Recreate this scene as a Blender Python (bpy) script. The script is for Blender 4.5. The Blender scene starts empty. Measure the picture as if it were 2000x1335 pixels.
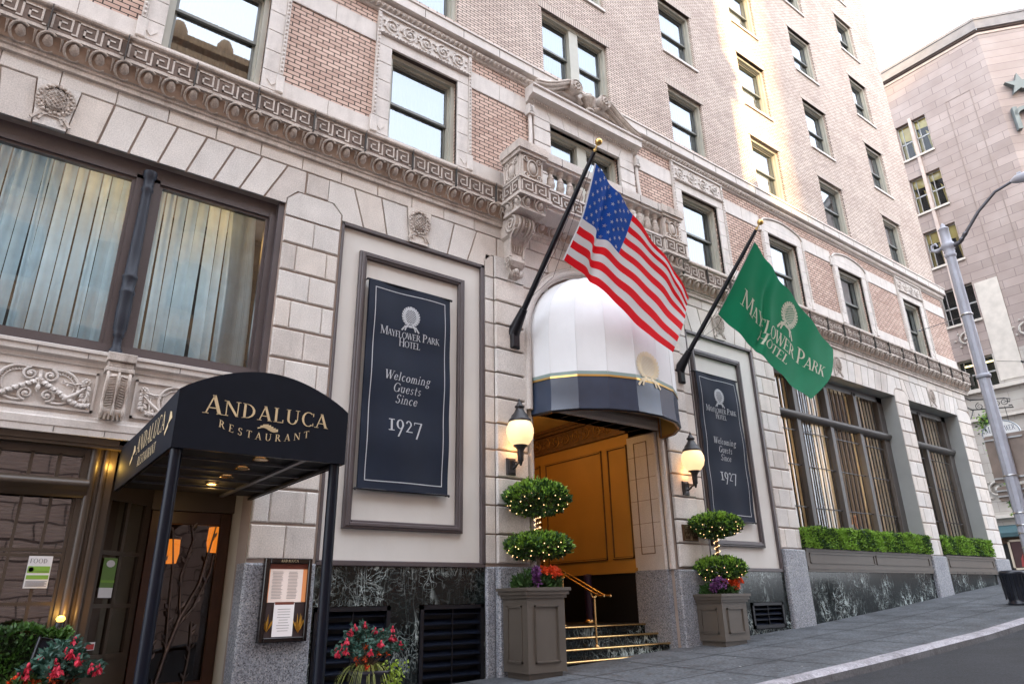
EXPO=2.93
import bpy, math, random
from mathutils import Vector, Matrix
random.seed(7)
S = bpy.context.scene
C = S.collection
PI = math.pi
ORG = {}

# ---------------------------------------------------------------- mesh builder
class MB:
    def __init__(s): s.v=[]; s.f=[]; s.m=[]; s.s=[]
    def face(s, pts, m=0, sm=False):
        b=len(s.v); s.v+= [tuple(p) for p in pts]; s.f.append(tuple(range(b,b+len(pts)))); s.m.append(m); s.s.append(sm)
    def grid(s, rows, m=0, sm=True, closed=False, mf=None):
        b=len(s.v); n=len(rows[0])
        for r in rows: s.v+= [tuple(p) for p in r]
        for i in range(len(rows)-1):
            for j in range(n if closed else n-1):
                k=(j+1)%n
                s.f.append((b+i*n+j,b+i*n+k,b+(i+1)*n+k,b+(i+1)*n+j)); s.m.append(mf(i,j) if mf else m); s.s.append(sm)
    def box(s,x0,x1,y0,y1,z0,z1,m=0):
        b=len(s.v)
        s.v+=[(x0,y0,z0),(x1,y0,z0),(x1,y1,z0),(x0,y1,z0),(x0,y0,z1),(x1,y0,z1),(x1,y1,z1),(x0,y1,z1)]
        for f in ((0,3,2,1),(4,5,6,7),(0,1,5,4),(1,2,6,5),(2,3,7,6),(3,0,4,7)):
            s.f.append(tuple(b+i for i in f)); s.m.append(m); s.s.append(False)
    def bbox(s,x0,x1,y0,y1,z0,z1,c=.012,m=0):
        """block whose front (-y) face has chamfered edges"""
        b=len(s.v)
        s.v+=[(x0,y1,z0),(x1,y1,z0),(x1,y1,z1),(x0,y1,z1),
              (x0,y0+c,z0),(x1,y0+c,z0),(x1,y0+c,z1),(x0,y0+c,z1),
              (x0+c,y0,z0+c),(x1-c,y0,z0+c),(x1-c,y0,z1-c),(x0+c,y0,z1-c)]
        for f in ((8,9,10,11),(4,5,9,8),(5,6,10,9),(6,7,11,10),(7,4,8,11),(0,1,5,4),(1,2,6,5),(2,3,7,6),(3,0,4,7)):
            s.f.append(tuple(b+i for i in f)); s.m.append(m); s.s.append(False)
    def prism(s, pts, y0, y1, m=0, f=None, back=False):
        """pts: (x,z) outline (ccw seen from -y); extruded from y0 (front) to y1"""
        g = f or (lambda a,y,c:(a,y,c))
        n=len(pts); b=len(s.v)
        s.v+=[g(p[0],y0,p[1]) for p in pts]+[g(p[0],y1,p[1]) for p in pts]
        s.f.append(tuple(b+i for i in range(n))); s.m.append(m); s.s.append(False)
        if back: s.f.append(tuple(b+n+i for i in reversed(range(n)))); s.m.append(m); s.s.append(False)
        for i in range(n):
            j=(i+1)%n
            s.f.append((b+i,b+n+i,b+n+j,b+j)); s.m.append(m); s.s.append(False)
    def tube(s, path, r, n=8, m=0, cap=True, sm=True):
        P=[Vector(p) for p in path]; L=len(P); rr=r if hasattr(r,'__len__') else [r]*L
        rows=[]; up=None
        for i in range(L):
            d=(P[min(i+1,L-1)]-P[max(i-1,0)]);
            if d.length<1e-9: d=Vector((0,0,1))
            d.normalize()
            if up is None:
                up=Vector((0,0,1)) if abs(d.z)<.9 else Vector((0,1,0))
            a=d.cross(up)
            if a.length<1e-6: a=d.cross(Vector((1,0,0)))
            a.normalize(); up=a.cross(d).normalized()
            rows.append([P[i]+(a*math.cos(t*2*PI/n)+up*math.sin(t*2*PI/n))*rr[i] for t in range(n)])
        s.grid(rows,m,sm,True)
        if cap:
            s.face(rows[0][::-1],m); s.face(rows[-1],m)
    def lathe(s, prof, c=(0,0,0), n=16, m=0, sm=True, ax='z'):
        rows=[]
        for r,h in prof:
            row=[]
            for k in range(n):
                a=k*2*PI/n; x,y=r*math.cos(a),r*math.sin(a)
                row.append((c[0]+x,c[1]+y,c[2]+h) if ax=='z' else ((c[0]+x,c[1]-h,c[2]+y) if ax=='y' else (c[0]+h,c[1]+x,c[2]+y)))
            rows.append(row)
        s.grid(rows,m,sm,True)
        s.face(rows[0][::-1],m); s.face(rows[-1],m)
    def sweepx(s, prof, x0, x1, m=0, sm=False):
        rows=[[(x,y,z) for y,z in prof] for x in (x0,x1)]
        b=len(s.v); n=len(prof)
        for r in rows: s.v+=r
        for i in range(n-1):
            s.f.append((b+i,b+n+i,b+n+i+1,b+i+1)); s.m.append(m); s.s.append(sm)
        s.face([(x0,y,z) for y,z in prof],m); s.face([(x1,y,z) for y,z in prof][::-1],m)
    def ell(s,c,r,n=8,k=5,m=0,half=False):
        rows=[]
        for i in range(k+1):
            t=PI*i/k
            rows.append([(c[0]+r[0]*math.sin(t)*math.cos(a*2*PI/n),c[1]+r[1]*math.sin(t)*math.sin(a*2*PI/n),c[2]+r[2]*math.cos(t)) for a in range(n)])
        s.grid(rows,m,True,True)
    def leaf(s,p,d,w,l,m=0,up=None):
        d=Vector(d).normalized(); p=Vector(p)
        a=d.cross(Vector(up) if up else Vector((random.uniform(-1,1),random.uniform(-1,1),random.uniform(-1,1))))
        if a.length<1e-4: a=d.cross(Vector((1,.3,.2)))
        a=a.normalized()*w*.5; q=a.cross(d).normalized()*w*.18
        s.face([p,p+d*l*.5+a+q,p+d*l,p+d*l*.5-a+q],m)
    def off(s,dx=0,dy=0,dz=0): s.v=[(a+dx,b+dy,c+dz) for a,b,c in s.v]; return s

def tag(o,label=None,cat=None,group=None,kind=None):
    if label: o['label']=label
    if cat: o['category']=cat
    if group: o['group']=group
    if kind: o['kind']=kind
    return o
def thing(name,loc,label,cat,group=None):
    o=bpy.data.objects.new(name,None); C.objects.link(o); o.location=loc; o.empty_display_size=.1
    ORG[o.name]=Vector(loc); return tag(o,label,cat,group)
def ob(name,mb,mats,parent=None,org=None,label=None):
    """link a mesh; vertices are world coordinates"""
    if not isinstance(mats,(list,tuple)): mats=[mats]
    base=ORG[parent.name] if parent else Vector(org or (0,0,0))
    if org: base=Vector(org)
    me=bpy.data.meshes.new(name)
    me.from_pydata([(v[0]-base.x,v[1]-base.y,v[2]-base.z) for v in mb.v],[],mb.f)
    for m in mats: me.materials.append(m)
    me.polygons.foreach_set('material_index',mb.m); me.polygons.foreach_set('use_smooth',mb.s)
    me.update()
    o=bpy.data.objects.new(name,me); C.objects.link(o)
    if parent:
        o.parent=parent; o.location=base-ORG[parent.name]
    else: o.location=base
    ORG[o.name]=base
    if label: o['label']=label
    return o
def dup(o,parent,off):
    c=o.copy(); C.objects.link(c); c.parent=parent; c.location=o.location+Vector(off)
    for ch in o.children:
        d=ch.copy(); C.objects.link(d); d.parent=c
        for g in ch.children:
            e=g.copy(); C.objects.link(e); e.parent=d
    return c

# ---------------------------------------------------------------- materials
def lin(c): return tuple(c)+(1,)
def newmat(name):
    m=bpy.data.materials.new(name); m.use_nodes=True; nt=m.node_tree
    return m,nt,nt.nodes,nt.links,nt.nodes['Principled BSDF']
def ramp(N,pos):
    r=N.new('ShaderNodeValToRGB'); e=r.color_ramp.elements
    while len(e)<len(pos): e.new(.5)
    for i,(p,c) in enumerate(pos): e[i].position=p; e[i].color=lin(c) if len(c)==3 else c
    return r
def mat(name,col,rough=.6,metal=0.,var=.12,vs=2.,fine=0.,fs=60.,bump=0.,bs=40.,spec=.5,dirt=0.,trans=0.,coat=0.):
    m,nt,N,L,B=newmat(name)
    tc=N.new('ShaderNodeTexCoord'); out=None
    n1=N.new('ShaderNodeTexNoise'); n1.inputs['Scale'].default_value=vs; n1.inputs['Detail'].default_value=5
    L.new(tc.outputs['Object'],n1.inputs['Vector'])
    lo=[c*(1-var) for c in col]; hi=[min(1,c*(1+var)) for c in col]
    r=ramp(N,[(.3,lo),(.7,hi)]); L.new(n1.outputs['Fac'],r.inputs[0]); out=r.outputs[0]
    if fine>0:
        n2=N.new('ShaderNodeTexNoise'); n2.inputs['Scale'].default_value=fs; n2.inputs['Detail'].default_value=2
        L.new(tc.outputs['Object'],n2.inputs['Vector'])
        r2=ramp(N,[(.35,(1-fine,)*3),(.65,(1,)*3)]); L.new(n2.outputs['Fac'],r2.inputs[0])
        mx=N.new('ShaderNodeMixRGB'); mx.blend_type='MULTIPLY'; mx.inputs[0].default_value=1
        L.new(out,mx.inputs[1]); L.new(r2.outputs[0],mx.inputs[2]); out=mx.outputs[0]
    if dirt>0:
        mp=N.new('ShaderNodeMapping'); mp.inputs['Scale'].default_value=(3.5,3.5,.8); L.new(tc.outputs['Object'],mp.inputs['Vector'])
        n3=N.new('ShaderNodeTexNoise'); n3.inputs['Scale'].default_value=1.; n3.inputs['Detail'].default_value=8; n3.inputs['Roughness'].default_value=.7
        L.new(mp.outputs[0],n3.inputs['Vector'])
        r3=ramp(N,[(.5,(1,)*3),(.75,(1-dirt,1-dirt*1.05,1-dirt*1.1))]); L.new(n3.outputs['Fac'],r3.inputs[0])
        mx=N.new('ShaderNodeMixRGB'); mx.blend_type='MULTIPLY'; mx.inputs[0].default_value=1
        L.new(out,mx.inputs[1]); L.new(r3.outputs[0],mx.inputs[2]); out=mx.outputs[0]
    L.new(out,B.inputs['Base Color'])
    B.inputs['Roughness'].default_value=rough; B.inputs['Metallic'].default_value=metal
    B.inputs['Specular IOR Level'].default_value=spec; B.inputs['Coat Weight'].default_value=coat
    if bump>0:
        n4=N.new('ShaderNodeTexNoise'); n4.inputs['Scale'].default_value=bs; n4.inputs['Detail'].default_value=4
        L.new(tc.outputs['Object'],n4.inputs['Vector'])
        bp=N.new('ShaderNodeBump'); bp.inputs['Strength'].default_value=bump; bp.inputs['Distance'].default_value=.01
        L.new(n4.outputs['Fac'],bp.inputs['Height']); L.new(bp.outputs[0],B.inputs['Normal'])
    if trans>0:
        o=N['Material Output']; t=N.new('ShaderNodeBsdfTranslucent'); L.new(out,t.inputs['Color'])
        mx=N.new('ShaderNodeMixShader'); mx.inputs[0].default_value=trans
        L.new(B.outputs[0],mx.inputs[1]); L.new(t.outputs[0],mx.inputs[2]); L.new(mx.outputs[0],o.inputs['Surface'])
    return m
def emit(name,col,st):
    m,nt,N,L,B=newmat(name); B.inputs['Base Color'].default_value=lin(col)
    B.inputs['Emission Color'].default_value=lin(col); B.inputs['Emission Strength'].default_value=st; return m
def brick(name,c1,c2,mo,w=.215,h=.0745,rot=False,ms=.0085):
    m,nt,N,L,B=newmat(name)
    tc=N.new('ShaderNodeTexCoord'); sp=N.new('ShaderNodeSeparateXYZ'); cb=N.new('ShaderNodeCombineXYZ'); ad=N.new('ShaderNodeMath')
    L.new(tc.outputs['Object'],sp.inputs[0]); L.new(sp.outputs[0],ad.inputs[0]); L.new(sp.outputs[1],ad.inputs[1])
    if rot: L.new(ad.outputs[0],cb.inputs[1]); L.new(sp.outputs[2],cb.inputs[0])
    else: L.new(ad.outputs[0],cb.inputs[0]); L.new(sp.outputs[2],cb.inputs[1])
    b=N.new('ShaderNodeTexBrick'); L.new(cb.outputs[0],b.inputs['Vector'])
    b.inputs['Scale'].default_value=1; b.inputs['Brick Width'].default_value=w; b.inputs['Row Height'].default_value=h
    b.inputs['Mortar Size'].default_value=ms; b.inputs['Mortar Smooth'].default_value=.1; b.inputs['Bias'].default_value=0
    if rot: b.offset=0
    b.inputs['Color1'].default_value=lin(c1); b.inputs['Color2'].default_value=lin(c2); b.inputs['Mortar'].default_value=lin(mo)
    n=N.new('ShaderNodeTexNoise'); n.inputs['Scale'].default_value=.6; n.inputs['Detail'].default_value=6; L.new(tc.outputs['Object'],n.inputs['Vector'])
    r=ramp(N,[(.3,(.80,.76,.75)),(.7,(1.,1.,1.))]); L.new(n.outputs['Fac'],r.inputs[0])
    mx=N.new('ShaderNodeMixRGB'); mx.blend_type='MULTIPLY'; mx.inputs[0].default_value=1
    L.new(b.outputs['Color'],mx.inputs[1]); L.new(r.outputs[0],mx.inputs[2]); L.new(mx.outputs[0],B.inputs['Base Color'])
    iv=N.new('ShaderNodeMath'); iv.operation='SUBTRACT'; iv.inputs[0].default_value=1; L.new(b.outputs['Fac'],iv.inputs[1])
    bp=N.new('ShaderNodeBump'); bp.inputs['Strength'].default_value=.6; bp.inputs['Distance'].default_value=.012
    L.new(iv.outputs[0],bp.inputs['Height']); L.new(bp.outputs[0],B.inputs['Normal'])
    B.inputs['Roughness'].default_value=.8
    return m
def glass(name,fac=.3,tint=(.75,.8,.8),rough=.0,refl=(.95,.97,1.),wavy=.0):
    m,nt,N,L,B=newmat(name); N.remove(B)
    o=N['Material Output']; g=N.new('ShaderNodeBsdfGlossy'); g.inputs['Roughness'].default_value=rough; g.inputs['Color'].default_value=lin(refl)
    t=N.new('ShaderNodeBsdfTransparent'); t.inputs['Color'].default_value=lin(tint)
    f=N.new('ShaderNodeFresnel'); f.inputs['IOR'].default_value=1.5
    a=N.new('ShaderNodeMath'); a.operation='ADD'; a.use_clamp=True; a.inputs[1].default_value=fac; L.new(f.outputs[0],a.inputs[0])
    mx=N.new('ShaderNodeMixShader'); L.new(a.outputs[0],mx.inputs[0]); L.new(t.outputs[0],mx.inputs[1]); L.new(g.outputs[0],mx.inputs[2]); L.new(mx.outputs[0],o.inputs['Surface'])
    if wavy:
        tc=N.new('ShaderNodeTexCoord'); n=N.new('ShaderNodeTexNoise'); n.inputs['Scale'].default_value=1.2; L.new(tc.outputs['Object'],n.inputs['Vector'])
        bp=N.new('ShaderNodeBump'); bp.inputs['Strength'].default_value=wavy; bp.inputs['Distance'].default_value=.05
        L.new(n.outputs['Fac'],bp.inputs['Height']); L.new(bp.outputs[0],g.inputs['Normal'])
    return m
def marble(name):
    m,nt,N,L,B=newmat(name)
    tc=N.new('ShaderNodeTexCoord')
    n=N.new('ShaderNodeTexNoise'); n.inputs['Scale'].default_value=2.2; n.inputs['Detail'].default_value=6; L.new(tc.outputs['Object'],n.inputs['Vector'])
    va=N.new('ShaderNodeVectorMath'); va.operation='MULTIPLY_ADD'; va.inputs[1].default_value=(.55,.55,.55)
    L.new(n.outputs['Color'],va.inputs[0]); L.new(tc.outputs['Object'],va.inputs[2])
    outs=[]
    for sc,w,st,mp in((1.6,.010,1.,(1,1,.55)),(3.4,.014,.8,(1.,1.,1.6)),(2.2,.008,.9,(1.6,1,.35))):
        mm_=N.new('ShaderNodeMapping'); mm_.inputs['Scale'].default_value=mp; mm_.inputs['Rotation'].default_value=(0,sc*.37,0); L.new(tc.outputs['Object'],mm_.inputs['Vector'])
        q=N.new('ShaderNodeTexNoise'); q.inputs['Scale'].default_value=sc; q.inputs['Detail'].default_value=4; q.inputs['Distortion'].default_value=1.6; L.new(mm_.outputs[0],q.inputs['Vector'])
        sb=N.new('ShaderNodeMath'); sb.operation='SUBTRACT'; sb.inputs[1].default_value=.5; L.new(q.outputs['Fac'],sb.inputs[0])
        ab=N.new('ShaderNodeMath'); ab.operation='ABSOLUTE'; L.new(sb.outputs[0],ab.inputs[0])
        r=ramp(N,[(0,(st,)*3),(w,(.10,)*3),(w*2.5,(0,)*3)]); L.new(ab.outputs[0],r.inputs[0]); outs.append(r.outputs[0])
    for sc,w,st in((5.5,.010,.5),):
        v=N.new('ShaderNodeTexVoronoi'); v.feature='DISTANCE_TO_EDGE'; v.inputs['Scale'].default_value=sc; L.new(va.outputs[0],v.inputs['Vector'])
        r=ramp(N,[(0,(st,)*3),(w,(.12,)*3),(w*3,(0,)*3)]); L.new(v.outputs['Distance'],r.inputs[0]); outs.append(r.outputs[0])
    acc=outs[0]
    for o_ in outs[1:]:
        a2=N.new('ShaderNodeMixRGB'); a2.blend_type='ADD'; a2.inputs[0].default_value=1; L.new(acc,a2.inputs[1]); L.new(o_,a2.inputs[2]); acc=a2.outputs[0]
    n5=N.new('ShaderNodeTexNoise'); n5.inputs['Scale'].default_value=1.3; n5.inputs['Detail'].default_value=3; L.new(tc.outputs['Object'],n5.inputs['Vector'])
    r5=ramp(N,[(.44,(0.06,)*3),(.64,(1.,)*3)]); L.new(n5.outputs['Fac'],r5.inputs[0])
    ml=N.new('ShaderNodeMixRGB'); ml.blend_type='MULTIPLY'; ml.inputs[0].default_value=1; L.new(a2.outputs[0],ml.inputs[1]); L.new(r5.outputs[0],ml.inputs[2])
    n6=N.new('ShaderNodeTexNoise'); n6.inputs['Scale'].default_value=3.; n6.inputs['Detail'].default_value=8; L.new(tc.outputs['Object'],n6.inputs['Vector'])
    r6=ramp(N,[(.3,(.002,.003,.003)),(.75,(.007,.013,.013))]); L.new(n6.outputs['Fac'],r6.inputs[0])
    mx=N.new('ShaderNodeMixRGB'); L.new(ml.outputs[0],mx.inputs[0]); L.new(r6.outputs[0],mx.inputs[1]); mx.inputs[2].default_value=(.55,.63,.61,1)
    L.new(mx.outputs[0],B.inputs['Base Color']); B.inputs['Roughness'].default_value=.16; B.inputs['Specular IOR Level'].default_value=.35
    return m
def granite(name,c=(.24,.25,.27)):
    m,nt,N,L,B=newmat(name)
    tc=N.new('ShaderNodeTexCoord')
    v=N.new('ShaderNodeTexVoronoi'); v.inputs['Scale'].default_value=70; L.new(tc.outputs['Object'],v.inputs['Vector'])
    sp=N.new('ShaderNodeSeparateXYZ'); L.new(v.outputs['Color'],sp.inputs[0])
    r=ramp(N,[(0,(.07,.07,.08)),(.35,c),(.8,tuple(x*1.5 for x in c)),(1,(.5,.48,.47))]); L.new(sp.outputs[0],r.inputs[0])
    n=N.new('ShaderNodeTexNoise'); n.inputs['Scale'].default_value=1.6; n.inputs['Detail'].default_value=5; L.new(tc.outputs['Object'],n.inputs['Vector'])
    r2=ramp(N,[(.3,(.75,.76,.8)),(.7,(1,1,1))]); L.new(n.outputs['Fac'],r2.inputs[0])
    mx=N.new('ShaderNodeMixRGB'); mx.blend_type='MULTIPLY'; mx.inputs[0].default_value=1
    L.new(r.outputs[0],mx.inputs[1]); L.new(r2.outputs[0],mx.inputs[2]); L.new(mx.outputs[0],B.inputs['Base Color'])
    B.inputs['Roughness'].default_value=.45
    return m

STONE=mat('pale_stone',(.60,.55,.51),.75,var=.07,vs=1.4,fine=.22,fs=55,bump=.15,bs=90,dirt=.12)
STONE_B=mat('pale_stone_block',(.70,.655,.61),.75,var=.07,vs=2.4,fine=.22,fs=55,bump=.15,bs=90,dirt=.1)
STONE_D=mat('weathered_stone',(.58,.51,.455),.8,var=.18,vs=3,fine=.25,fs=50,bump=.2,bs=60,dirt=.55)
TERRA=mat('terracotta_trim',(.62,.57,.53),.55,var=.09,vs=3,fine=.12,fs=60,dirt=.2)
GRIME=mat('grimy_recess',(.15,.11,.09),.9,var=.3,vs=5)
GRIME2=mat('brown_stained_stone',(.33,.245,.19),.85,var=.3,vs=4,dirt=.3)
SOOT=mat('sooty_joint',(.06,.055,.05),.9)
BRICK_P=brick('pink_brick',(.52,.355,.285),(.70,.525,.435),(.045,.03,.025),w=.235,h=.0885,ms=.0105)
BRICK_U=brick('buff_brick',(.56,.46,.40),(.74,.63,.55),(.085,.06,.05),h=.070,ms=.0095)
SOLDIER=brick('soldier_brick',(.56,.48,.42),(.64,.56,.49),(.16,.13,.11),w=.4,h=.0745,rot=True)
FRAME=mat('window_frame_grey',(.42,.41,.35),.5,var=.08)
SASH=mat('dark_sash',(.15,.155,.14),.4,var=.08)
PURPLE=mat('brown_violet_paint',(.085,.068,.070),.4,var=.12,fine=.1)
CREAM=mat('cream_stucco',(.62,.59,.55),.8,var=.04,vs=1,bump=.12,bs=30,dirt=.05)
GREYP=mat('grey_paint',(.30,.31,.30),.6,var=.05)
TAUPE=mat('taupe_paint',(.092,.075,.060),.45,var=.06,vs=2,dirt=.12)
NAVY=mat('navy_canvas',(.0035,.005,.011),.75,var=.15,vs=6,fine=.15,fs=200,spec=.2)
NAVYB=mat('navy_banner',(.0055,.0105,.025),.7,var=.18,spec=.3)
WHITEP=mat('white_print',(.72,.72,.70),.6,var=.02)
GOLDP=mat('gold_print',(.62,.48,.28),.5,var=.06)
CANVAS=mat('white_canvas',(.72,.72,.725),.85,var=.04,vs=1.5,dirt=.05,spec=.2,bump=.25,bs=3)
BAND=mat('navy_awning_band',(.022,.036,.068),.26,var=.2,vs=2,spec=.8)
TRIMG=mat('grey_green_trim',(.20,.27,.25),.5)
GOLD=mat('brushed_gold',(.72,.47,.16),.3,1.,var=.08)
BRASS=mat('brass',(.70,.46,.20),.25,1.,var=.1,vs=6)
BLACKM=mat('black_metal',(.012,.012,.016),.35,.3,var=.1)
BLACKG=mat('bronze_dark',(.035,.033,.035),.42,.4,var=.2,vs=12)
DARKB=mat('blue_black_paint',(.004,.006,.013),.35,var=.1,spec=.2)
MARBLE=marble('green_black_marble'); GRANITE=granite('grey_granite')
GLASS_UP=glass('upper_glass',.17,(.66,.70,.72),refl=(.80,.87,.95)); GLASS_G=glass('ground_glass',.07,(.90,.95,.96),wavy=.12); GLASS_R=glass('bay_glass',.03,(.9,.9,.88)); GLASS_S=glass('shop_glass',.10,(.6,.56,.5),wavy=.05); GLASS_T=glass('door_glass',.02,(.5,.46,.42),wavy=.15)
SHEER=mat('sheer_curtain',(.62,.64,.66),.9,var=.06,trans=.35)
SHEERB=mat('blue_white_drape',(.68,.78,.84),.9,var=.08,vs=5,trans=.45)
DRAPE=mat('warm_drape',(.88,.86,.82),.9,var=.12,trans=.3)
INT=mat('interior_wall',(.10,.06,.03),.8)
ORANGE=mat('ochre_panel_wall',(.46,.25,.055),.5,var=.05)
BROWNC=mat('carved_brown_frieze',(.13,.065,.025),.5,var=.3,vs=9)
BLACKI=mat('black_interior',(.006,.006,.007),.5)
BROWNW=mat('dark_mahogany',(.05,.018,.008),.35,var=.2,vs=5)
SHOPB=mat('shopfront_brown',(.060,.043,.031),.4,var=.08)
ASPH=mat('asphalt_road',(.022,.023,.028),.85,var=.3,vs=1.3,fine=.6,fs=28,bump=.8,bs=45,dirt=.4)
CONC=mat('grey_concrete_sidewalk',(.10,.108,.12),.8,var=.28,vs=1.1,fine=.5,fs=22,bump=.5,bs=50,dirt=.6)
KERB=mat('pale_kerb_concrete',(.38,.36,.385),.8,var=.25,vs=2,fine=.4,fs=30,dirt=.6)
GLOBE=emit("lit_globe_glass",(1.,.68,.36),.135)
BULB=emit('lit_bulb',(1.,.80,.50),5.); FAIRY=emit("fairy_bulb",(1.,.62,.30),.55); SPOT=emit("spot_lens",(1.,.75,.42),.8)
SHADE=emit('lit_lamp_shade',(1.,.30,.03),.2)
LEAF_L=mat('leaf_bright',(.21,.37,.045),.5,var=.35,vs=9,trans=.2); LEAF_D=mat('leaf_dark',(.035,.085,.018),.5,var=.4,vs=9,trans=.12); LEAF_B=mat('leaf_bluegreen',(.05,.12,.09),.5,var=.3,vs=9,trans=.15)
LEAF_Y=mat('leaf_lime',(.30,.42,.04),.5,var=.3,vs=9,trans=.25)
BARK=mat('bark',(.09,.055,.03),.9,var=.3,vs=12); SOIL=mat('soil',(.02,.014,.01),.95)
F_RED=mat('petal_red',(.62,.03,.07),.6,var=.2,vs=20,trans=.2); F_OR=mat('petal_orange',(.75,.09,.02),.6,var=.25,vs=20,trans=.2); F_PU=mat('petal_purple',(.16,.05,.17),.6,var=.3,vs=20,trans=.2)
FL_R=mat('flag_red',(.78,.008,.018),.75,var=.05,trans=.35); FL_W=mat('flag_white',(.74,.74,.76),.75,var=.03,trans=.35); FL_B=mat('flag_blue',(.012,.085,.42),.75,var=.08,trans=.3); FL_G=mat('flag_green',(.012,.25,.12),.7,var=.05,trans=.35)
MACY=brick('pinkish_ashlar',(.285,.235,.215),(.36,.30,.275),(.19,.15,.14),w=1.5,h=.55,ms=.014)
MACY_L=brick('pale_ashlar',(.40,.38,.345),(.45,.43,.39),(.30,.28,.26),w=1.3,h=.55,ms=.014)
GREYMETAL=mat('grey_pole_paint',(.34,.35,.40),.5,.1,var=.08,vs=4,dirt=.2)
SIGNB=mat('brown_sign_back',(.22,.17,.14),.6,.1,var=.25,vs=2,dirt=.2)
SIGNM=mat('grey_letter_metal',(.11,.13,.13),.5,.2)
WHITEW=mat('white_paint',(.75,.76,.76),.5,var=.04)
YELLOW_REFL=mat('painted_yellow_reflection',(.92,.70,.28),.8,var=.2,vs=1.2); TEALI=mat('teal_dark_room',(.02,.04,.05),.8)  # the yellow paints sunlit buildings mirrored in the store windows

# ---------------------------------------------------------------- ground profile
_K=[(-400,-14.),(-40,-1.77),(0,.03),(8,.385),(12,.57),(16.5,.81),(20.5,1.10),(24.5,1.42),(29.5,1.80),(33,2.0),(46,2.45),(120,4.5),(500,14.)]
def zw(x):
    for (a,p),(b,q) in zip(_K,_K[1:]):
        if x<=b: return p+(q-p)*(x-a)/(b-a)
    return _K[-1][1]
def zg(x,y): return zw(x)-.02*max(0,min(3.8,-y))
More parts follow.
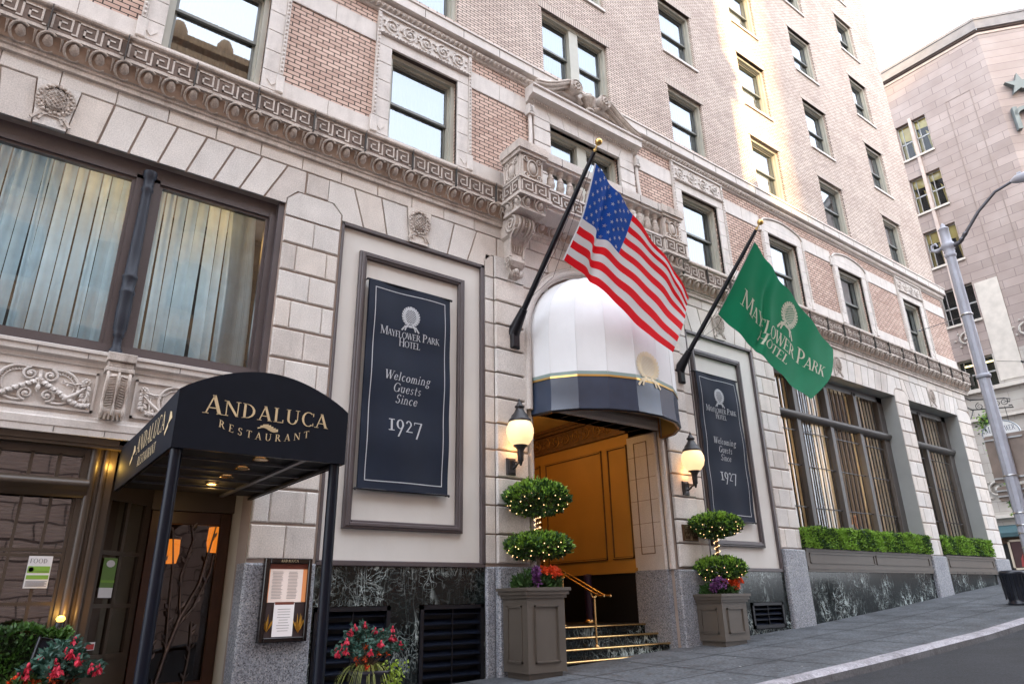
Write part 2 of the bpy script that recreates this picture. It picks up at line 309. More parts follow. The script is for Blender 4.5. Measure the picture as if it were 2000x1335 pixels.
# ---------------------------------------------------------------- lettering (own serif outlines)
T_,t_=.135,.05
GL={
'A':('d .04 0 .34 1 .06;d .28 1 .58 0 .15;h .15 .54 .34;s .07 0;s .66 0',.74),
'N':('v .1 0 1 .055;d .06 1 .66 0 .15;v .72 0 1 .055;s .125 0;s .1 1;s .75 1',.86),
'D':('v .1 0 1 T;a .2 .5 .55 .5 -90 90;h .1 .3 1 ;h .1 .3 .05;s .16 0;s .16 1',.84),
'L':('v .1 0 1 T;h .1 .58 .05;v .55 0 .22 .05;s .16 1;s .16 0',.64),
'U':('v .08 .3 1 T;v .66 .3 1 .055;a .39 .33 .31 .34 180 360;s .14 1;s .68 1',.80),
'C':('a .45 .5 .40 .52 50 310;v .72 .72 .95 .05;v .72 .05 .26 .04',.80),
'R':('v .1 0 1 T;a .26 .74 .33 .26 -90 90;h .1 .3 1;h .1 .3 .52;d .30 .5 .60 0 .15;s .16 0;s .14 1;s .7 0',.76),
'E':('v .1 0 1 T;h .1 .56 1;h .1 .48 .53;h .1 .6 .05;v .53 .8 1 .04;v .57 0 .2 .04;s .14 1;s .14 0',.66),
'S':('a .29 .74 .23 .27 20 265;a .29 .26 .24 .28 -160 95;v .5 .78 .98 .03;v .03 .02 .22 .03',.60),
'T':('v .28 0 1 T;h .02 .67 1;v .01 .78 1 .04;v .64 .78 1 .04;s .35 0',.70),
'M':('v .1 0 1 .055;d .06 1 .42 .05 .14;d .44 .05 .78 1 .05;v .78 0 1 T;s .12 0;s .85 0;s .1 1;s .87 1',.98),
'Y':('d -.02 1 .27 .45 .14;d .34 .45 .60 1 .05;v .27 0 .5 T;s .06 1;s .62 1;s .34 0',.68),
'F':('v .1 0 1 T;h .1 .54 1;h .1 .46 .52;v .51 .8 1 .04;s .14 1;s .16 0',.58),
'O':('a .45 .5 .43 .52 0 360',.92),
'W':('d -.02 1 .25 0 .14;d .29 0 .50 1 .05;d .42 1 .66 0 .14;d .70 0 .94 1 .05;s .05 1;s .5 1;s .96 1',1.0),
'P':('v .1 0 1 T;a .26 .71 .35 .29 -90 90;h .1 .3 1;h .1 .3 .46;s .16 0;s .14 1',.66),
'K':('v .1 0 1 T;d .2 .45 .55 1 .05;d .28 .55 .60 0 .15;s .16 0;s .16 1;s .57 1;s .69 0',.76),
'H':('v .1 0 1 T;v .62 0 1 T;h .1 .7 .54;s .16 0;s .16 1;s .69 0;s .69 1',.84),
'I':('v .08 0 1 T;s .14 0;s .14 1',.28),
'G':('a .45 .5 .40 .52 50 330;v .66 .05 .45 T;v .70 .74 .95 .05;s .73 .45',.84),
'B':('v .1 0 1 T;a .26 .75 .28 .25 -90 90;a .26 .26 .34 .28 -90 90;h .1 .3 1;h .1 .3 .54;h .1 .3 .05',.68),
'Q':('a .45 .5 .43 .52 0 360;d .45 .1 .8 -.15 .12',.92),
'e':('a .27 .31 .24 .33 20 330;h .06 .48 .36',.52),
'l':('v .07 0 1 .1;s .1 0;d .0 .95 .07 1 .05',.26),
'c':('a .27 .31 .24 .33 45 315',.48),
'o':('a .28 .31 .26 .33 0 360',.56),
'm':('v .06 0 .62 .09;v .34 0 .45 .09;v .63 0 .45 .09;a .22 .42 .17 .22 0 180;a .51 .42 .17 .22 0 180;s .1 0;s .38 0;s .68 0',.80),
'i':('v .07 0 .62 .09;v .07 .8 .92 .1;s .1 0;d .0 .58 .07 .62 .05',.25),
'n':('v .06 0 .62 .09;v .38 0 .45 .09;a .24 .42 .19 .22 0 180;s .1 0;s .42 0',.54),
'g':('a .25 .42 .19 .22 0 360;a .26 -.14 .22 .17 0 360;h .38 .52 .6;d .1 .2 .14 .02 .05',.53),
'u':('v .06 .18 .62 .09;v .40 0 .62 .09;a .25 .2 .18 .22 180 360;s .04 .6;s .38 .6',.56),
's':('a .19 .46 .14 .17 20 265;a .19 .16 .15 .18 -160 95',.40),
't':('v .12 .06 .85 .09;h .0 .34 .6;a .26 .12 .12 .14 180 300',.36),
'a':('a .2 .18 .17 .2 0 360;v .34 0 .45 .09;a .22 .42 .16 .22 0 160',.5),
'r':('v .06 0 .62 .09;a .28 .42 .17 .2 60 170;s .1 0',.38),
'f':('v .1 0 .8 .09;a .26 .8 .14 .2 40 180;h .0 .32 .6;s .14 0',.32),
'w':('d .0 .62 .18 0 .1;d .2 0 .36 .62 .04;d .3 .62 .48 0 .1;d .5 0 .66 .62 .04',.7),
'y':('d .0 .62 .2 0 .1;d .06 -.3 .46 .62 .045',.5),
'1':('v .16 0 .66 .12;h .04 .4 .04;h .04 .4 .66',.46),
'9':('a .28 .40 .24 .28 0 360;d .12 -.32 .43 .36 .1',.58),
'2':('a .25 .46 .2 .22 -10 170;d .06 0 .36 .42 .09;h .06 .5 .05',.56),
'7':('h .04 .56 .64;d .14 -.34 .48 .62 .1;v .03 .48 .64 .04',.56),
' ':('',.34),'.':('v .06 0 .12 .12',.24)}
def glyph(ch):
    src,adv=GL.get(ch,GL[' ']); out=[]
    for st in src.split(';'):
        p=st.split()
        if not p: continue
        k=p[0]; q=[T_ if a=='T' else float(a) for a in p[1:]]
        if k=='v': x,a,b,w=q; out.append([(x,a),(x+w,a),(x+w,b),(x,b)])
        elif k=='d':
            x0,y0,x1,y1,w=q; n=3
            for i in range(n):
                a,b=i/n,(i+1)/n
                P=(x0+(x1-x0)*a,y0+(y1-y0)*a); Q=(x0+(x1-x0)*b,y0+(y1-y0)*b)
                pl=[P,(P[0]+w,P[1]),(Q[0]+w,Q[1]),Q]
                out.append(pl if Q[1]>P[1] else pl[::-1])
        elif k=='h': x0,x1,y=q; out.append([(x0,y-.05),(x1,y-.05),(x1,y),(x0,y)])
        elif k=='s': x,y=q; y0=y-.035 if y>.3 else y; out.append([(x-.13,y0),(x+.13,y0),(x+.13,y0+.035),(x-.13,y0+.035)])
        elif k=='a':
            cx,cy,rx,ry,a0,a1=q; n=max(4,int(abs(a1-a0)/24))
            w=min(T_,rx*.48)
            for i in range(n):
                a=math.radians(a0+(a1-a0)*i/n); b=math.radians(a0+(a1-a0)*(i+1)/n)
                o=lambda t:(cx+rx*math.cos(t),cy+ry*math.sin(t)); r=lambda t:(cx+(rx-w)*math.cos(t),cy+(ry-.05)*math.sin(t))
                out.append([r(a),o(a),o(b),r(b)])
    return out,adv
def text_polys(s,size=1,track=.06,caps=1.0,it=0.):
    """list of polygons in (x,z), baseline 0, centred on x=0. caps>1 enlarges word initials (small caps)"""
    out=[]; x=0; first=True
    for ch in s:
        k=caps if (first and caps!=1) else 1
        g,a=glyph(ch)
        out+=[[(x+p[0]*k,p[1]*k) for p in pl] for pl in g]
        x+=(a*k+track); first=(ch==' ')
    w=x-track
    return [[((p[0]-w/2+it*p[1])*size,p[1]*size) for p in pl] for pl in out], w*size
def emblem(w=1.):
    """pine cone in a laurel wreath with ribbon: polygons (x,z) about 1 wide, from -.62 to .62 high"""
    out=[]
    def st(a,b,t):
        d=Vector((b[0]-a[0],b[1]-a[1]));
        if d.length<1e-6: return
        n=Vector((-d.y,d.x)).normalized()*t/2
        out.append([(a[0]-n.x,a[1]-n.y),(b[0]-n.x,b[1]-n.y),(b[0]+n.x,b[1]+n.y),(a[0]+n.x,a[1]+n.y)])
    cx,cy,rx,ry=0,.12,.27,.36
    N=18
    for i in range(N):
        a,b=2*PI*i/N,2*PI*(i+1)/N
        st((cx+rx*math.cos(a),cy+ry*math.sin(a)),(cx+rx*math.cos(b),cy+ry*math.sin(b)),.035)
    for sg in(1,-1):
        for k in range(-4,5):
            pts=[]
            for j in range(-12,13):
                x=j/12*rx; y=cy+sg*x*1.1+k*.115
                if ((x-cx)/rx)**2+((y-cy)/ry)**2<.95: pts.append((x,y))
            if len(pts)>1: st(pts[0],pts[-1],.028)
    for sg in(1,-1):
        for k in range(11):
            a=math.radians(-80+k*15.5); px,py=sg*(.36*math.cos(a)),cy+.40*math.sin(a)
            for q,l in((.5,.17),(-.45,.15)):
                d=a+PI/2+q; ex,ey=px+sg*math.cos(d)*l,py+math.sin(d)*l
                nx,ny=-(ey-py),(ex-px); mx_,my_=(px+ex)/2,(py+ey)/2
                out.append([(px,py),(mx_-nx*.3,my_-ny*.3),(ex,ey),(mx_+nx*.3,my_+ny*.3)])
    for x0,z0,x1,z1,t in((-.3,-.40,-.1,-.33,.10),(-.08,-.34,.08,-.34,.11),(.1,-.33,.3,-.40,.10),(-.3,-.42,-.42,-.58,.07),(.3,-.42,.42,-.58,.07),(-.2,-.4,-.26,-.56,.06),(.2,-.4,.26,-.56,.06)):
        st((x0,z0),(x1,z1),t)
    return [[(p[0]*w,p[1]*w) for p in pl] for pl in out]
def put(mb,polys,cx,cz,y,m=0,th=0,f=None):
    g=f or (lambda a,yy,c:(a,yy,c))
    for pl in polys:
        q=[(cx+p[0],cz+p[1]) for p in pl]
        if th: mb.prism(q,y,y+th,m,f)
        else: mb.face([g(p[0],y,p[1]) for p in q],m)
def spiral(mb,cx,cz,y,r,turns=1.4,d=1,a0=0,th=.018,m=0,f=None,zs=1):
    P=[]
    n=int(14*turns)
    for i in range(n+1):
        t=i/n; a=a0+d*t*turns*2*PI; rr=r*(1-.82*t)
        P.append((cx+rr*math.cos(a),y-.012*t,cz+zs*rr*math.sin(a)))
    if f: P=[f(*p) for p in P]
    mb.tube(P,[th*(1-.35*i/n) for i in range(n+1)],5,m)
def scrolls(mb,x0,x1,z0,z1,y,m=0,f=None):
    """running rinceau relief"""
    h=(z1-z0); n=max(1,round((x1-x0)/(h*1.05))); w=(x1-x0)/n
    for i in range(n):
        cx=x0+(i+.5)*w; cz=(z0+z1)/2; d=1 if i%2 else -1
        spiral(mb,cx,cz,y,h*.42,1.6,d,PI/2*d,h*.055,m,f)
        for k in range(7):
            a=k*2*PI/7+.3*i; px,pz=cx+h*.45*math.cos(a)*1.05,cz+h*.40*math.sin(a)
            p=(px,y-.004,pz); 
            if f: p=f(*p)
            mb.ell(p,(h*.085,.018,h*.05) if not f else (h*.06,h*.06,h*.05),5,3,m)
        p=(cx,y-.01,cz); 
        if f: p=f(*p)
        mb.ell(p,(h*.1,.03,h*.1) if not f else (h*.08,h*.08,h*.08),6,4,m)
def greek(mb,x0,x1,z0,z1,y,m=0,f=None,u=.32,th=.014):
    n=max(1,round((x1-x0)/u)); w=(x1-x0)/n; h=z1-z0; t=.026
    for i in range(n):
        a=x0+i*w
        for (p,q,r,s) in ((0,t,0,h),(0,w*.84,h-t,h),(w*.84-t,w*.84,h*.16,h),(w*.28,w*.84,h*.16,h*.16+t),(w*.28,w*.28+t,h*.16,h*.66),(w*.28,w*.60,h*.66-t,h*.66),(w*.84,w,0,t),(w*.84-t*0,w*.84+.001,0,t)):
            if q-p<.002: continue
            mb.prism([(a+p,z0+r),(a+q,z0+r),(a+q,z0+s),(a+p,z0+s)],y-th*(1+.04*((p*97)%1)),y+.002,m,f)
def eggs(mb,x0,x1,z,y,h,m=0,f=None,u=.32,tilt=.09):
    n=max(1,round((x1-x0)/u)); w=(x1-x0)/n
    for i in range(n):
        c=x0+(i+.5)*w
        rows=[]
        for k in range(5):
            t=PI*k/4
            row=[]
            for j in range(7):
                a=PI+PI*j/6
                X=c+w*.21*math.sin(t)*math.cos(a); Z=z+h*.42*math.cos(t); Y=y-tilt*math.cos(t)*.9+.045*math.sin(t)*math.sin(a)
                row.append(f(X,Y,Z) if f else (X,Y,Z))
            rows.append(row)
        mb.grid(rows,m)
        P=[]
        for k in range(13):
            a=-PI*.28-PI*1.44*k/12
            X=c+w*.38*math.cos(a); Z=z-.0+h*.56*math.sin(a)*1.; Y=y-tilt*math.sin(a)*.9-.015
            P.append(f(X,Y,Z) if f else (X,Y,Z))
        mb.tube(P,.022,5,m)
        X=c+w*.5
        P=[(X,y-tilt*.8,z+h*.45),(X,y-.02,z),(X,y+tilt*.6,z-h*.45)]
        if f:P=[f(*p) for p in P]
        mb.tube(P,[.022,.014,.004],5,m)
# ---------------------------------------------------------------- camera, world, sun
cam=bpy.data.cameras.new('camera'); co=bpy.data.objects.new('camera',cam); C.objects.link(co); S.camera=co
def Rm(y,p,r):
    cy,sy,cp,sp,cr,sr=math.cos(y),math.sin(y),math.cos(p),math.sin(p),math.cos(r),math.sin(r)
    return Matrix(((cy,-sy,0),(sy,cy,0),(0,0,1)))@Matrix(((1,0,0),(0,cp,-sp),(0,sp,cp)))@Matrix(((cr,0,sr),(0,1,0),(-sr,0,cr)))
R_=Rm(-.6481,.36,.0188)
mw=Matrix.Identity(4)
for i in range(3):
    mw[i][0]=R_[i][0]; mw[i][1]=R_[i][2]; mw[i][2]=-R_[i][1]
mw[0][3],mw[1][3],mw[2][3]=0,-10,1.5
co.matrix_world=mw; cam.lens=24.095; cam.sensor_width=36; cam.clip_end=2000; cam.clip_start=.05
sd=Vector((-.35,-1,.45)).normalized()
w=bpy.data.worlds.new('World'); S.world=w; w.use_nodes=True
sk=w.node_tree.nodes.new('ShaderNodeTexSky'); sk.sky_type='NISHITA'; sk.sun_disc=False
sk.sun_elevation=math.asin(sd.z); sk.sun_rotation=math.atan2(sd.x,sd.y); sk.air_density=1.; sk.dust_density=4.; sk.ozone_density=1.
bg=w.node_tree.nodes['Background']; 
WN=w.node_tree.nodes; WL=w.node_tree.links
wt=WN.new('ShaderNodeTexCoord'); wn=WN.new('ShaderNodeTexNoise'); wn.inputs['Scale'].default_value=2.2; wn.inputs['Detail'].default_value=6; WL.new(wt.outputs['Generated'],wn.inputs['Vector'])
wr=ramp(WN,[(.3,(.55,)*3),(.7,(.92,)*3)]); WL.new(wn.outputs['Fac'],wr.inputs[0])
wm=WN.new('ShaderNodeMixRGB'); WL.new(wr.outputs[0],wm.inputs[0]); WL.new(sk.outputs[0],wm.inputs[1]); wm.inputs[2].default_value=(4.6,4.9,5.4,1); WL.new(wm.outputs[0],bg.inputs[0]); bg.inputs[1].default_value=.15
sl=bpy.data.lights.new('sun','SUN'); sl.energy=2.6; sl.angle=math.radians(.8); sl.color=(1.,.70,.34)
so=bpy.data.objects.new('sun',sl); C.objects.link(so); so.rotation_euler=sd.to_track_quat('Z','Y').to_euler(); so.location=(-10,-30,40)
vs=S.view_settings; vs.view_transform='Standard'; vs.look='None'; vs.exposure=EXPO; vs.gamma=1
LS=.25
def lamp(name,loc,e,col=(1,.62,.3),r=.06,parent=None,spot=None):
    l=bpy.data.lights.new(name,'SPOT' if spot else 'POINT'); l.energy=e*LS; l.color=col; l.shadow_soft_size=r
    if spot: l.spot_size=math.radians(spot); l.spot_blend=.6
    o=bpy.data.objects.new(name,l); C.objects.link(o)
    if parent: o.parent=parent; o.location=Vector(loc)-ORG[parent.name]
    else: o.location=loc
    return o

# ---------------------------------------------------------------- ground
m=MB()
xs=[-400,-200,-100,-60,-40,-20,-10,-5,0,4,8,12,16.5,20.5,24.5,29.5,33,46,80,120,250,500]
ys=[-400,-100,-40,-10,-3.9,40,400]
m.grid([[(x,y,zw(x)-.21) for y in ys] for x in xs],sm=False)
tag(ob('road',m,ASPH),kind='structure')
m=MB()
xs=[-40,-20,-10,-5,0,2,4,6,8,10,12,14.5,16.5,18.5,20.5,22.5,24.5,27,29.5,31,32.6]
m.grid([[(x,y,zg(x,y)) for y in(-3.62,-2,-.9,.02)] for x in xs],sm=False)
m.grid([[(x,y,zw(x)) for y in(.02,1.,20)] for x in(29.55,31,32.6)],sm=False)
# expansion joints cut as thin dark strips
for x in [i*1.55-9 for i in range(27)]:
    m.face([(x,-3.6,zg(x,-3.6)+.004),(x+.04,-3.6,zg(x,-3.6)+.004),(x+.04,0,zg(x,0)+.004),(x,0,zg(x,0)+.004)],1)
for y in(-1.25,-2.5):
    for a,b in zip(xs,xs[1:]): m.face([(a,y,zg(a,y)+.004),(b,y,zg(b,y)+.004),(b,y+.03,zg(b,y)+.004),(a,y+.03,zg(a,y)+.004)],1)
rg=random.Random(77)
for _ in range(260):
    gx,gy=rg.uniform(3,29),rg.uniform(-3.5,-.2); r_=rg.uniform(.008,.03); k_=1 if rg.random()<.75 else 2
    m.face([(gx+r_*math.cos(a*PI/3),gy+r_*.8*math.sin(a*PI/3),zg(gx,gy)+.005) for a in range(6)],k_)
tag(ob('sidewalk',m,[CONC,mat('dark_joint',(.035,.036,.04),.9),mat('pale_spot',(.4,.4,.38),.8)]),kind='structure')
m=MB()
pr=[(-3.56,0),(-3.73,-.004),(-3.80,-.045),(-3.815,-.2),(-3.815,-.5)]
m.grid([[(x,y,zg(x,-3.62)+.006+dz) for y,dz in pr] for x in xs],sm=False,mf=lambda i,j:1 if j>=2 else 0)
m.face([(32.6,20,zw(32.6)),(32.75,20,zw(32.6)-.4),(32.75,-3.7,zw(32.6)-.4),(32.6,-3.7,zw(32.6)-.06)])
tag(ob('kerb',m,[KERB,mat('kerb_face',(.13,.125,.13),.85,var=.25,vs=1.5,fine=.3,fs=30,dirt=.5)]),kind='structure')
m=MB(); m.grid([[(x,y,zw(x)-.03) for y in(-60,-17,60)] for x in(42.5,46,120)],sm=False); m.grid([[(42.5,y,zw(42.5)-.03-d) for y in(-60,60)] for d in(0,.3)],sm=False)
m.grid([[(x,y,zw(x)-.03) for y in(-400,-16.5)] for x in(-400,-40,0,8,20.5,33)],sm=False)
tag(ob('far_sidewalk',m,CONC),kind='structure')

# ---------------------------------------------------------------- facade helper
def wall_holes(mb,x0,x1,z0,z1,holes,y=0.,m=0,rev=.34,mr=None):
    """front skin at y with rectangular holes + reveals back to y+rev"""
    X=sorted(set([x0,x1]+[h[i] for h in holes for i in(0,1) if x0<h[i]<x1]))
    Z=sorted(set([z0,z1]+[h[i] for h in holes for i in(2,3) if z0<h[i]<z1]))
    for a,b in zip(X,X[1:]):
        for c,d in zip(Z,Z[1:]):
            mx_,mz_=(a+b)/2,(c+d)/2
            if any(h[0]<mx_<h[1] and h[2]<mz_<h[3] for h in holes): continue
            mb.face([(a,y,c),(b,y,c),(b,y,d),(a,y,d)],m)
    q=m if mr is None else mr
    for h in holes:
        a,b,c,d=h[:4]; Y=y+(h[4] if len(h)>4 else rev)
        c2,d2=max(c,z0),min(d,z1)
        mb.face([(a,y,c2),(a,y,d2),(a,Y,d2),(a,Y,c2)],q); mb.face([(b,y,c2),(b,Y,c2),(b,Y,d2),(b,y,d2)],q)
        if d<=z1: mb.face([(a,y,d),(b,y,d),(b,Y,d),(a,Y,d)],q)
        if c>=z0: mb.face([(a,y,c),(a,Y,c),(b,Y,c),(b,y,c)],q)
H=thing('hotel_building',(0,0,0),'tall hotel with pale stone ground floor, carved cornice and buff brick storeys above','building')

COLS=[(-2.3,1.55),(1.52,1.55),(5.45,1.55),(14.19,1.54),(18.19,1.58),(22.2,1.58),(26.7,1.42)]
DX0,DX1=8.69,10.98
FL=[(13.5,15.48),(16.77,18.9),(20.32,22.4),(23.85,25.85),(27.2,29.2),(30.6,32.6)]
X0,X1=-4.6,29.62
holes=[]
for z0,z1 in FL:
    holes+=[(c-w_/2,c+w_/2,z0,z1) for c,w_ in COLS]+[(DX0,DX1,z0,z1)]
m=MB(); wall_holes(m,X0,X1,12.9,36,holes)
m.face([(X1,0,12.9),(X1,18,12.9),(X1,18,36),(X1,0,36)])
ob('upper_brick_wall',m,BRICK_U,H)
Z2,Z2T=9.77,11.86
h2=[(c-w_/2,c+w_/2,Z2,Z2T) for c,w_ in COLS]+[(8.74,11.02,Z2,11.88)]
m=MB(); wall_holes(m,X0,X1,9.5,12.9,h2)
m.face([(X1,0,9.5),(X1,18,9.5),(X1,18,12.9),(X1,0,12.9)])
ob('second_storey_brick_wall',m,BRICK_P,H)
# closed body
m=MB()
m.face([(X0,0,-2),(X0,0,36),(X0,18,36),(X0,18,-2)]); m.face([(X0,18,-2),(X0,18,36),(X1,18,36),(X1,18,-2)]); m.face([(X0,0,36),(X1,0,36),(X1,18,36),(X0,18,36)])
m.face([(X1,.0,1),(X1,18,1),(X1,18,9.5),(X1,0,9.5)])
for z in(8.9,12.8,16.2,19.7,23.2,26.6,30,33.2): m.face([(X0,.45,z),(X1,.45,z),(X1,18,z),(X0,18,z)])
ob('side_and_rear_walls',m,mat('plain_side_wall',(.45,.38,.33),.85),H)
m=MB(); m.box(X0-.15,X1+.25,-.45,18.3,36,36.8); m.sweepx([(.0,35.3),(-.15,35.4),(-.3,35.75),(-.45,36),(-.0,36)],X0,X1+.2)
ob('roof_parapet',m,TERRA,H)

# ---------------------------------------------------------------- sash windows
def sash_window(name,cx,w_,z0,z1,double=False,drapes=True,lin_=True,g=GLASS_UP):
    o=MB(); t=.085
    a,b=cx-w_/2,cx+w_/2
    for x in((a,a+t),(b-t,b)): o.box(x[0],x[1],.09,.36,z0,z1)
    o.box(a+t,b-t,.09,.36,z1-t*1.1,z1)
    for x in((a+t,a+t+.03),(b-t-.03,b-t)): o.box(x[0],x[1],.17,.36,z0+.05,z1-t*1.1)
    o.box(a+t,b-t,.17,.36,z1-t*1.1-.04,z1-t*1.1)
    o.box(a+t*.0,b,.06,.36,z0,z0+.06)
    lights=[(a+t+.03,b-t-.03)]
    if double:
        c=(a+b)/2; o.box(c-.15,c+.15,.10,.36,z0+.06,z1-t*1.1); lights=[(a+t+.03,c-.15),(c+.15,b-t-.03)]
    W=ob(name,o,FRAME,H,org=(cx,0,z0))
    s=MB(); gl=MB(); zt=z1-t*1.1-.04; zm=(z0+.06+zt)/2
    for l,r in lights:
        for (c,d,y) in((zm-.03,zt,.21),(z0+.06,zm+.03,.26)):
            k=.045
            s.box(l,l+k,y,y+.045,c,d); s.box(r-k,r,y,y+.045,c,d); s.box(l+k,r-k,y,y+.045,c,c+.055); s.box(l+k,r-k,y,y+.045,d-.05,d)
            gl.face([(l+k,y+.02,c+.055),(r-k,y+.02,c+.055),(r-k,y+.02,d-.05),(l+k,y+.02,d-.05)])
    ob('sash',s,SASH,W,org=(cx,0,z0)); ob('pane',gl,g,W,org=(cx,0,z0))
    if drapes:
        c=MB()
        for l,r in lights:
            n=44
            c.grid([[(l+(r-l)*i/n,.42+.022*math.sin(i*1.9)+.01*math.sin(i*4.1),z) for z in(z0,z1)] for i in range(n+1)])
        ob('curtain',c,SHEER,W,org=(cx,0,z0))
    return W
protos={}
for fi,(z0,z1) in enumerate(FL):
    for c,w_ in COLS:
        key=(round(w_,2),round(z1-z0,2))
        if key not in protos: protos[key]=(sash_window('window',c,w_,z0,z1),c,z0)
        else:
            o,pc,pz=protos[key]; dup(o,H,(c-pc,0,z0-pz))
    key=('d',round(z1-z0,2)); c=(DX0+DX1)/2
    if key not in protos: protos[key]=(sash_window('window',c,DX1-DX0,z0,z1,True),c,z0)
    else:
        o,pc,pz=protos[key]; dup(o,H,(c-pc,0,z0-pz))
# soldier-course lintels and stone sills
def proto_part(name,mb,mt,org): return ob(name,mb,mt,H,org=org)
for kind,w_ in(('n',1.58),('d',2.29)):
    m=MB(); m.box(-w_/2-.1,w_/2+.1,-.012,.1,0.,.23); P0=proto_part('brick_lintel',m,SOLDIER,(0,0,0)) if 0 else None
m=MB(); c=COLS[2][0]; m.box(c-.87,c+.87,-.012,.08,15.48,15.71); LP=proto_part('brick_lintel',m,SOLDIER,(c,0,15.48))
m=MB(); m.box(c-.8,c+.8,-.05,.09,16.69,16.77); SP=proto_part('window_sill',m,TERRA,(c,0,16.77))
m=MB(); cd=(DX0+DX1)/2; m.box(cd-1.24,cd+1.24,-.012,.08,15.48,15.71); LD=proto_part('brick_lintel',m,SOLDIER,(cd,0,15.48))
m=MB(); m.box(cd-1.17,cd+1.17,-.05,.09,16.69,16.77); SDp=proto_part('window_sill',m,TERRA,(cd,0,16.77))
for fi,(z0,z1) in enumerate(FL):
    for cc,w_ in COLS:
        if not(fi==0 and cc==c): dup(LP,H,(cc-c,0,z1-15.48))
        if fi>0 and not(fi==1 and cc==c): dup(SP,H,(cc-c,0,z0-16.77))
    if fi>0: dup(LD,H,(0,0,z1-15.48))
    if fi>1: dup(SDp,H,(0,0,z0-16.77))

# second storey windows
for c,w_ in COLS:
    sash_window('window',c,w_,Z2,Z2T,g=GLASS_UP)
sash_window('window',9.88,2.28,Z2,11.88,True)
def surround(c,w_,kind):
    m=MB(); a,b=c-w_/2,c+w_/2; y=-.045; o=.34
    # flat band split in blocks
    zs=[9.74,10.12]+[10.12+.435*k for k in range(1,5)]
    for x0,x1 in((a-o+.07,a),(b,b+o-.07)):
        for p,q in zip(zs,zs[1:]): m.bbox(x0,x1,y,.06,p+.004,q-.004,.006)
    m.bbox(a-o+.07,b+o-.07,y,.06,11.862,12.10,.006)
    # outer bead
    for x in(a-o+.035,b+o-.035):
        m.box(x-.035,x+.035,y-.02,.02,10.12,12.66 if kind=='p' else 12.1)
        for k in range(26 if kind=='p' else 18): m.ell((x,y-.03,10.2+k*.092),(.022,.02,.034),6,4)
        m.bbox(x-.07,x+.07,y-.03,.02,9.74,10.10)
    if kind=='p':
        m.box(a-o+.07,b+o-.07,y+.01,.03,12.14,12.66)
        m.sweepx([(0,12.10),(y-.05,12.12),(y-.05,12.155),(0,12.17)],a-o+.07,b+o-.07)
        for k in range(28): m.ell((a-o+.12+k*(w_+2*o-.24)/27,y-.055,12.135),(.026,.02,.022),5,3)
        m.box(a-o,b+o,y-.035,.02,12.66,12.70)
        scrolls(m,a-o+.12,b+o-.12,12.2,12.62,y+.0)
    else:
        # segmental eared head
        pts=[(a-o-.0,11.95)]; top=[]
        for k in range(13):
            t=k/12; x=a-o+(w_+2*o)*t; top.append((x,12.18+.24*math.sin(PI*t)**.8 if 0<t<1 else 12.1))
        m.prism([(a-o,12.1),(b+o,12.1)]+top[::-1][1:-1]+[],y-.0,.03)
        m.tube([(x,y-.01,z+.02) for x,z in top],.035,6)
        for x in(a-o-.03,b+o+.03): m.bbox(x-.06,x+.06,y-.02,.02,11.8,12.12)
    # diamonds on the feet
    for x in(a-.17,b+.17):
        m.prism([(x,9.82),(x+.09,9.93),(x,10.04),(x-.09,9.93)],y-.012,y+.01)
    return m
for i,(c,w_) in enumerate(COLS):
    k='p' if i in(0,2,3,6) else ('e' if i in(4,5) else 'p')
    ob('window_surround',surround(c,w_,k),TERRA,H,org=(c,0,9.74))
# horizontal stone bands of the second storey
m=MB()
def spans(z):  # gaps taken by surrounds
    g=sorted([(c-w_/2-.345,c+w_/2+.345) for c,w_ in COLS]+[(8.1,11.66)]); out=[]; x=X0
    for a,b in g:
        if a>x: out.append((x,a))
        x=b
    out.append((x,X1)); return out
for a,b in spans(0):
    n=max(1,round((b-a)/.95)); m=MB()
    for k in range(n):
        p,q=a+(b-a)*k/n,a+(b-a)*(k+1)/n
        m.bbox(p+.003,q-.003,-.02,.05,11.90,12.31,.005)
        m.box(p+.0,q,-.018,.03,11.885,11.9) ; m.box(p,q,-.018,.03,12.31,12.325)
    ob('stone_band',m,TERRA,H,org=((a+b)/2,0,12)); m=MB()
    for k in range(n):
        p,q=a+(b-a)*k/n,a+(b-a)*(k+1)/n; m.bbox(p+.003,q-.003,-.035,.05,9.56,10.02,.005)
    ob('stone_base_course',m,TERRA,H,org=((a+b)/2,0,10))
m=MB()
for c,w_ in COLS: m.box(c-w_/2-.34,c+w_/2+.34,-.04,.03,9.55,9.735)
m.box(8.1,11.66,-.04,.03,9.55,9.76)
ob('window_ledge',m,TERRA,H)
# belt course
m=MB()
m.sweepx([(.0,12.68),(-.03,12.70),(-.04,12.74),(-.10,12.80),(-.11,12.86),(-.06,12.88),(-.17,12.90),(-.20,12.92),(-.20,13.14),(-.225,13.155),(-.225,13.19),(0,13.26)],X0,X1+.2)
for k in range(int((X1+.2-X0)/.115)): 
    x=X0+k*.115
    m.tube([(x,-.05,12.735),(x+.05,-.115,12.80),(x+.1,-.08,12.86)],[.022,.034,.018],5)
for x in [X0+.3+k*.96 for k in range(36)]: m.box(x,x+.012,-.2035,-.1,12.93,13.13,1)
ob('belt_course',m,[TERRA,SOOT],H)
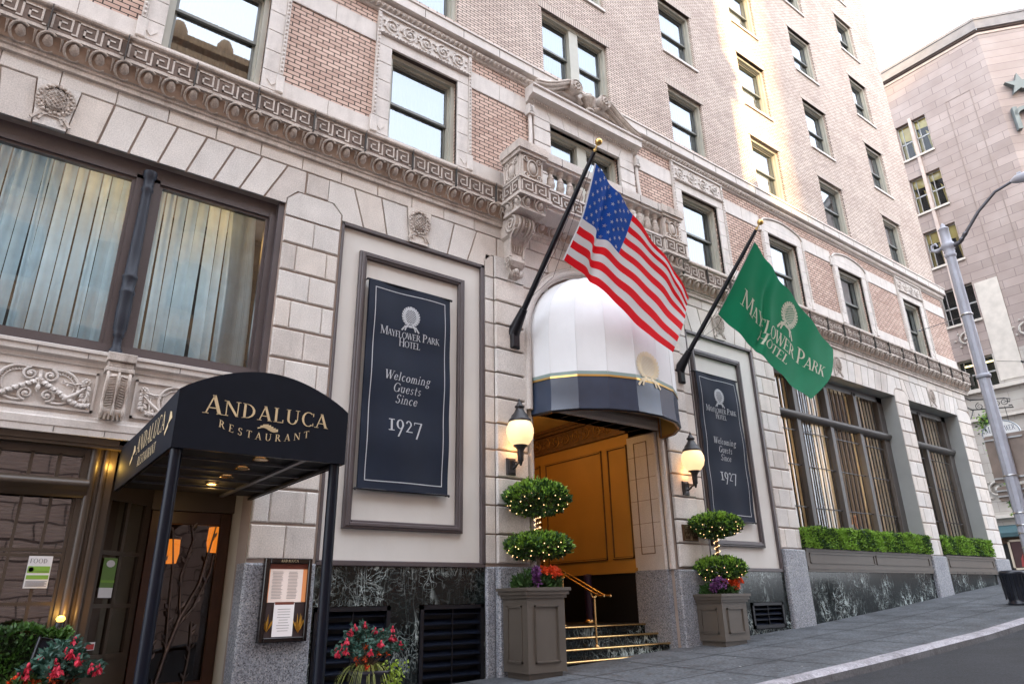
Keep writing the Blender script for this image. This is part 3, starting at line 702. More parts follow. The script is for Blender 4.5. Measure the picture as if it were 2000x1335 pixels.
# ---------------------------------------------------------------- main cornice
m=MB(); YC=-.25
m.sweepx([(0,8.66),(-.05,8.67),(-.05,8.74),(-.075,8.76),(-.075,8.80),(-.10,8.82),(-.20,9.03),(-.21,9.045),(YC,9.05),(YC,9.42),(-.29,9.435),(-.305,9.46),(-.305,9.49),(0,9.60)],X0,X1+.25)
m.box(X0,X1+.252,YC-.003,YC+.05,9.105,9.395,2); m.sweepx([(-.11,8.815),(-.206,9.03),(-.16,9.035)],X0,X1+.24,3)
for x0 in [X0+.10+.96*k for k in range(37)]:
    m.box(x0,x0+.014,YC-.06,YC+.02,9.05,9.485,1)
for k in range(23):
    a=X0+.10+.96*k
    if a>16.3: break
    greek(m,a+.03,a+.94,9.115,9.385,YC)
scrolls(m,16.45,X1+.2,9.12,9.39,YC-.005)
eggs(m,X0,X1+.2,8.925,-.155,.2)
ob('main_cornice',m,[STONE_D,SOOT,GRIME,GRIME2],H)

# ---------------------------------------------------------------- rusticated stone ground storey
OPEN=[(-3.67,2.95,-1.,7.70),(3.95,6.92,-1.,7.70),(12.95,15.66,-1.,7.70),(16.62,23.6,-1.,7.70),(24.6,28.45,-1.,7.70)]
m=MB()
wall_holes(m,X0,X1,-1.5,9.5,OPEN+[(7.99,11.71,-1,4.97)],y=.03,rev=.42,m=0)
ob('stone_backing',m,mat('stone_joint_shadow',(.34,.27,.23),.9),H)
m=MB(); ZG=[2.08+.4915*k for k in range(13)]
def pier(x0,x1,single=False,y=0.,ch=(True,True)):
    w_=x1-x0; g=.016
    for k in range(12):
        z0,z1=ZG[k]+g,ZG[k+1]-g
        if single: cuts=[x0,x1]
        elif k%2: cuts=[x0,x0+w_*.26,x0+w_*.84,x1] if False else [x0,x0+w_*.25,x0+w_*.80,x1]
        else: cuts=[x0,x0+w_*.53,x1]
        if k==11:
            c=.17
            pts=[(x0,z0),(x1,z0),(x1,z1-c if ch[1] else z1),(x1-c if ch[1] else x1,z1),(x0+c if ch[0] else x0,z1),(x0,z1-c if ch[0] else z1)]
            m.prism(pts,y,y+.06); continue
        for i,(a,b) in enumerate(zip(cuts,cuts[1:])):
            m.bbox(a+(.004 if i else 0),b-(.004 if i<len(cuts)-2 else 0),y,y+.06,z0,z1,.018)
pier(X0,-3.67); pier(2.97,3.91); pier(7.15,7.86,True,-.06,(False,False)); pier(11.85,12.6,True,-.06,(False,False)); pier(15.72,16.6); pier(23.64,24.58); pier(28.47,X1)
for x0,x1 in((6.94,7.14),(12.62,12.93)):
    for k in range(12): m.bbox(x0,x1,.0,.06,ZG[k]+.013,ZG[k+1]-.013,.01)
# voussoirs of the flat arches
def vous(c,a,kt,kb,first_t=.26,first_b=.19,zb=7.70,zt=8.41):
    g=.017
    J=[(first_t,first_b)]; k=1
    while first_b+kb*k<a-.12: J.append((first_t+kt*k,first_b+kb*k)); k+=1
    J.append((a+.30,a-.0))
    m.prism([(c-J[0][1],zb),(c+J[0][1],zb),(c+J[0][0],zt),(c-J[0][0],zt)],-.03,.05)
    for s in(1,-1):
        for (t0,b0),(t1,b1) in zip(J,J[1:]):
            pl=[(c+s*(b0+g),zb),(c+s*(b1-(g if b1<a-.01 else 0)),zb),(c+s*(t1-g),zt-.012),(c+s*(t0+g),zt-.012)]
            if b1>a-.01: pl=[(c+s*(b0+g),zb),(c+s*b1,zb),(c+s*b1,7.80),(c+s*(b1+.17),7.985),(c+s*(t1-g),7.985) if t1>a+.18 else (c+s*(b1+.17),7.99),(c+s*(t1-g),zt-.012),(c+s*(t0+g),zt-.012)]
            if s<0: pl=pl[::-1]
            m.prism(pl,0.,.05)
    return J
vous(-.36,3.31,.43,.395); vous(5.43,1.49,.53,.455,.25,.185); vous(14.3,1.35,.53,.455,.25,.185); vous(20.11,3.49,.43,.41); vous(26.52,1.93,.43,.40)
# infill blocks beside the fans, over the piers
for a,b in((3.26,3.66),(7.24,7.9),(11.8,12.63),(15.97,16.30),(23.91,24.28),(28.77,X1)):
    m.bbox(a+.01,b-.01,0,.05,7.99+.01,8.40,.01)
m.bbox(X0,-3.98,0,.05,8.0,8.40,.01)
# blocks round the entrance arch
for z0,z1 in ((7.99,8.40),):
    for k in range(6):
        a=7.92+k*.65; b=min(a+.65,11.8)
        if b-a>.1: m.bbox(a+.006,b-.006,0,.05,z0+.01,z1,.01)
for k in range(6):
    z0,z1=ZG[6+k]+.013,ZG[7+k]-.013
    for s in(1,-1):
        zz=max(0,(z0+z1)/2+.12-6.5); hw=2.02*math.sqrt(max(0,1-(zz/1.76)**2))
        a,b=9.85+s*hw,9.85+s*1.99
        a,b=min(a,b),max(a,b)
        if b-a>.12: m.bbox(a,b,0,.05,z0,z1,.01)
# top running course
x=X0; k=0
while x<X1-.1:
    b=min(x+.705,X1); m.bbox(x+.006,b-.006,0,.05,8.425,8.72,.01); x=b
rb=random.Random(6); cur=-1; k_=0
for i_,f_ in enumerate(m.f):
    if min(f_)>cur: k_=rb.choice((0,0,1,1,2,3))
    cur=max(cur,max(f_)); m.m[i_]=k_
ob('rusticated_stone_facing',m,[STONE_B,mat('pale_stone_warm',(.69,.625,.565),.75,var=.09,vs=2.4,fine=.22,fs=55,bump=.15,bs=90,dirt=.16),mat('pale_stone_cool',(.675,.638,.60),.75,var=.09,vs=2.4,fine=.25,fs=55,bump=.15,bs=90,dirt=.12),mat('pale_stone_dull',(.62,.565,.52),.75,var=.12,vs=2.4,fine=.25,fs=55,bump=.15,bs=90,dirt=.25)],H)
# lintel strip over entrance opening
m=MB()
m.sweepx([(.45,4.97),(.0,4.97),(-.02,5.02),(-.02,5.14),(0,5.2)],7.86,11.84)
for k in range(9): m.box(8.2+k*.42,8.212+k*.42,-.003,.46,4.962,4.972,1)
# jamb mouldings and tiled reveal
for s,xa in((1,11.71),(-1,7.99)):
    for x0_,y0_,r in((xa,.05,.07),(xa-s*.06,.17,.05)):
        m.tube([(x0_,y0_,2.05),(x0_,y0_,4.97)],r,10)
    X=xa-s*.09
    m.face([(X,.2,2.05),(X,.2,4.97),(X,1.0,4.97),(X,1.0,2.05)]); m.face([(X,.95,2.05),(X,.95,4.97),(X+s*.3,1.0,4.97),(X+s*.3,1.0,2.05)])
    m.face([(X+s*.3,.2,4.97),(X,.2,4.97),(X,1.0,4.97),(X+s*.3,1.0,4.97)])
    for k in range(6): m.box(min(X,X-s*.003),max(X,X-s*.003),.2,1.,2.53+k*.49,2.54+k*.49,1)
    for y in(.40,.78): m.box(min(X,X-s*.012),max(X,X-s*.012),y,y+.018,2.4,4.8,1)
    m.box(min(X,X-s*.012),max(X,X-s*.012),.40,.798,4.8,4.818,1); m.box(min(X,X-s*.012),max(X,X-s*.012),.40,.798,2.38,2.4,1)
ob('entrance_surround',m,[STONE,mat('tile_joint',(.20,.14,.10),.9)],H)
# granite plinths
m=MB()
def plinth(x0,x1,y,zt=2.04,yb=.3,c=.03):
    m=MB(); m.bbox(x0,x1,y,yb,zw(x0)-.5,zt,c); ob('granite_plinth',m,GRANITE,H,org=((x0+x1)/2,y,zw(x0)))
plinth(X0,-3.65,-.07); plinth(2.93,3.93,-.07); plinth(7.12,7.9,-.12); plinth(6.93,7.12,-.02); plinth(11.72,12.64,-.12); plinth(12.64,12.95,-.02); plinth(15.68,16.62,-.07,2.56); plinth(23.6,24.6,-.07,2.56); plinth(28.43,X1+.06,-.07,2.56)
for a_,b_ in((11.58,11.73),(7.97,8.1)):
    m=MB(); m.box(a_,b_,.1,1.0,.2,2.05); ob('granite_jamb',m,GRANITE,H,org=((a_+b_)/2,.1,.4))

# keystone medallions
m=MB(); put(m,[[(a*.54,b*.54) for a,b in pl] for pl in emblem()],5.43,8.07,-.05,th=.025)
m.ell((5.43,-.03,8.13),(.13,.06,.165),12,8)
for sg in(1,-1):
    for k in range(-3,4):
        P=[(5.43+x,-.045-.045*math.sqrt(max(0,1-(x/.14)**2)),8.13+sg*x*1.05+k*.062) for x in [j*.02 for j in range(-6,7)] if (x/.13)**2+((sg*x*1.05+k*.062)/.165)**2<1]
        if len(P)>2: m.tube(P,.008,4)
for k in range(26):
    a=k*2*PI/26; m.ell((5.43+(.185+.02*(k%2))*math.cos(a),-.045,8.13+(.215+.02*(k%2))*math.sin(a)),(.028,.028,.028),6,4)
M0=ob('keystone_medallion',m,STONE_D,H,org=(5.43,0,8.07))
for c in(-.36,14.3,20.11,26.52): dup(M0,H,(c-5.43,0,0))

# ---------------------------------------------------------------- plaster panels with frames
def panel(c,x0,x1,fx0,fx1):
    m=MB(); m.box(x0+.0,x1-.0,.07,.2,2.06,7.71)
    P=ob('stucco_panel',m,CREAM,H,org=(c,0,2.1))
    m=MB()
    for a,b,z0,z1 in((x0,x0+.045,2.06,7.7),(x1-.085,x1,2.06,7.7),(x0,x1,7.63,7.70),(x0,x1,2.02,2.10)): m.bbox(a,b,.0,.1,z0,z1,.01)
    t=.13
    def fr(a,b,z0,z1,y,w_):
        m.bbox(a,a+w_,y,.1,z0,z1,.012); m.bbox(b-w_,b,y,.1,z0,z1,.012); m.bbox(a+w_,b-w_,y,.1,z1-w_,z1,.012); m.bbox(a+w_,b-w_,y,.1,z0,z0+w_,.012)
    fr(fx0,fx1,2.56,7.25,.0,.13); fr(fx0+.035,fx1-.035,2.595,7.215,-.02,.06)
    ob('panel_frame',m,PURPLE,P,org=(c,0,2.1))
panel(5.43,3.95,6.93,4.32,6.47); panel(14.3,12.94,15.68,13.08,15.06)
# marble dado and louvred vents
m=MB(); wall_holes(m,3.93,6.93,-.8,2.03,[(3.98,5.19,.2,1.46),(5.69,6.90,.2,1.46)],y=.03,rev=.25); ob('marble_dado',m,MARBLE,H,org=(5.4,0,.3))
m=MB(); wall_holes(m,12.95,15.68,0,2.03,[(14.2,15.45,.80,1.36)],y=.03,rev=.25); ob('marble_dado',m,MARBLE,H,org=(14.3,0,.3))
for a_,b_ in((16.62,23.6),(24.6,28.43)):
    m=MB(); m.box(a_,b_,.03,.1,.3,2.28); ob('marble_dado',m,MARBLE,H,org=((a_+b_)/2,0,.8))
def louver(x0,x1,z0,z1,n):
    m=MB()
    for a,b,c,d in((x0,x0+.06,z0,z1),(x1-.06,x1,z0,z1),(x0,x1,z1-.06,z1),(x0,x1,z0,z0+.07)): m.box(a,b,.0,.16,c,d)
    m.box((x0+x1)/2-.008,(x0+x1)/2+.008,.02,.05,z0,z1)
    L_=ob('louvred_vent',m,BLACKM,H,org=(x0,0,z0))
    s=MB()
    for k in range(n):
        z=z0+.1+(z1-z0-.2)*k/(n-1)
        s.face([(x0+.06,.03,z-.03),(x1-.06,.03,z-.03),(x1-.06,.13,z+.045),(x0+.06,.13,z+.045)]); s.face([(x0+.06,.03,z-.045),(x1-.06,.03,z-.045),(x1-.06,.03,z-.03),(x0+.06,.03,z-.03)])
        s.face([(x0+.06,.03,z-.045),(x0+.06,.13,z+.03),(x1-.06,.13,z+.03),(x1-.06,.03,z-.045)])
    s.face([(x0,.22,z0),(x1,.22,z0),(x1,.22,z1),(x0,.22,z1)],1)
    ob('louvre_slats',s,[DARKB,BLACKI],L_,org=(x0,0,z0))
louver(3.99,5.18,.20,1.45,8); louver(5.70,6.89,.20,1.45,8); louver(14.22,15.43,.81,1.35,4)

# ---------------------------------------------------------------- balcony
BX0,BX1,BY=7.2,12.25,-.85
B=MB(); 
def ybox(mb,x0,x1,y0,y1,z0,z1,m=0): mb.box(x0,x1,y0,y1,z0,z1,m)
B.box(BX0+.75,BX1-.75,-.80,0,9.07,9.42); B.box(BX0+.05,BX1-.05,-.74,0,8.98,9.07)
B.box(BX0+.7,BX1-.7,-.83,-.3,9.40,9.45)
B.box(BX0+.6,BX1-.6,-.82,-.58,10.03,10.10); B.box(BX0+.6,BX1-.6,-.86,-.55,10.10,10.27); B.box(BX0+.6,BX1-.6,-.84,-.57,10.27,10.31)
for x in [8.35+.6*k for k in range(6)]: B.box(x,x+.01,-.864,-.6,10.09,10.275,1)
B.box(BX0+.8,BX1-.8,-.803,-.79,9.11,9.39,2); greek(B,BX0+.80,BX1-.80,9.12,9.38,-.80)
BAL=ob('balcony',B,[STONE,SOOT,GRIME],H)
def xz(x0):  # map local (a,y,c) to side face at x=x0 looking from -x
    return lambda a,y,c:(x0+y,-a,c)
def pedestal(x0,x1):
    m=MB(); y0=BY
    m.box(x0,x1,y0,-.2,9.06,9.42); m.box(x0-.02,x1+.02,y0-.03,-.2,9.42,9.46); m.box(x0-.03,x1+.03,y0-.04,-.2,9.02,9.085)
    m.box(x0+.08,x1-.12,y0+.05,-.2,9.44,10.06); m.box(x0+.02,x1-.06,y0+.0,-.2,10.04,10.12); m.box(x0-.02,x1-.02,y0-.04,-.2,10.12,10.28); m.box(x0-.0,x1-.04,y0-.02,-.2,10.28,10.33)
    m.box(x0+.03,x1-.03,y0-.003,y0+.01,9.12,9.39,1); m.box(x0-.003,x0+.01,-.82,-.3,9.12,9.39,1); m.box(x0+.13,x1-.17,y0+.047,y0+.06,9.5,10.0,2)
    greek(m,x0+.04,x1-.04,9.13,9.38,y0)
    greek(m,.29,.84,9.13,9.38,0,0,lambda a,y,c:(x0+y,-1.13+a,c))
    # cartouche on front and side
    for f,w_ in((None,1),(lambda a,y,c:(x0+.08+(y-(y0+.05)),-.48+(a-(x0+x1)/2+.02)*.9,c),1)):
        cx=(x0+x1)/2-.02; Y=y0+.05
        g=f or (lambda a,y,c:(a,y,c))
        m.tube([g(cx+.13*math.cos(a*PI/8),Y-.02,9.75+.19*math.sin(a*PI/8)) for a in range(17)],.018,5)
        rows=[[g(cx+.10*math.sin(PI*i/6)*math.cos(j*PI/5),Y-.05*math.sin(PI*i/6)*math.sin(j*PI/5),9.75+.15*math.cos(PI*i/6)) for j in range(6)] for i in range(7)]
        m.grid(rows)
        for sx in(1,-1):
            for sz in(1,-1): spiral(m,cx+sx*.17,9.75+sz*.19,Y-.01,.075,1.3,sx,0,.02,0,f)
        for z0_,z1_ in((9.47,9.50),(10.0,10.03)): m.prism([(x0+.10,z0_),(x1-.14,z0_),(x1-.14,z1_),(x0+.10,z1_)],Y-.015,Y+.01,0,f)
        for a_,b_ in((x0+.10,x0+.13),(x1-.17,x1-.14)): m.prism([(a_,9.47),(b_,9.47),(b_,10.03),(a_,10.03)],Y-.015,Y+.01,0,f)
    ob('pedestal',m,[STONE_D,GRIME,GRIME2],BAL)
    e=MB(); a,b=x0+.06,x1-.06
    e.box(a+.02,b-.02,y0+.1,-.2,8.80,9.04); e.box(a-.0,b+.0,y0+.08,-.2,8.77,8.82)
    eggs(e,a,b,8.92,y0+.06,.2,tilt=.05,u=.3); eggs(e,.25,.85,8.92,0,.2,0,lambda X,Y,Z:(a+.0+Y,-1.08+X,Z),.3,.05)
    ob('egg_moulding_block',e,STONE_D,BAL)
pedestal(BX0,BX0+.77); pedestal(BX1-.77,BX1)
bal=MB(); pr=[(.075,0),(.075,.045),(.05,.05),(.045,.07),(.06,.10),(.092,.17),(.095,.21),(.075,.27),(.078,.275),(.078,.30),(.07,.305),(.07,.315),(.077,.32),(.07,.36),(.045,.43),(.04,.46),(.06,.475),(.06,.49),(.045,.5),(.075,.53),(.08,.54),(.08,.60)]
bal.lathe(pr,(8.14,-.70,9.44),14)
BL=ob('baluster',bal,STONE_D,BAL,org=(8.14,-.7,9.44))
n=13
for k in range(1,n): dup(BL,BAL,(k*(11.36-8.14)/(n-1),0,0))
# scroll brackets
def bracket(c):
    m=MB(); w_=.22
    prof=[]  # (depth, z) front silhouette
    pts=[(.02,8.80),(.50,8.78),(.56,8.66),(.54,8.52),(.44,8.42),(.30,8.36),(.22,8.2),(.20,8.05),(.24,7.95),(.27,7.86),(.22,7.76),(.14,7.70),(.10,7.60),(.02,7.46)]
    for i in range(len(pts)-1):
        (d0,z0),(d1,z1)=pts[i],pts[i+1]
        t=1 if z0>8.4 else (.72 if z0>7.75 else .5)
        t1=1 if z1>8.4 else (.72 if z1>7.75 else .5)
        W0,W1=w_*t,w_*t1
        m.face([(c-W0,-d0,z0),(c-W1,-d1,z1),(c+W1,-d1,z1),(c+W0,-d0,z0)])
        for s in(-1,1): m.face([(c+s*W0,-d0,z0),(c+s*W1,-d1,z1),(c+s*W1,.03,z1),(c+s*W0,.03,z0)])
    f=lambda s:(lambda a,y,cc:(c+s*(w_+.0)+s*(-y)*.9*0+s*.012,-a,cc))
    for s in(-1,1):
        g=lambda a,y,cc,s=s:(c+s*(w_+.01-y),-a,cc)
        spiral(m,.34,8.60,0,.20,2.0,-1,PI/2,.035,0,g)
        g2=lambda a,y,cc,s=s:(c+s*(w_*.74-y),-a,cc)
        spiral(m,.15,7.88,0,.11,1.6,1,-PI/2,.028,0,g2)
        m.tube([(c+s*w_*1.0,-.50,8.46),(c+s*w_*.95,-.33,8.37),(c+s*w_*.8,-.24,8.18),(c+s*w_*.75,-.24,7.95)],.028,6)
    for k,x in enumerate((-.16,-.08,0,.08,.16)):
        P=[(c+x,-(.345+.235*math.cos(a)),8.60+.2*math.sin(a)) for a in [PI*.55-PI*1.05*j/12 for j in range(13)]]
        if k==2:
            for p in P: m.ell(p,(.022,.022,.022),6,4)
        else: m.tube(P,.028,6)
    for k in range(5):
        a=-.6+.3*k; m.tube([(c,-.12,7.50),(c+a*.22,-.2,7.58),(c+a*.30,-.21,7.68)],[.02,.035,.012],5)
    for k in range(5):
        x=(k-2)*.055; m.tube([(c+x,-.235,8.34),(c+x*1.3,-.225,8.2),(c+x*.8,-.22,8.05)],[.012,.028,.008],5)
    m.ell((c,-.20,7.66),(.06,.06,.07),8,6)
    return m
BR=ob('scroll_bracket',bracket(7.56),STONE_D,H,org=(7.56,0,8.0)); dup(BR,H,(4.32,0,0))

# ---------------------------------------------------------------- balcony window surround and broken pediment
m=MB(); CX=9.88
for s in(1,-1):
    a,b=(8.25,8.74) if s<0 else (11.02,11.52)
    for k in range(6): 
        z0=9.62+.4*k; z1=min(z0+.4,11.9)
        m.bbox(a,b,-.09,.05,z0+.008,z1-.008,.01)
    # scrolled side strip and little block
    x=a-.1 if s<0 else b+.1
    m.tube([(x,-.07,10.3),(x+s*.03,-.09,10.9),(x,-.08,11.4),(x+s*0,-.07,11.85)],[.07,.05,.045,.045],8)
    m.bbox(x-.09,x+.09,-.16,.02,11.84,12.1); greek(m,x-.06,x+.06,11.89,12.05,-.16,u=.12,th=.012)
J=[0,.225,.70,1.13,1.25]
vt=[-1.63,-1.25,-.77,-.27,.27,.77,1.25,1.63]; vb=[-1.14,-1.1,-.70,-.24,.24,.70,1.1,1.14]
for i in range(7):
    p=[(CX+vb[i]+.006,11.88),(CX+vb[i+1]-.006,11.88),(CX+vt[i+1]-.006,12.22),(CX+vt[i]+.006,12.22)]
    if i==0: p=[(8.25,11.9),(8.74,11.9),(8.74,11.88),(CX+vb[1]-.006,11.88),(CX+vt[1]-.006,12.22),(8.25,12.22)]
    if i==6: p=[(CX+vb[6]+.006,11.88),(11.02,11.88),(11.52,11.9),(11.52,12.22),(CX+vt[6]+.006,12.22)]
    m.prism(p,-.09,.34 if 0<i<6 else .05)
m.sweepx([(0,12.2),(-.10,12.22),(-.13,12.27),(-.16,12.30),(-.30,12.33),(-.30,12.50),(-.34,12.53),(-.34,12.57),(0,12.62)],8.08,11.66)
for k in range(44): m.box(8.2+k*.077,8.235+k*.077,-.16,-.09,12.235,12.28)
ob('balcony_window_surround',m,[TERRA,SOOT],H)
m=MB()
for s in(1,-1):
    P=[(1.72,12.62),(1.60,12.66),(1.40,12.72),(1.15,12.84),(.95,12.97),(.75,13.10),(.60,13.17),(.50,13.20)]
    for q,(dy,dz,r) in enumerate(((-.30,0,.055),(-.24,-.07,.045),(-.34,.05,.035),(-.12,-.02,.08),(-.18,-.15,.03))):
        m.tube([(CX+s*x,dy,z+dz) for x,z in P],r,7)
    rows=[[(CX+s*x,y,z+.03*(y<-.2)) for y in(-.34,-.1,0)] for x,z in P]; m.grid(rows,sm=False)
    rows=[[(CX+s*x,-.1,zz) for zz in(12.55,z)] for x,z in P]; m.grid(rows,sm=False)
    rows=[[(CX+s*x,-.29,zz) for zz in(z-.12,z)] for x,z in P]; m.grid(rows,sm=False)
    rows=[[(CX+s*x,y,z-.12) for y in(-.29,-.08)] for x,z in P]; m.grid(rows,sm=False)
    # rosette
    c=(CX+s*.47,-.42,13.10)
    m.lathe([(.0,-.30),(.17,-.30),(.185,-.05),(.19,.0),(.17,.03),(.155,.01),(.0,.0)],(c[0],c[1]+.05,c[2]),20,0,False,'y')
    for k in range(8):
        a=k*PI/4; m.ell((c[0]+.085*math.cos(a),c[1]+.03,c[2]+.085*math.sin(a)),(.042,.03,.042),6,4)
    m.ell((c[0],c[1]+.02,c[2]),(.035,.03,.035),6,4)
    m.tube([(CX+s*.42,-.25,12.95),(CX+s*.22,-.2,12.80),(CX+s*.12,-.2,12.88)],[.03,.07,.02],6)
# urn with fruit
m.lathe([(.0,12.60),(.13,12.61),(.14,12.66),(.06,12.70),(.05,12.75),(.09,12.80),(.17,12.92),(.2,12.98),(.2,13.0),(0,13.0)],(CX,-.24,0),16)
for k in range(14): m.tube([(CX+.09*math.cos(k*PI/7),-.24+.09*math.sin(k*PI/7),12.79),(CX+.19*math.cos(k*PI/7),-.24+.19*math.sin(k*PI/7),12.96)],.014,4)
rnd=random.Random(3)
for k in range(16):
    a=rnd.uniform(0,2*PI); r=rnd.uniform(0,.13); m.ell((CX+r*math.cos(a),-.24+r*math.sin(a),13.03+.16*(1-r/.16)*rnd.random()),(.055,.055,.055),7,5)
ob('broken_pediment',m,STONE_D,H)

# ---------------------------------------------------------------- entrance arch moulding
m=MB()
def arch_pt(t,a,b,zc=6.55):  # t 0..1 left spring .. right
    an=PI-PI*t; return (9.85+a*math.cos(an),zc+b*math.sin(an))
for a,b,y,r in((1.93,1.70,-.05,.075),(2.0,1.78,-.02,.05),(1.86,1.62,-.02,.04)):
    P=[(9.85-a,y,4.9)]+[(lambda q:(q[0],y,q[1]))(arch_pt(k/32,a,b)) for k in range(33)]+[(9.85+a,y,4.9)]
    m.tube(P,r,8)
ob('entrance_arch_moulding',m,STONE,H)
# tympanum wall above lintel
m=MB(); m.face([(7.95,.04,5.1),(11.75,.04,5.1),(11.75,.04,8.4),(7.95,.04,8.4)]); ob('arch_infill',m,STONE,H)

# ---------------------------------------------------------------- vestibule
m=MB()
for x in(11.63,8.07):
    s=-1 if x>10 else 1
    m.face([(x,.95,2.06),(x,7,2.06),(x,7,5.14),(x,.95,5.14)])
m.face([(8.07,7,1),(11.63,7,1),(11.63,7,5.7),(8.07,7,5.7)],1)
for x in(11.62,8.08):
    m.face([(x,.95,.9),(x,7,.9),(x,7,2.06),(x,.95,2.06)],1)
m.face([(8.07,.6,5.7),(11.63,.6,5.7),(11.63,7,5.7),(8.07,7,5.7)],2)
for x,s in((11.63,-1),(8.07,1)):
    m.box(min(x,x+s*.05),max(x,x+s*.05),.95,7,2.02,2.12,0)
    m.box(min(x,x+s*.10),max(x,x+s*.10),.95,7,5.10,5.17,3); m.box(min(x,x+s*.14),max(x,x+s*.14),.95,7,5.55,5.62,3); m.box(min(x,x+s*.2),max(x,x+s*.2),.95,7,5.62,5.7,3)
    m.box(min(x,x+s*.04),max(x,x+s*.04),.95,7,5.17,5.55,3)
    for a,b in((1.02,1.68),(1.86,4.0),(4.2,4.85),(5.05,6.8)):
        for (p,q,r,t) in((a,a+.05,2.32,4.84),(b-.05,b,2.32,4.84),(a,b,2.32,2.37),(a,b,4.79,4.84)):
            m.box(min(x,x+s*.03),max(x,x+s*.03),p,q,r,t,3)
            m.box(min(x,x+s*.045),max(x,x+s*.045),p+.015,q-.015,r+.015,t-.015,0)
ob('vestibule_lining',m,[ORANGE,BLACKI,mat('ochre_ceiling',(.62,.42,.12),.6),BROWNC],H)
m=MB(); g=lambda a,y,c:(11.59+y,a,c); scrolls(m,1.0,5.6,5.18,5.54,0,0,g)
ob('gilt_frieze',m,mat('antique_gilt',(.30,.17,.06),.4,.6,var=.3,vs=9),H)
m=MB()
m.lathe([(.0,0),(.13,.0),(.14,.03),(.12,.05),(.12,.08),(.0,.08)],(11.0,1.9,1.0),20); 
ob('brass_post_base',m,BRASS,H)
m=MB(); m.lathe([(.085,1.08),(.085,1.95),(.1,2.0),(.0,2.02)],(11.0,1.9,0),16); ob('purple_post',m,mat('dark_purple',(.03,.012,.04),.5),H)

# ---------------------------------------------------------------- steps
T=thing('entrance_steps',(9.85,.5,.3),'green marble entrance steps with brass nosings climbing into the hotel doorway','steps')
m=MB()
for k,(z,y) in enumerate(((.48,-.08),(.65,.22),(.825,.52),(1.0,.85))):
    m.box(7.98,11.72,y,7 if k==3 else y+.7,-.2,z)
ob('marble_risers',m,MARBLE,T)
for k,(z,y) in enumerate(((.48,-.08),(.65,.22),(.825,.52),(1.0,.85))):
    m=MB(); m.box(7.98,11.72,y-.022,y+.05,z-.035,z+.006); m.tube([(7.98,y-.022,z-.015),(11.72,y-.022,z-.015)],.021,8)
    ob('brass_nosing',m,BRASS,T)
m=MB(); m.box(8.02,11.68,.90,7,1.0,1.006); ob('door_mat',m,BLACKI,T)
# handrail
T=thing('brass_handrail',(9.7,.3,.65),'double brass handrail on two posts rising up the entrance steps','handrail')
for x,y,z0,z1 in((9.72,.36,.655,1.52),(9.70,1.25,1.0,1.90)):
    m=MB(); m.tube([(x,y,z0),(x,y,z1)],.022,10); m.lathe([(.05,0),(.05,.012),(.03,.03),(.022,.035)],(x,y,z0),14)
    m.tube([(x-.085,y,z1+.12),(x-.08,y,z1+.06),(x-.045,y,z1+.015),(x,y,z1),(x+.045,y,z1+.015),(x+.08,y,z1+.06),(x+.085,y,z1+.12)],.014,8)
    m.ell((x,y,z1),(.03,.03,.03),8,6)
    ob('post',m,BRASS,T)
for dx in(-.085,.085):
    m=MB(); m.tube([(9.71+dx,1.35,2.05),(9.71+dx,1.25,2.02),(9.71+dx,.36,1.64),(9.71+dx,.12,1.55),(9.71+dx,-.02,1.55)],.02,10); ob('rail',m,BRASS,T)
# ---------------------------------------------------------------- left bay: big first-floor window, carved spandrel
def fbox(mb,a,b,z0,z1,y,t,d=.1,m=0):
    mb.box(a,a+t,y,y+d,z0,z1,m); mb.box(b-t,b,y,y+d,z0,z1,m); mb.box(a+t,b-t,y,y+d,z1-t,z1,m); mb.box(a+t,b-t,y,y+d,z0,z0+t,m)
COLP=mat('slate_blue_column_paint',(.022,.026,.038),.5,spec=.3)
m=MB(); G=MB()
lights=[(-3.50,-1.85),(-1.58,.80),(1.12,2.76)]
m.box(-3.67,2.95,.16,.34,7.44,7.72); m.box(-3.67,2.95,.10,.34,4.60,4.80); m.box(-3.67,-3.5,.14,.34,4.7,7.5); m.box(2.76,2.95,.14,.34,4.7,7.5)
m.box(2.86,2.95,.05,.2,4.6,7.7)
for a,b in((.80,1.12),(-1.85,-1.58)): m.box(a,b,.16,.34,4.7,7.5)
for a,b in lights:
    fbox(m,a,b,4.80,7.44,.19,.045,.08); G.face([(a+.04,.24,4.84),(b-.04,.24,4.84),(b-.04,.24,7.4),(a+.04,.24,7.4)])
W=ob('display_window',m,PURPLE,H,org=(-.36,0,4.7)); ob('pane',G,GLASS_G,W,org=(-.36,0,4.7))
c=MB(); rd=random.Random(12)
for a,b in((-3.45,-1.9),(-1.55,.72),(1.14,2.42)):
    x=a
    while x<b:
        w_=rd.uniform(.07,.17); dz=rd.uniform(-.03,.05); n=6; ln=rd.uniform(-.025,.025)
        c.grid([[(x+w_*i/n+ln*(1-k),.36+.07*(1-math.sin(PI*i/n))+dz,4.75+2.85*k) for k in(0,.5,1)] for i in range(n+1)]); x+=w_+rd.uniform(.0,.022)
n=60; c.grid([[(2.28+.40*(i/n)*(1-.12*z/4)-.04*z/4+.03*math.sin(z*.9),.33+.02*math.sin(i*2.1)+.02*math.sin(i*.5),4.72+z*.72) for z in range(5)] for i in range(n+1)])
ob('pleated_drape',c,SHEERB,W,org=(-.36,0,4.7))
for x_ in(-1.8,.1,1.9): lamp('drape_fill',(x_,1.5,6.0),26,(.80,.92,1.),.6)  # unseen cool lamps added to brighten the drapes from behind
lamp('drape_top_fill',(2.2,1.0,7.3),13,(1.,.55,.15),.3); lamp('drape_top_fill',(.5,1.0,7.3),12,(1.,.55,.15),.3)  # unseen warm lamps added to tint the tops of the drapes
for x,z in((.18,6.75),(.24,6.72)):
    pass
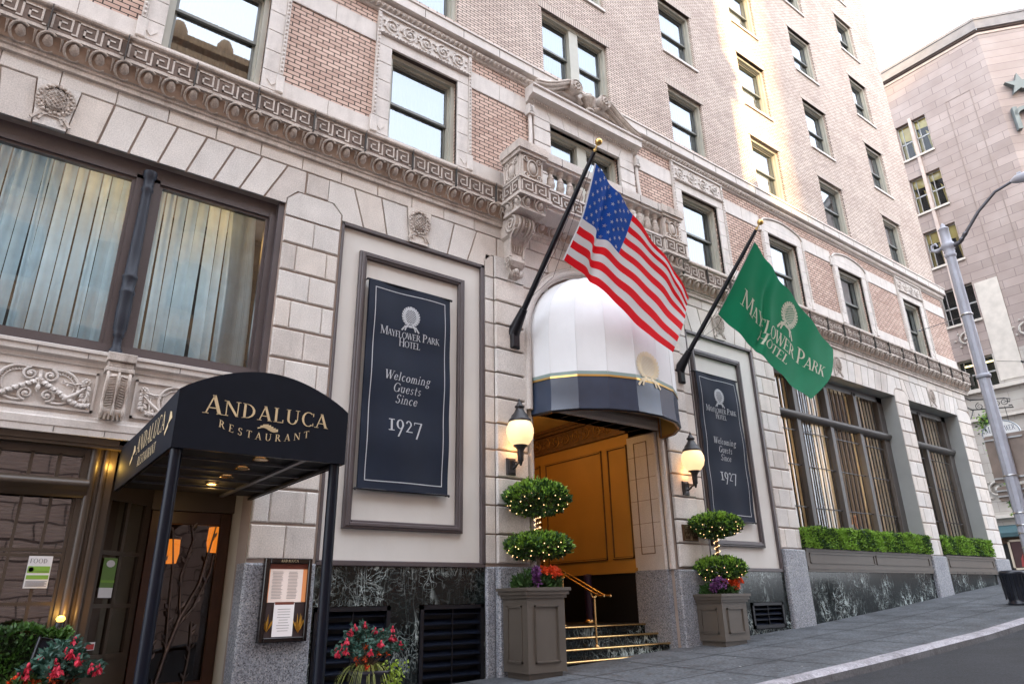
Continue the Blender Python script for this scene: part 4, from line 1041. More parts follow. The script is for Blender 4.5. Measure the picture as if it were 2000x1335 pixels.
for x in(.96,-1.68):
    m=MB(); m.lathe([(.085,0),(.085,.10),(.055,.16),(.05,.30),(.075,.33),(.06,.36),(.085,.42),(.092,.7),(.085,.92),(.098,.95),(.098,.98),(.085,1.0),(.088,1.16),(.098,1.18),(.098,1.21),(.08,1.24),(.076,1.6),(.065,2.45),(.062,2.58),(.085,2.62),(.07,2.66),(.07,2.80),(.095,2.84),(.095,2.92)],(x,.10,4.62),16)
    ob('colonnette',m,COLP,W,org=(x,0,4.7))
# carved terracotta spandrel
m=MB()
m.box(-3.67,2.95,-.02,.3,3.52,4.62)
m.sweepx([(0,4.40),(-.04,4.42),(-.05,4.47),(-.09,4.50),(-.09,4.57),(-.11,4.58),(-.11,4.62),(0,4.66)],-3.67,2.93)
m.sweepx([(-.02,3.52),(-.05,3.52),(-.05,3.60),(-.06,3.61),(-.06,3.70),(-.04,3.72),(-.03,3.76),(-.0,3.79)],-3.67,2.93)
for x in [-3.4+.55*k for k in range(12)]:
    m.box(x,x+.008,-.054,0,3.53,3.7,1); m.box(x+.2,x+.208,-.094,0,4.5,4.57,1)
def cunit(cx,gl=True):
    Y=-.035
    for s in(1,-1):
        ox,oz=cx+s*.21,4.09
        for r,t in((.215,.020),(.165,.008)): m.tube([(ox+s*r*math.cos(a),Y,oz+r*math.sin(a)) for a in [math.radians(112-224*k/16) for k in range(17)]],t,6)
        for k in range(16):
            a=math.radians(95-11*k); m.tube([(ox+s*.17*math.cos(a),Y,oz+.17*math.sin(a)),(ox+s*.205*math.cos(a),Y,oz+.205*math.sin(a))],.007,4)
        spiral(m,cx+s*.105,4.215,Y-.005,.082,1.5,-s,PI/2,.02); spiral(m,cx+s*.11,3.965,Y-.005,.082,1.5,s,-PI/2,.02)
        m.ell((cx+s*.105,Y-.02,4.215),(.025,.02,.025),6,4); m.ell((cx+s*.11,Y-.02,3.965),(.028,.02,.028),6,4)
        P=[(.02,4.14),(.12,4.08),(.24,4.01),(.36,3.93),(.48,3.885),(.56,3.90)]
        for q in range(len(P)-1):
            for k in range(4):
                t=k/4; x=P[q][0]*(1-t)+P[q+1][0]*t; z=P[q][1]*(1-t)+P[q+1][1]*t
                d=Vector((s*(P[q+1][0]-P[q][0]),-.25*(k%2),P[q+1][1]-P[q][1]+.03*((-1)**k))); m.leaf((cx+s*x,Y-.03,z),d,.05,.085,0,(0,1,0)); m.ell((cx+s*x,Y-.015,z+.012*((-1)**k)),(.035,.022,.026),6,4)
        m.tube([(cx+s*.50,Y,3.86),(cx+s*.53,Y-.03,4.02),(cx+s*.52,Y,4.12)],[.02,.012,.006],5)
    m.ell((cx,Y-.02,4.17),(.022,.025,.06),8,5); m.ell((cx,Y-.02,4.05),(.03,.025,.045),8,5); m.tube([(cx,Y,4.27),(cx,Y-.02,4.0)],[.03,.014],6)
def cend(x,s):
    Y=-.04
    for k in range(8): a=k*PI/4; m.ell((x+.035*math.cos(a),Y,4.20+.035*math.sin(a)),(.022,.02,.022),6,4)
    m.ell((x,Y-.015,4.20),(.02,.02,.02),6,4)
    for k in range(6): m.leaf((x,Y-.01,4.16-.035*k),(.7*(-1)**k,-.2,-.5),.04,.075,0,(0,1,0)); m.leaf((x,Y-.01,4.16-.035*k),(-.7*(-1)**k,-.2,-.3),.04,.07,0,(0,1,0))
    m.ell((x,Y,3.95),(.022,.02,.045),6,4)
    m.tube([(x,Y,4.18),(x-s*.12,Y-.01,4.15),(x-s*.26,Y,4.17)],[.016,.014,.006],5)
    for k in range(5): m.leaf((x-s*(.05+.045*k),Y-.01,4.155),(-s*.5,-.1,.8*(-1)**k),.03,.05,0,(0,1,0))
    m.tube([(x,Y,4.13),(x-s*.10,Y-.02,4.02),(x-s*.22,Y-.01,3.93)],[.014,.026,.03],6); m.ell((x-s*.13,Y-.01,3.93),(.026,.02,.045),6,4)
for a,b,us in((-3.52,-1.92,(-2.72,)),(-1.55,.82,(.20,-.93)),(1.25,2.86,(1.98,))):
    for p,q,r,s_ in((a,b,4.31,4.34),(a,b,3.82,3.85),(a,a+.03,3.82,4.34),(b-.03,b,3.82,4.34)): m.box(p,q,-.05,.0,r,s_)
    m.box(a+.03,b-.03,-.024,0,3.85,4.31)
    for u in us: cunit(u)
    cend(a+.12,-1); cend(b-.12,1)
ob('carved_spandrel',m,[TERRA,SOOT],H)
def bigconsole(c):
    m=MB()
    m.bbox(c-.17,c+.17,-.2,.0,4.50,4.62); m.bbox(c-.15,c+.15,-.17,0,4.42,4.50); m.bbox(c-.17,c+.17,-.19,0,4.36,4.42)
    pr=[(-.16,4.36),(-.19,4.30),(-.19,4.22),(-.15,4.10),(-.11,3.98),(-.12,3.90),(-.14,3.86),(-.12,3.80),(-.04,3.76),(0,3.76)]
    m.sweepx([(0,4.36)]+pr,c-.13,c+.13,0,True)
    for s in(1,-1):
        m.tube([(c+s*.125,y,z) for y,z in pr[:8]],.022,6)
        for k in range(13): m.tube([(c+s*.03,-.20+.006*k,4.30-.033*k),(c+s*.10,-.19+.006*k,4.285-.033*k)],.011,4)
    m.tube([(c,y-.012,z) for y,z in pr[:8]],.016,6)
    for k in range(6): m.tube([(c+(k-2.5)*.045,-.12,3.82),(c+(k-2.5)*.052,-.11,3.74)],[.02,.012],5)
    return m
BC=ob('spandrel_console',bigconsole(1.03),STONE_D,H,org=(1.03,0,4.2)); dup(BC,H,(-2.78,0,0))

# ---------------------------------------------------------------- shopfront under the left bay
m=MB(); G=MB(); y=.16
m.box(-3.67,1.20,.0,.14,3.44,3.52); m.box(-3.67,2.95,.02,.5,3.40,3.46)
m.box(-3.67,.98,y,y+.12,3.30,3.42); m.box(-3.67,.98,y-.05,y+.14,2.86,2.98)
m.sweepx([(y-.04,2.78),(y-.09,2.82),(y-.10,2.88),(y-.16,2.90),(y-.17,2.96),(y-.04,3.02)],-3.67,.95,0,True)
for a,b in((.86,1.22),): m.box(a,b,y-.02,y+.25,-.3,3.42)
m.lathe([(.055,-.3),(.055,3.4)],(.97,y-.03,0),14); m.lathe([(.04,-.3),(.04,3.4)],(1.1,y-.02,0),12)
xs_=[-3.6,-2.9,-2.2,-1.5,-.8,-.38,-.02,.31,.60,.86]
for k,x in enumerate(xs_): m.box(x-.02,x+.02,y,y+.08,2.98,3.32)
xs2=[-3.6,-3.0,-2.4,-1.8,-1.2,-.64,-.02,.30,.60,.84]
for x in xs2: m.box(x-.018,x+.018,y+.02,y+.08,1.15,2.82)
for z in(1.15,1.56,2.10,2.16+.0,2.82): m.box(-3.67,.88,y+.022,y+.078,z-.02,z+.02)
m.box(-3.67,.88,y-.01,y+.12,-.4,1.14)
for a in(-3.4,-2.4,-1.4,-.4): m.bbox(a,a+.85,y-.03,y,.3,1.0,.02)
G.face([(-3.67,y+.05,2.98),(.86,y+.05,2.98),(.86,y+.05,3.3),(-3.67,y+.05,3.3)]); G.face([(-3.67,y+.05,1.15),(.86,y+.05,1.15),(.86,y+.05,2.8),(-3.67,y+.05,2.8)])
# angled sidelight, door surround
def q3(mb,a,b,z0,z1,t=.04,d=.05,m=0):
    """upright bar between plan points a,b"""
    v=Vector((b[0]-a[0],b[1]-a[1],0)); n=Vector((-v.y,v.x,0)).normalized()*d
    A=[(a[0],a[1]),(b[0],b[1]),(b[0]+n.x,b[1]+n.y),(a[0]+n.x,a[1]+n.y)]
    bb=len(mb.v); mb.v+=[(p[0],p[1],z0) for p in A]+[(p[0],p[1],z1) for p in A]
    for f in((0,3,2,1),(4,5,6,7),(0,1,5,4),(1,2,6,5),(2,3,7,6),(3,0,4,7)): mb.f.append(tuple(bb+i for i in f)); mb.m.append(m); mb.s.append(False)
A,Bp=(1.22,.34),(1.84,.86)
P=lambda t:(A[0]+(Bp[0]-A[0])*t,A[1]+(Bp[1]-A[1])*t)
q3(m,P(0),P(.10),-.3,3.4); q3(m,P(.88),P(1),-.3,3.4); q3(m,P(.46),P(.52),.9,2.85)
for z0,z1 in((2.82,3.4),(2.14,2.19),(1.50,1.55),(.88,.96),(-.3,.90)): q3(m,P(.1),P(.88),z0,z1)
G.face([(P(.1)[0]-.01,P(.1)[1]+.03,.9),(P(.9)[0]-.01,P(.9)[1]+.03,.9),(P(.9)[0]-.01,P(.9)[1]+.03,2.85),(P(.1)[0]-.01,P(.1)[1]+.03,2.85)])
m.box(1.84,2.97,.84,.95,2.78,3.4); m.box(1.2,2.97,.3,.9,3.38,3.42)
SF=ob('restaurant_shopfront',m,SHOPB,H,org=(1,0,0)); ob('pane',G,GLASS_S,SF,org=(1,0,0))
m=MB(); m.box(-3.67,2.97,-.05,.3,-1.2,-.2)
m.face([(2.96,.0,.0),(2.96,.0,3.4),(2.96,1.0,3.4),(2.96,1.0,.0)]); ob('alcove_side_wall',m,mat('cream_side_wall',(.50,.46,.38),.7),H)
m=MB(); 
for k in range(44): z=1.2+.05*k; m.face([(-3.6,.34,z),(.84,.34,z),(.84,.37,z+.022),(-3.6,.37,z+.022)])
ob('slatted_blind',m,mat('brown_blind_slat',(.12,.08,.055),.6),SF,org=(1,0,0))
m=MB(); m.face([(X0,3.6,-.5),(7,3.6,-.5),(7,3.6,8.8),(X0,3.6,8.8)]); m.face([(7,.5,-.5),(7,3.6,-.5),(7,3.6,8.8),(7,.5,8.8)]); m.face([(X0,.2,4.6),(7,.2,4.6),(7,3.6,4.6),(X0,3.6,4.6)]); m.face([(X0,.2,0.1),(7,.2,.1),(7,3.6,.1),(X0,3.6,.1)])
m.box(-3.6,2.9,.9,1.0,3.4,4.6)
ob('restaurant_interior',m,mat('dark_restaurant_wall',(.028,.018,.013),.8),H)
# door
D=MB(); y=.90
for a,b,z0,z1 in((1.86,2.02,-.2,2.78),(2.80,2.95,-.2,2.78),(2.02,2.80,2.60,2.78),(2.02,2.80,-.2,.55)): D.bbox(a,b,y,y+.06,z0,z1,.01)
DO=ob('restaurant_door',D,BROWNW,H,org=(2.4,.9,0))
g=MB(); g.face([(2.02,y+.03,.5),(2.80,y+.03,.5),(2.80,y+.03,2.62),(2.02,y+.03,2.62)]); ob('pane',g,GLASS_T,DO,org=(2.4,.9,0))
v=MB(); rnd=random.Random(5)
for s0,pts in enumerate(([(2.18,.3),(2.30,.9),(2.42,1.35),(2.62,1.8),(2.70,2.35),(2.74,2.6)],[(2.30,.9),(2.26,1.5),(2.24,2.0),(2.16,2.55)],[(2.38,1.2),(2.58,1.5),(2.74,1.95),(2.76,2.2)],[(2.1,.4),(2.12,1.2),(2.08,1.9),(2.12,2.4)],[(2.56,.4),(2.60,.9),(2.58,1.3)],[(2.42,1.35),(2.36,1.9),(2.46,2.4),(2.4,2.6)])):
    r=[.030,.026,.024,.018,.012,.008] if s0==0 else [.018,.014,.012,.008]
    v.tube([(x,y-.01+.01*math.sin(z*7),z) for x,z in pts],(r+[.006]*9)[:len(pts)],7)
    for k in range(7):
        i=rnd.randrange(len(pts)-1); t=rnd.random(); x=pts[i][0]*(1-t)+pts[i+1][0]*t; z=pts[i][1]*(1-t)+pts[i+1][1]*t
        v.leaf((x,y-.02,z),(rnd.choice((-.6,.6)),-.1,1),.05,.11)
ob('iron_vine_grille',v,mat('hammered_iron',(.14,.12,.12),.35,.8,var=.3,vs=12),DO,org=(2.4,.9,0))
# interior lamps seen through the door
def pend(x,yy,z,r,lab):
    T=thing('hanging_lamp',(x,yy,z),lab,'lamp','orange lamps hanging inside the restaurant')
    m=MB(); m.lathe([(r*.85,-r),(r,-r*.2),(r*.95,r),(0,r)],(x,yy,z),16); ob('lamp_shade',m,SHADE,T)
    m=MB(); m.tube([(x,yy,z+r),(x,yy,3.35)],.01,6); m.lathe([(r*.98,0),(r*1.02,.04),(0,.05)],(x,yy,z+r),16); ob('lamp_cord',m,BLACKM,T)
pend(2.30,1.75,2.28,.17,'orange glowing drum lamp nearer the left side of the restaurant door glass'); pend(3.12,2.1,2.50,.19,'orange glowing drum lamp behind the upper right of the door glass')
lamp('restaurant_glow',(2.9,2.4,2.1),1.2,(1,.35,.06),.15)
m=MB(); m.lathe([(.03,0),(.05,.03),(.035,.06),(0,.07)],(.93,-.02,1.36),12); 
ul=thing('uplight',(.80,.0,1.36),'small yellow uplight at the foot of the brown shopfront post, above the hedge','lamp')
ob('lens',m,emit('yellow_lens',(1.,.62,.1),.5),ul); m=MB(); m.lathe([(.05,0),(.05,.05),(.04,.06)],(.93,-.02,1.30),12); ob('housing',m,BLACKM,ul)
lamp('uplight_beam',(.93,-.06,1.45),2.2,(1,.55,.12),.04)
lamp('soffit_glow',(1.15,.05,3.2),2.4,(1,.6,.12),.05)

# ---------------------------------------------------------------- right bays
def bay(x0,x1,mulls,zs,yy=.45):
    cx=(x0+x1)/2; o=(cx,0,zs)
    m=MB()
    e_=.006; m.face([(x0+e_,.03,2.2),(x0+e_,.03,7.7),(x0+e_,yy,7.7),(x0+e_,yy,2.2)]); m.face([(x1-e_,.0,2.2),(x1-e_,yy,2.2),(x1-e_,yy,7.7),(x1-e_,.0,7.7)]); m.face([(x0,.03,7.69),(x1,.03,7.69),(x1,yy,7.69),(x0,yy,7.69)])
    R=ob('painted_reveal',m,GREYP,H,org=o)
    m=MB(); f=.22
    m.box(x0,x0+f,yy,yy+.2,zs,7.7); m.box(x1-f*1.6,x1,yy,yy+.2,zs,7.7); m.box(x0,x1,yy,yy+.2,7.5,7.7); m.box(x0,x1,yy,yy+.2,zs-.3,zs+.12)
    for x in mulls: m.box(x-.11,x+.11,yy,yy+.2,zs,7.6); m.box(x-.14,x-.11,yy-.04,yy+.1,zs,7.6)
    m.sweepx([(yy+.1,6.22),(yy-.05,6.24),(yy-.12,6.34),(yy-.12,6.40),(yy-.03,6.46),(yy+.1,6.46)],x0,x1-.05,0,True)
    Wd=ob('tall_mullioned_window',m,mat('window_brown_grey',(.085,.078,.075),.45,var=.1),R,org=o)
    return R,Wd
def bay_fill(R,x0,x1,mulls,zs,yy=.45):
    cx=(x0+x1)/2; o=(cx,0,zs)
    g=MB(); g.face([(x0,yy+.1,zs),(x1,yy+.1,zs),(x1,yy+.1,7.6),(x0,yy+.1,7.6)]); ob('pane',g,GLASS_R,R,org=o)
    b=MB(); ed=[x0+.2]+list(mulls)+[x1-.35]
    for p,q in zip(ed,ed[1:]):
        n=6; w_=(q-p-.24)/n
        for k in range(1,n+0): x=p+.12+w_*k; b.tube([(x,yy+.06,zs),(x,yy+.06,7.5)],.021,5)
        for z in(zs+.35,3.75,4.9,5.9): b.box(p+.11,q-.11,yy+.045,yy+.06,z-.014,z+.014)
    ob('window_bars',b,BLACKM,R,org=o)
    c=MB(); rnd=random.Random(int(x0))
    for p,q in zip(ed,ed[1:]):
        if 19.9<p<20.1: continue
        for a_,b_ in((p+.0,p+.22),(q-.58,q-.05)):
            n=18; c.grid([[(a_+(b_-a_)*i/n,yy+.28+.05*math.sin(i*1.3)+.02*math.sin(i*3.1),z) for z in(zs-.2,7.6)] for i in range(n+1)])
    ob('drape',c,DRAPE,R,org=o)
M1=(18.22,20.0,21.75); R1,_=bay(16.62,23.6,M1,2.75); bay_fill(R1,16.62,23.6,M1,2.75)
M2=(26.3,); R2,_=bay(24.6,28.45,M2,2.75); bay_fill(R2,24.6,28.45,M2,2.75)
m=MB()
m.face([(13,5.5,2),(29.5,5.5,2),(29.5,5.5,8.8),(13,5.5,8.8)]); m.face([(13,.5,8.2),(29.5,.5,8.2),(29.5,5.5,8.2),(13,5.5,8.2)]); m.face([(13,.5,2.3),(29.5,.5,2.3),(29.5,5.5,2.3),(13,5.5,2.3)]); m.face([(13,.5,2),(13,5.5,2),(13,5.5,8.8),(13,.5,8.8)])
for x in (15,18.5,21.5,24.5,27.5): m.box(x,x+.5,5.1,5.5,2,8.2)
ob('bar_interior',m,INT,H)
T=thing('chandelier',(20.2,2.6,6.0),'gold lit chandelier seen through the bars of the tall right window','chandelier')
m=MB(); m.tube([(20.2,2.6,8.2),(20.2,2.6,5.6)],.03,8); m.lathe([(.02,-.4),(.12,-.3),(.2,-.1),(.1,.1),(.04,.3)],(20.2,2.6,5.8),12)
for k in range(10):
    a=k*PI/5; m.tube([(20.2,2.6,5.6),(20.2+.4*math.cos(a),2.6+.4*math.sin(a),5.4),(20.2+.7*math.cos(a),2.6+.7*math.sin(a),5.7)],.02,6)
ob('arms',m,GOLD,T)
m=MB()
for k in range(10):
    a=k*PI/5; m.ell((20.2+.7*math.cos(a),2.6+.7*math.sin(a),5.78),(.06,.06,.09),8,6); m.ell((20.2+.35*math.cos(a+.3),2.6+.35*math.sin(a+.3),5.35),(.05,.05,.08),8,6)
ob('bulbs',m,emit('chandelier_bulb',(1.,.6,.2),2.),T)
lamp('chandelier_glow',(20.2,2.6,5.2),85,(1,.80,.56),.4); lamp('left_bar_glow',(17.4,2.2,5.4),60,(1,.55,.18),.3); lamp('bay_five_glow',(26.4,3.0,5.8),55,(1,.82,.6),.3)
# window boxes and hedges
LEAF_M=mat('leaf_deep',(.06,.15,.02),.5,var=.35,vs=9,trans=.15)
def window_box(x0,x1,lab):
    T=thing('window_box',((x0+x1)/2,0,2.05),lab,'planter','taupe window boxes on the ground floor')
    m=MB(); m.box(x0,x1,-.03,.40,2.16,2.58); m.box(x0,x1,-.055,.40,2.54,2.60); m.box(x0,x1,-.05,.3,2.10,2.17); m.box(x0,x1,-.035,.3,2.04,2.10)
    ob('box',m,TAUPE,T)
    m=MB(); n=2 if x1-x0>5 else 1; w_=(x1-x0-.2)/n
    for k in range(n):
        a=x0+.14+k*w_; b=a+w_-.1
        for p,q,r,s in((a,b,2.24,2.265),(a,b,2.465,2.49),(a,a+.03,2.24,2.49),(b-.03,b,2.24,2.49)): m.box(p,q,-.05,-.02,r,s)
    ob('moulding',m,TAUPE,T)
    if n==1:
        m=MB()
        for k in range(5): m.ell((x0+.6+k*.65,-.037,2.07),(.02,.01,.02),6,4)
        ob('drain_hole',m,BLACKM,T)
def foliage(mb,n,fn,w_=.05,l=.08,mf=None,rnd=random):
    for _ in range(n):
        p,nn=fn(rnd)
        d=Vector(nn)+Vector((rnd.uniform(-.9,.9),rnd.uniform(-.9,.9),rnd.uniform(-.6,.9)))
        s=rnd.uniform(.7,1.3)
        mb.leaf(p,d,w_*s,l*s,mf(rnd,p) if mf else 0)
def hedge(x0,x1,y0,y1,z0,z1,lab,n,wl=(.04,.06),grp=None,name='box_hedge'):
    T=thing(name,((x0+x1)/2,(y0+y1)/2,z0),lab,'hedge',grp)
    m=MB(); m.box(x0+.05,x1-.05,y0+.05,y1-.03,z0,z1-.06); ob('inner_twigs',m,mat('hedge_core',(.012,.022,.008),.9),T)
    m=MB(); rnd=random.Random(int(x0*10)+3)
    def fn(r):
        k=r.random(); x=r.uniform(x0,x1); bul=.035*math.sin(x*5.1)+.03*math.sin(x*13)
        if k<.55: return (x,y0+r.uniform(0,.07)-bul*.5,r.uniform(z0,z1)),(0,-1,.4)
        if k<.9: return (x,r.uniform(y0,y1),z1-r.uniform(0,.06)+bul),(0,0,1)
        e=x0 if r.random()<.6 else x1
        return (e+(r.uniform(0,.06) if e==x0 else -r.uniform(0,.06)),r.uniform(y0,y1),r.uniform(z0,z1)),(-1 if e==x0 else 1,0,.4)
    foliage(m,n,fn,wl[0],wl[1],lambda r,p:1 if (math.sin(p[0]*3.3)+math.sin(p[2]*9+p[0]*7))*.35+r.uniform(-.6,.6)>.25 else 0,rnd)
    ob('leaves',m,[LEAF_M if name=='restaurant_hedge' else LEAF_L,LEAF_D],T)
    return T
window_box(16.68,23.56,'long taupe window box with two raised panels under the wider right window')
window_box(24.64,28.42,'shorter taupe window box with one raised panel and drain holes beside the hotel corner')
G_='clipped hedges in the window boxes'
hedge(16.64,18.65,-.12,.38,2.60,3.10,'leftmost clipped green hedge in the long window box, above its left end',4200,grp=G_)
hedge(18.67,21.75,-.13,.38,2.60,3.11,'middle and longest clipped hedge in the long taupe window box',6200,grp=G_)
hedge(21.8,23.6,-.12,.38,2.60,3.12,'right clipped hedge in the long window box, against the stone pier',3800,grp=G_)
hedge(24.62,28.40,-.11,.38,2.62,3.15,'clipped hedge in the short window box nearest the hotel corner',6000,grp=G_)
T=thing('person',(21.75,1.2,2.3),'seated guest with grey hair and light blue shirt behind the window bars','person')
def skin(name,J,E_,mt,parent,lv=2):
    me=bpy.data.meshes.new(name); b=ORG[parent.name]
    me.from_pydata([tuple(Vector(j[0])-b) for j in J],E_,[]); o=bpy.data.objects.new(name,me); C.objects.link(o); o.parent=parent
    sk=o.modifiers.new('s','SKIN'); su=o.modifiers.new('u','SUBSURF'); su.levels=lv; su.render_levels=lv
    for v,j in zip(me.skin_vertices[0].data,J): v.radius=j[1]; v.use_root=False
    me.skin_vertices[0].data[0].use_root=True; me.materials.append(mt); ORG[o.name]=b; return o
px_,py_=21.75,1.2
SK=mat('skin_tone',(.50,.30,.22),.6)
skin('body',[((px_,py_,2.78),(.16,.12)),((px_,py_,2.98),(.14,.10)),((px_,py_-.01,3.24),(.17,.11)),((px_,py_,3.46),(.14,.09)),((px_,py_-.01,3.58),(.055,.055)),((px_-.01,py_-.03,3.69),(.085,.10)),((px_-.01,py_-.03,3.81),(.08,.095)),
 ((px_+.2,py_,3.46),(.06,.06)),((px_+.27,py_-.08,3.22),(.05,.05)),((px_+.16,py_-.30,3.16),(.035,.035)),((px_+.08,py_-.36,3.18),(.025,.04)),((px_-.2,py_,3.46),(.06,.06)),((px_-.27,py_-.08,3.22),(.05,.05)),((px_-.16,py_-.30,3.16),(.035,.035)),((px_-.08,py_-.36,3.18),(.025,.04)),
 ((px_+.1,py_-.40,2.80),(.08,.08)),((px_-.1,py_-.40,2.80),(.08,.08)),((px_+.1,py_-.42,2.68),(.06,.06)),((px_-.1,py_-.42,2.68),(.06,.06))],
 [(0,1),(1,2),(2,3),(3,4),(4,5),(5,6),(3,7),(7,8),(8,9),(9,10),(3,11),(11,12),(12,13),(13,14),(0,15),(0,16),(15,17),(16,18)],SK,T)
skin('blue_shirt',[((px_,py_,2.86),(.17,.13)),((px_,py_,3.00),(.155,.115)),((px_,py_-.01,3.24),(.185,.125)),((px_,py_,3.45),(.155,.105)),((px_,py_,3.53),(.08,.075)),((px_+.2,py_,3.45),(.075,.075)),((px_+.28,py_-.08,3.22),(.062,.062)),((px_-.2,py_,3.45),(.075,.075)),((px_-.28,py_-.08,3.22),(.062,.062))],
 [(0,1),(1,2),(2,3),(3,4),(3,5),(5,6),(3,7),(7,8)],mat('pale_blue_cotton',(.35,.50,.68),.8),T)
skin('grey_hair',[((px_-.01,py_+.0,3.83),(.092,.10)),((px_-.01,py_+.02,3.76),(.09,.09)),((px_-.01,py_+.03,3.69),(.07,.06))],[(0,1),(1,2)],mat('grey_hair',(.35,.33,.31),.8),T)
m=MB(); m.ell((px_-.01,py_-.145,3.74),(.016,.022,.024),6,4)
for s_ in(1,-1): m.ell((px_-.01+s_*.035,py_-.118,3.76),(.013,.01,.009),6,4); m.ell((px_-.01+s_*.09,py_-.03,3.75),(.012,.022,.03),6,4)
ob('face_features',m,SK,T)
T2=thing('bar_stool',(21.75,1.25,2.3),'dark seat under the guest behind the barred window','seat')
m=MB(); m.box(21.5,22.0,1.0,1.5,2.55,2.70); ob('seat',m,BROWNW,T2); m=MB(); m.box(21.5,22.0,1.42,1.5,2.7,3.1); ob('backrest',m,BROWNW,T2)
# left hedge in trough
hedge(-1.6,.96,-1.0,-.55,.55,1.31,'dark green clipped hedge in front of the brown restaurant windows',9000,(.035,.05),name='restaurant_hedge')
T=thing('hedge_trough',(-.3,-.78,.1),'dark brown wooden trough under the restaurant hedge','planter')
m=MB(); m.box(-1.6,.93,-1.0,-.55,zw(-1)-.05,.56); m.box(-1.63,.96,-1.03,-.52,.50,.56); ob('trough',m,SHOPB,T)
# ---------------------------------------------------------------- banners
def banner(cx,z0,z1,w_,lab,y=-.05):
    T=thing('hanging_banner',(cx,y,(z0+z1)/2),lab,'banner','navy welcome banners on the hotel wall')
    a,b=cx-w_/2,cx+w_/2; m=MB()
    n=16
    m.grid([[(a+(b-a)*i/40,y+.016*math.sin(i*.225+k*.075)+.01*math.sin(k*.325),z0+(z1-z0)*k/64) for k in range(65)] for i in range(41)])
    m.grid([[(a+(b-a)*i/10,y+.045,z0+(z1-z0)*k/2) for k in range(3)] for i in range(11)])
    ob('cloth',m,NAVYB,T)
    yy=y-.018
    def yf(x,z): i_=(x-a)/(b-a)*10; k_=(z-z0)/(z1-z0)*n; return y+.016*math.sin(i_*.9+k_*.3)+.01*math.sin(k_*1.3)-.0065
    ff=lambda aa,q,cc:(aa,yf(aa,cc),cc)
    m=MB()
    for k in range(32):
        c0=z0+.13+(z1-z0-.25)*k/32; c1=z0+.13+(z1-z0-.25)*(k+1)/32
        for p,q in((a+.11,a+.125),(b-.125,b-.11)): m.face([ff(p,0,c0),ff(q,0,c0),ff(q,0,c1),ff(p,0,c1)])
    for k in range(20):
        c0=a+.11+(b-a-.22)*k/20; c1=a+.11+(b-a-.22)*(k+1)/20
        for p,q in((z1-.135,z1-.12),(z0+.13,z0+.145)): m.face([ff(c0,0,p),ff(c1,0,p),ff(c1,0,q),ff(c0,0,q)])
    put(m,emblem(.40),cx,z1-.58,yy,0,0,ff)
    for s,z,sz,cp,tr in(('MAYFLOWER PARK',z1-.96,.115,1.3,-.03),('HOTEL',z1-1.11,.115,1.3,-.02)):
        p,ww=text_polys(s,sz,tr,cp); k=1.16/ww if s[0]=='M' else .42/ww; p=[[(u*k,v) for u,v in pl] for pl in p]; put(m,p,cx,z,yy,0,0,ff)
    for s,z,sz in(('Welcoming',z1-1.74,.155),('Guests',z1-1.94,.155),('Since',z1-2.13,.155),('1927',z1-2.60,.29)):
        p,ww=text_polys(s,sz,.09 if s!='1927' else .02,1.,.22 if s!='1927' else 0.); put(m,p,cx-(.03),z,yy,0,0,ff)
    ob('printed_lettering',m,mat('soft_white_print',(.42,.43,.45),.7,var=.02) if 'soft_white_print' not in bpy.data.materials else bpy.data.materials['soft_white_print'],T)
    for z in(z1,z0):
        m=MB(); m.tube([(a-.04,y+.02,z),(b+.04,y+.02,z)],.016,8)
        for x in(a-.03,b+.03): m.ell((x,y+.02,z-.01),(.022,.022,.022),8,5); m.tube([(x,y+.02,z),(x,.08,z)],.01,6)
        ob('hanging_rod',m,BLACKM,T)
banner(5.31,3.16,6.73,1.63,'large navy banner with white border on the cream panel left of the entrance')
banner(13.90,3.12,6.64,1.62,'navy banner with white border right of the entrance, behind the right flagpole')

# ---------------------------------------------------------------- wall lamps
def wall_lamp(cx,z,lab):
    T=thing('wall_lantern',(cx,-.06,z-.55),lab,'lamp','globe wall lanterns beside the entrance')
    y=-.34
    m=MB(); m.bbox(cx-.02-.10,cx-.02+.10,-.10,-.05,z-.72,z-.42,.015)
    m.bbox(cx-.02-.07,cx-.02+.07,-.115,-.09,z-.69,z-.45,.01); ob('wall_plate',m,BLACKG,T)
    m=MB()
    g=lambda a,yy,c:(cx+yy,a,c)
    m.tube([(cx,-.10,z-.62),(cx,-.17,z-.60),(cx,-.25,z-.54),(cx,y,z-.53)],.018,8); m.tube([(cx,-.1,z-.48),(cx,-.2,z-.50),(cx,y,z-.52)],.012,6)
    spiral(m,-.19,z-.56,0,.06,1.5,1,0,.012,0,g); spiral(m,-.14,z-.49,0,.04,1.5,-1,0,.01,0,g)
    m.lathe([(.0,-.60),(.02,-.58),(.035,-.52),(.055,-.50),(.055,-.42),(.06,-.40),(.06,-.33),(.085,-.27),(.13,-.24),(.13,-.225),(.0,-.225)],(cx,y,z),16)
    ob('scroll_arm',m,BLACKG,T)
    m=MB(); m.lathe([(.10,-.235),(.16,-.20),(.225,-.11),(.25,0),(.245,.09),(.21,.18),(.18,.215),(0,.215)],(cx,y,z),28); ob('globe',m,GLOBE,T)
    m=MB(); m.lathe([(.205,.20),(.21,.225),(.20,.25),(.165,.28),(.155,.32),(.11,.37),(.085,.42),(.065,.46),(.09,.475),(.09,.50),(.06,.52),(.045,.56),(.02,.585),(.028,.61),(.012,.64),(0,.65)],(cx,y,z),24); ob('cap',m,BLACKG,T)
    l=lamp('glow',(cx,y-.0,z),9,(1,.55,.22),.1,T); lamp('glow_wall',(cx+.02,-.20,z-.27),2.2,(1,.5,.18),.05,T)
wall_lamp(7.46,4.33,'lit globe lantern on the stone pier left of the entrance')
wall_lamp(12.26,4.31,'lit globe lantern on the stone pier right of the entrance, beside the second banner')

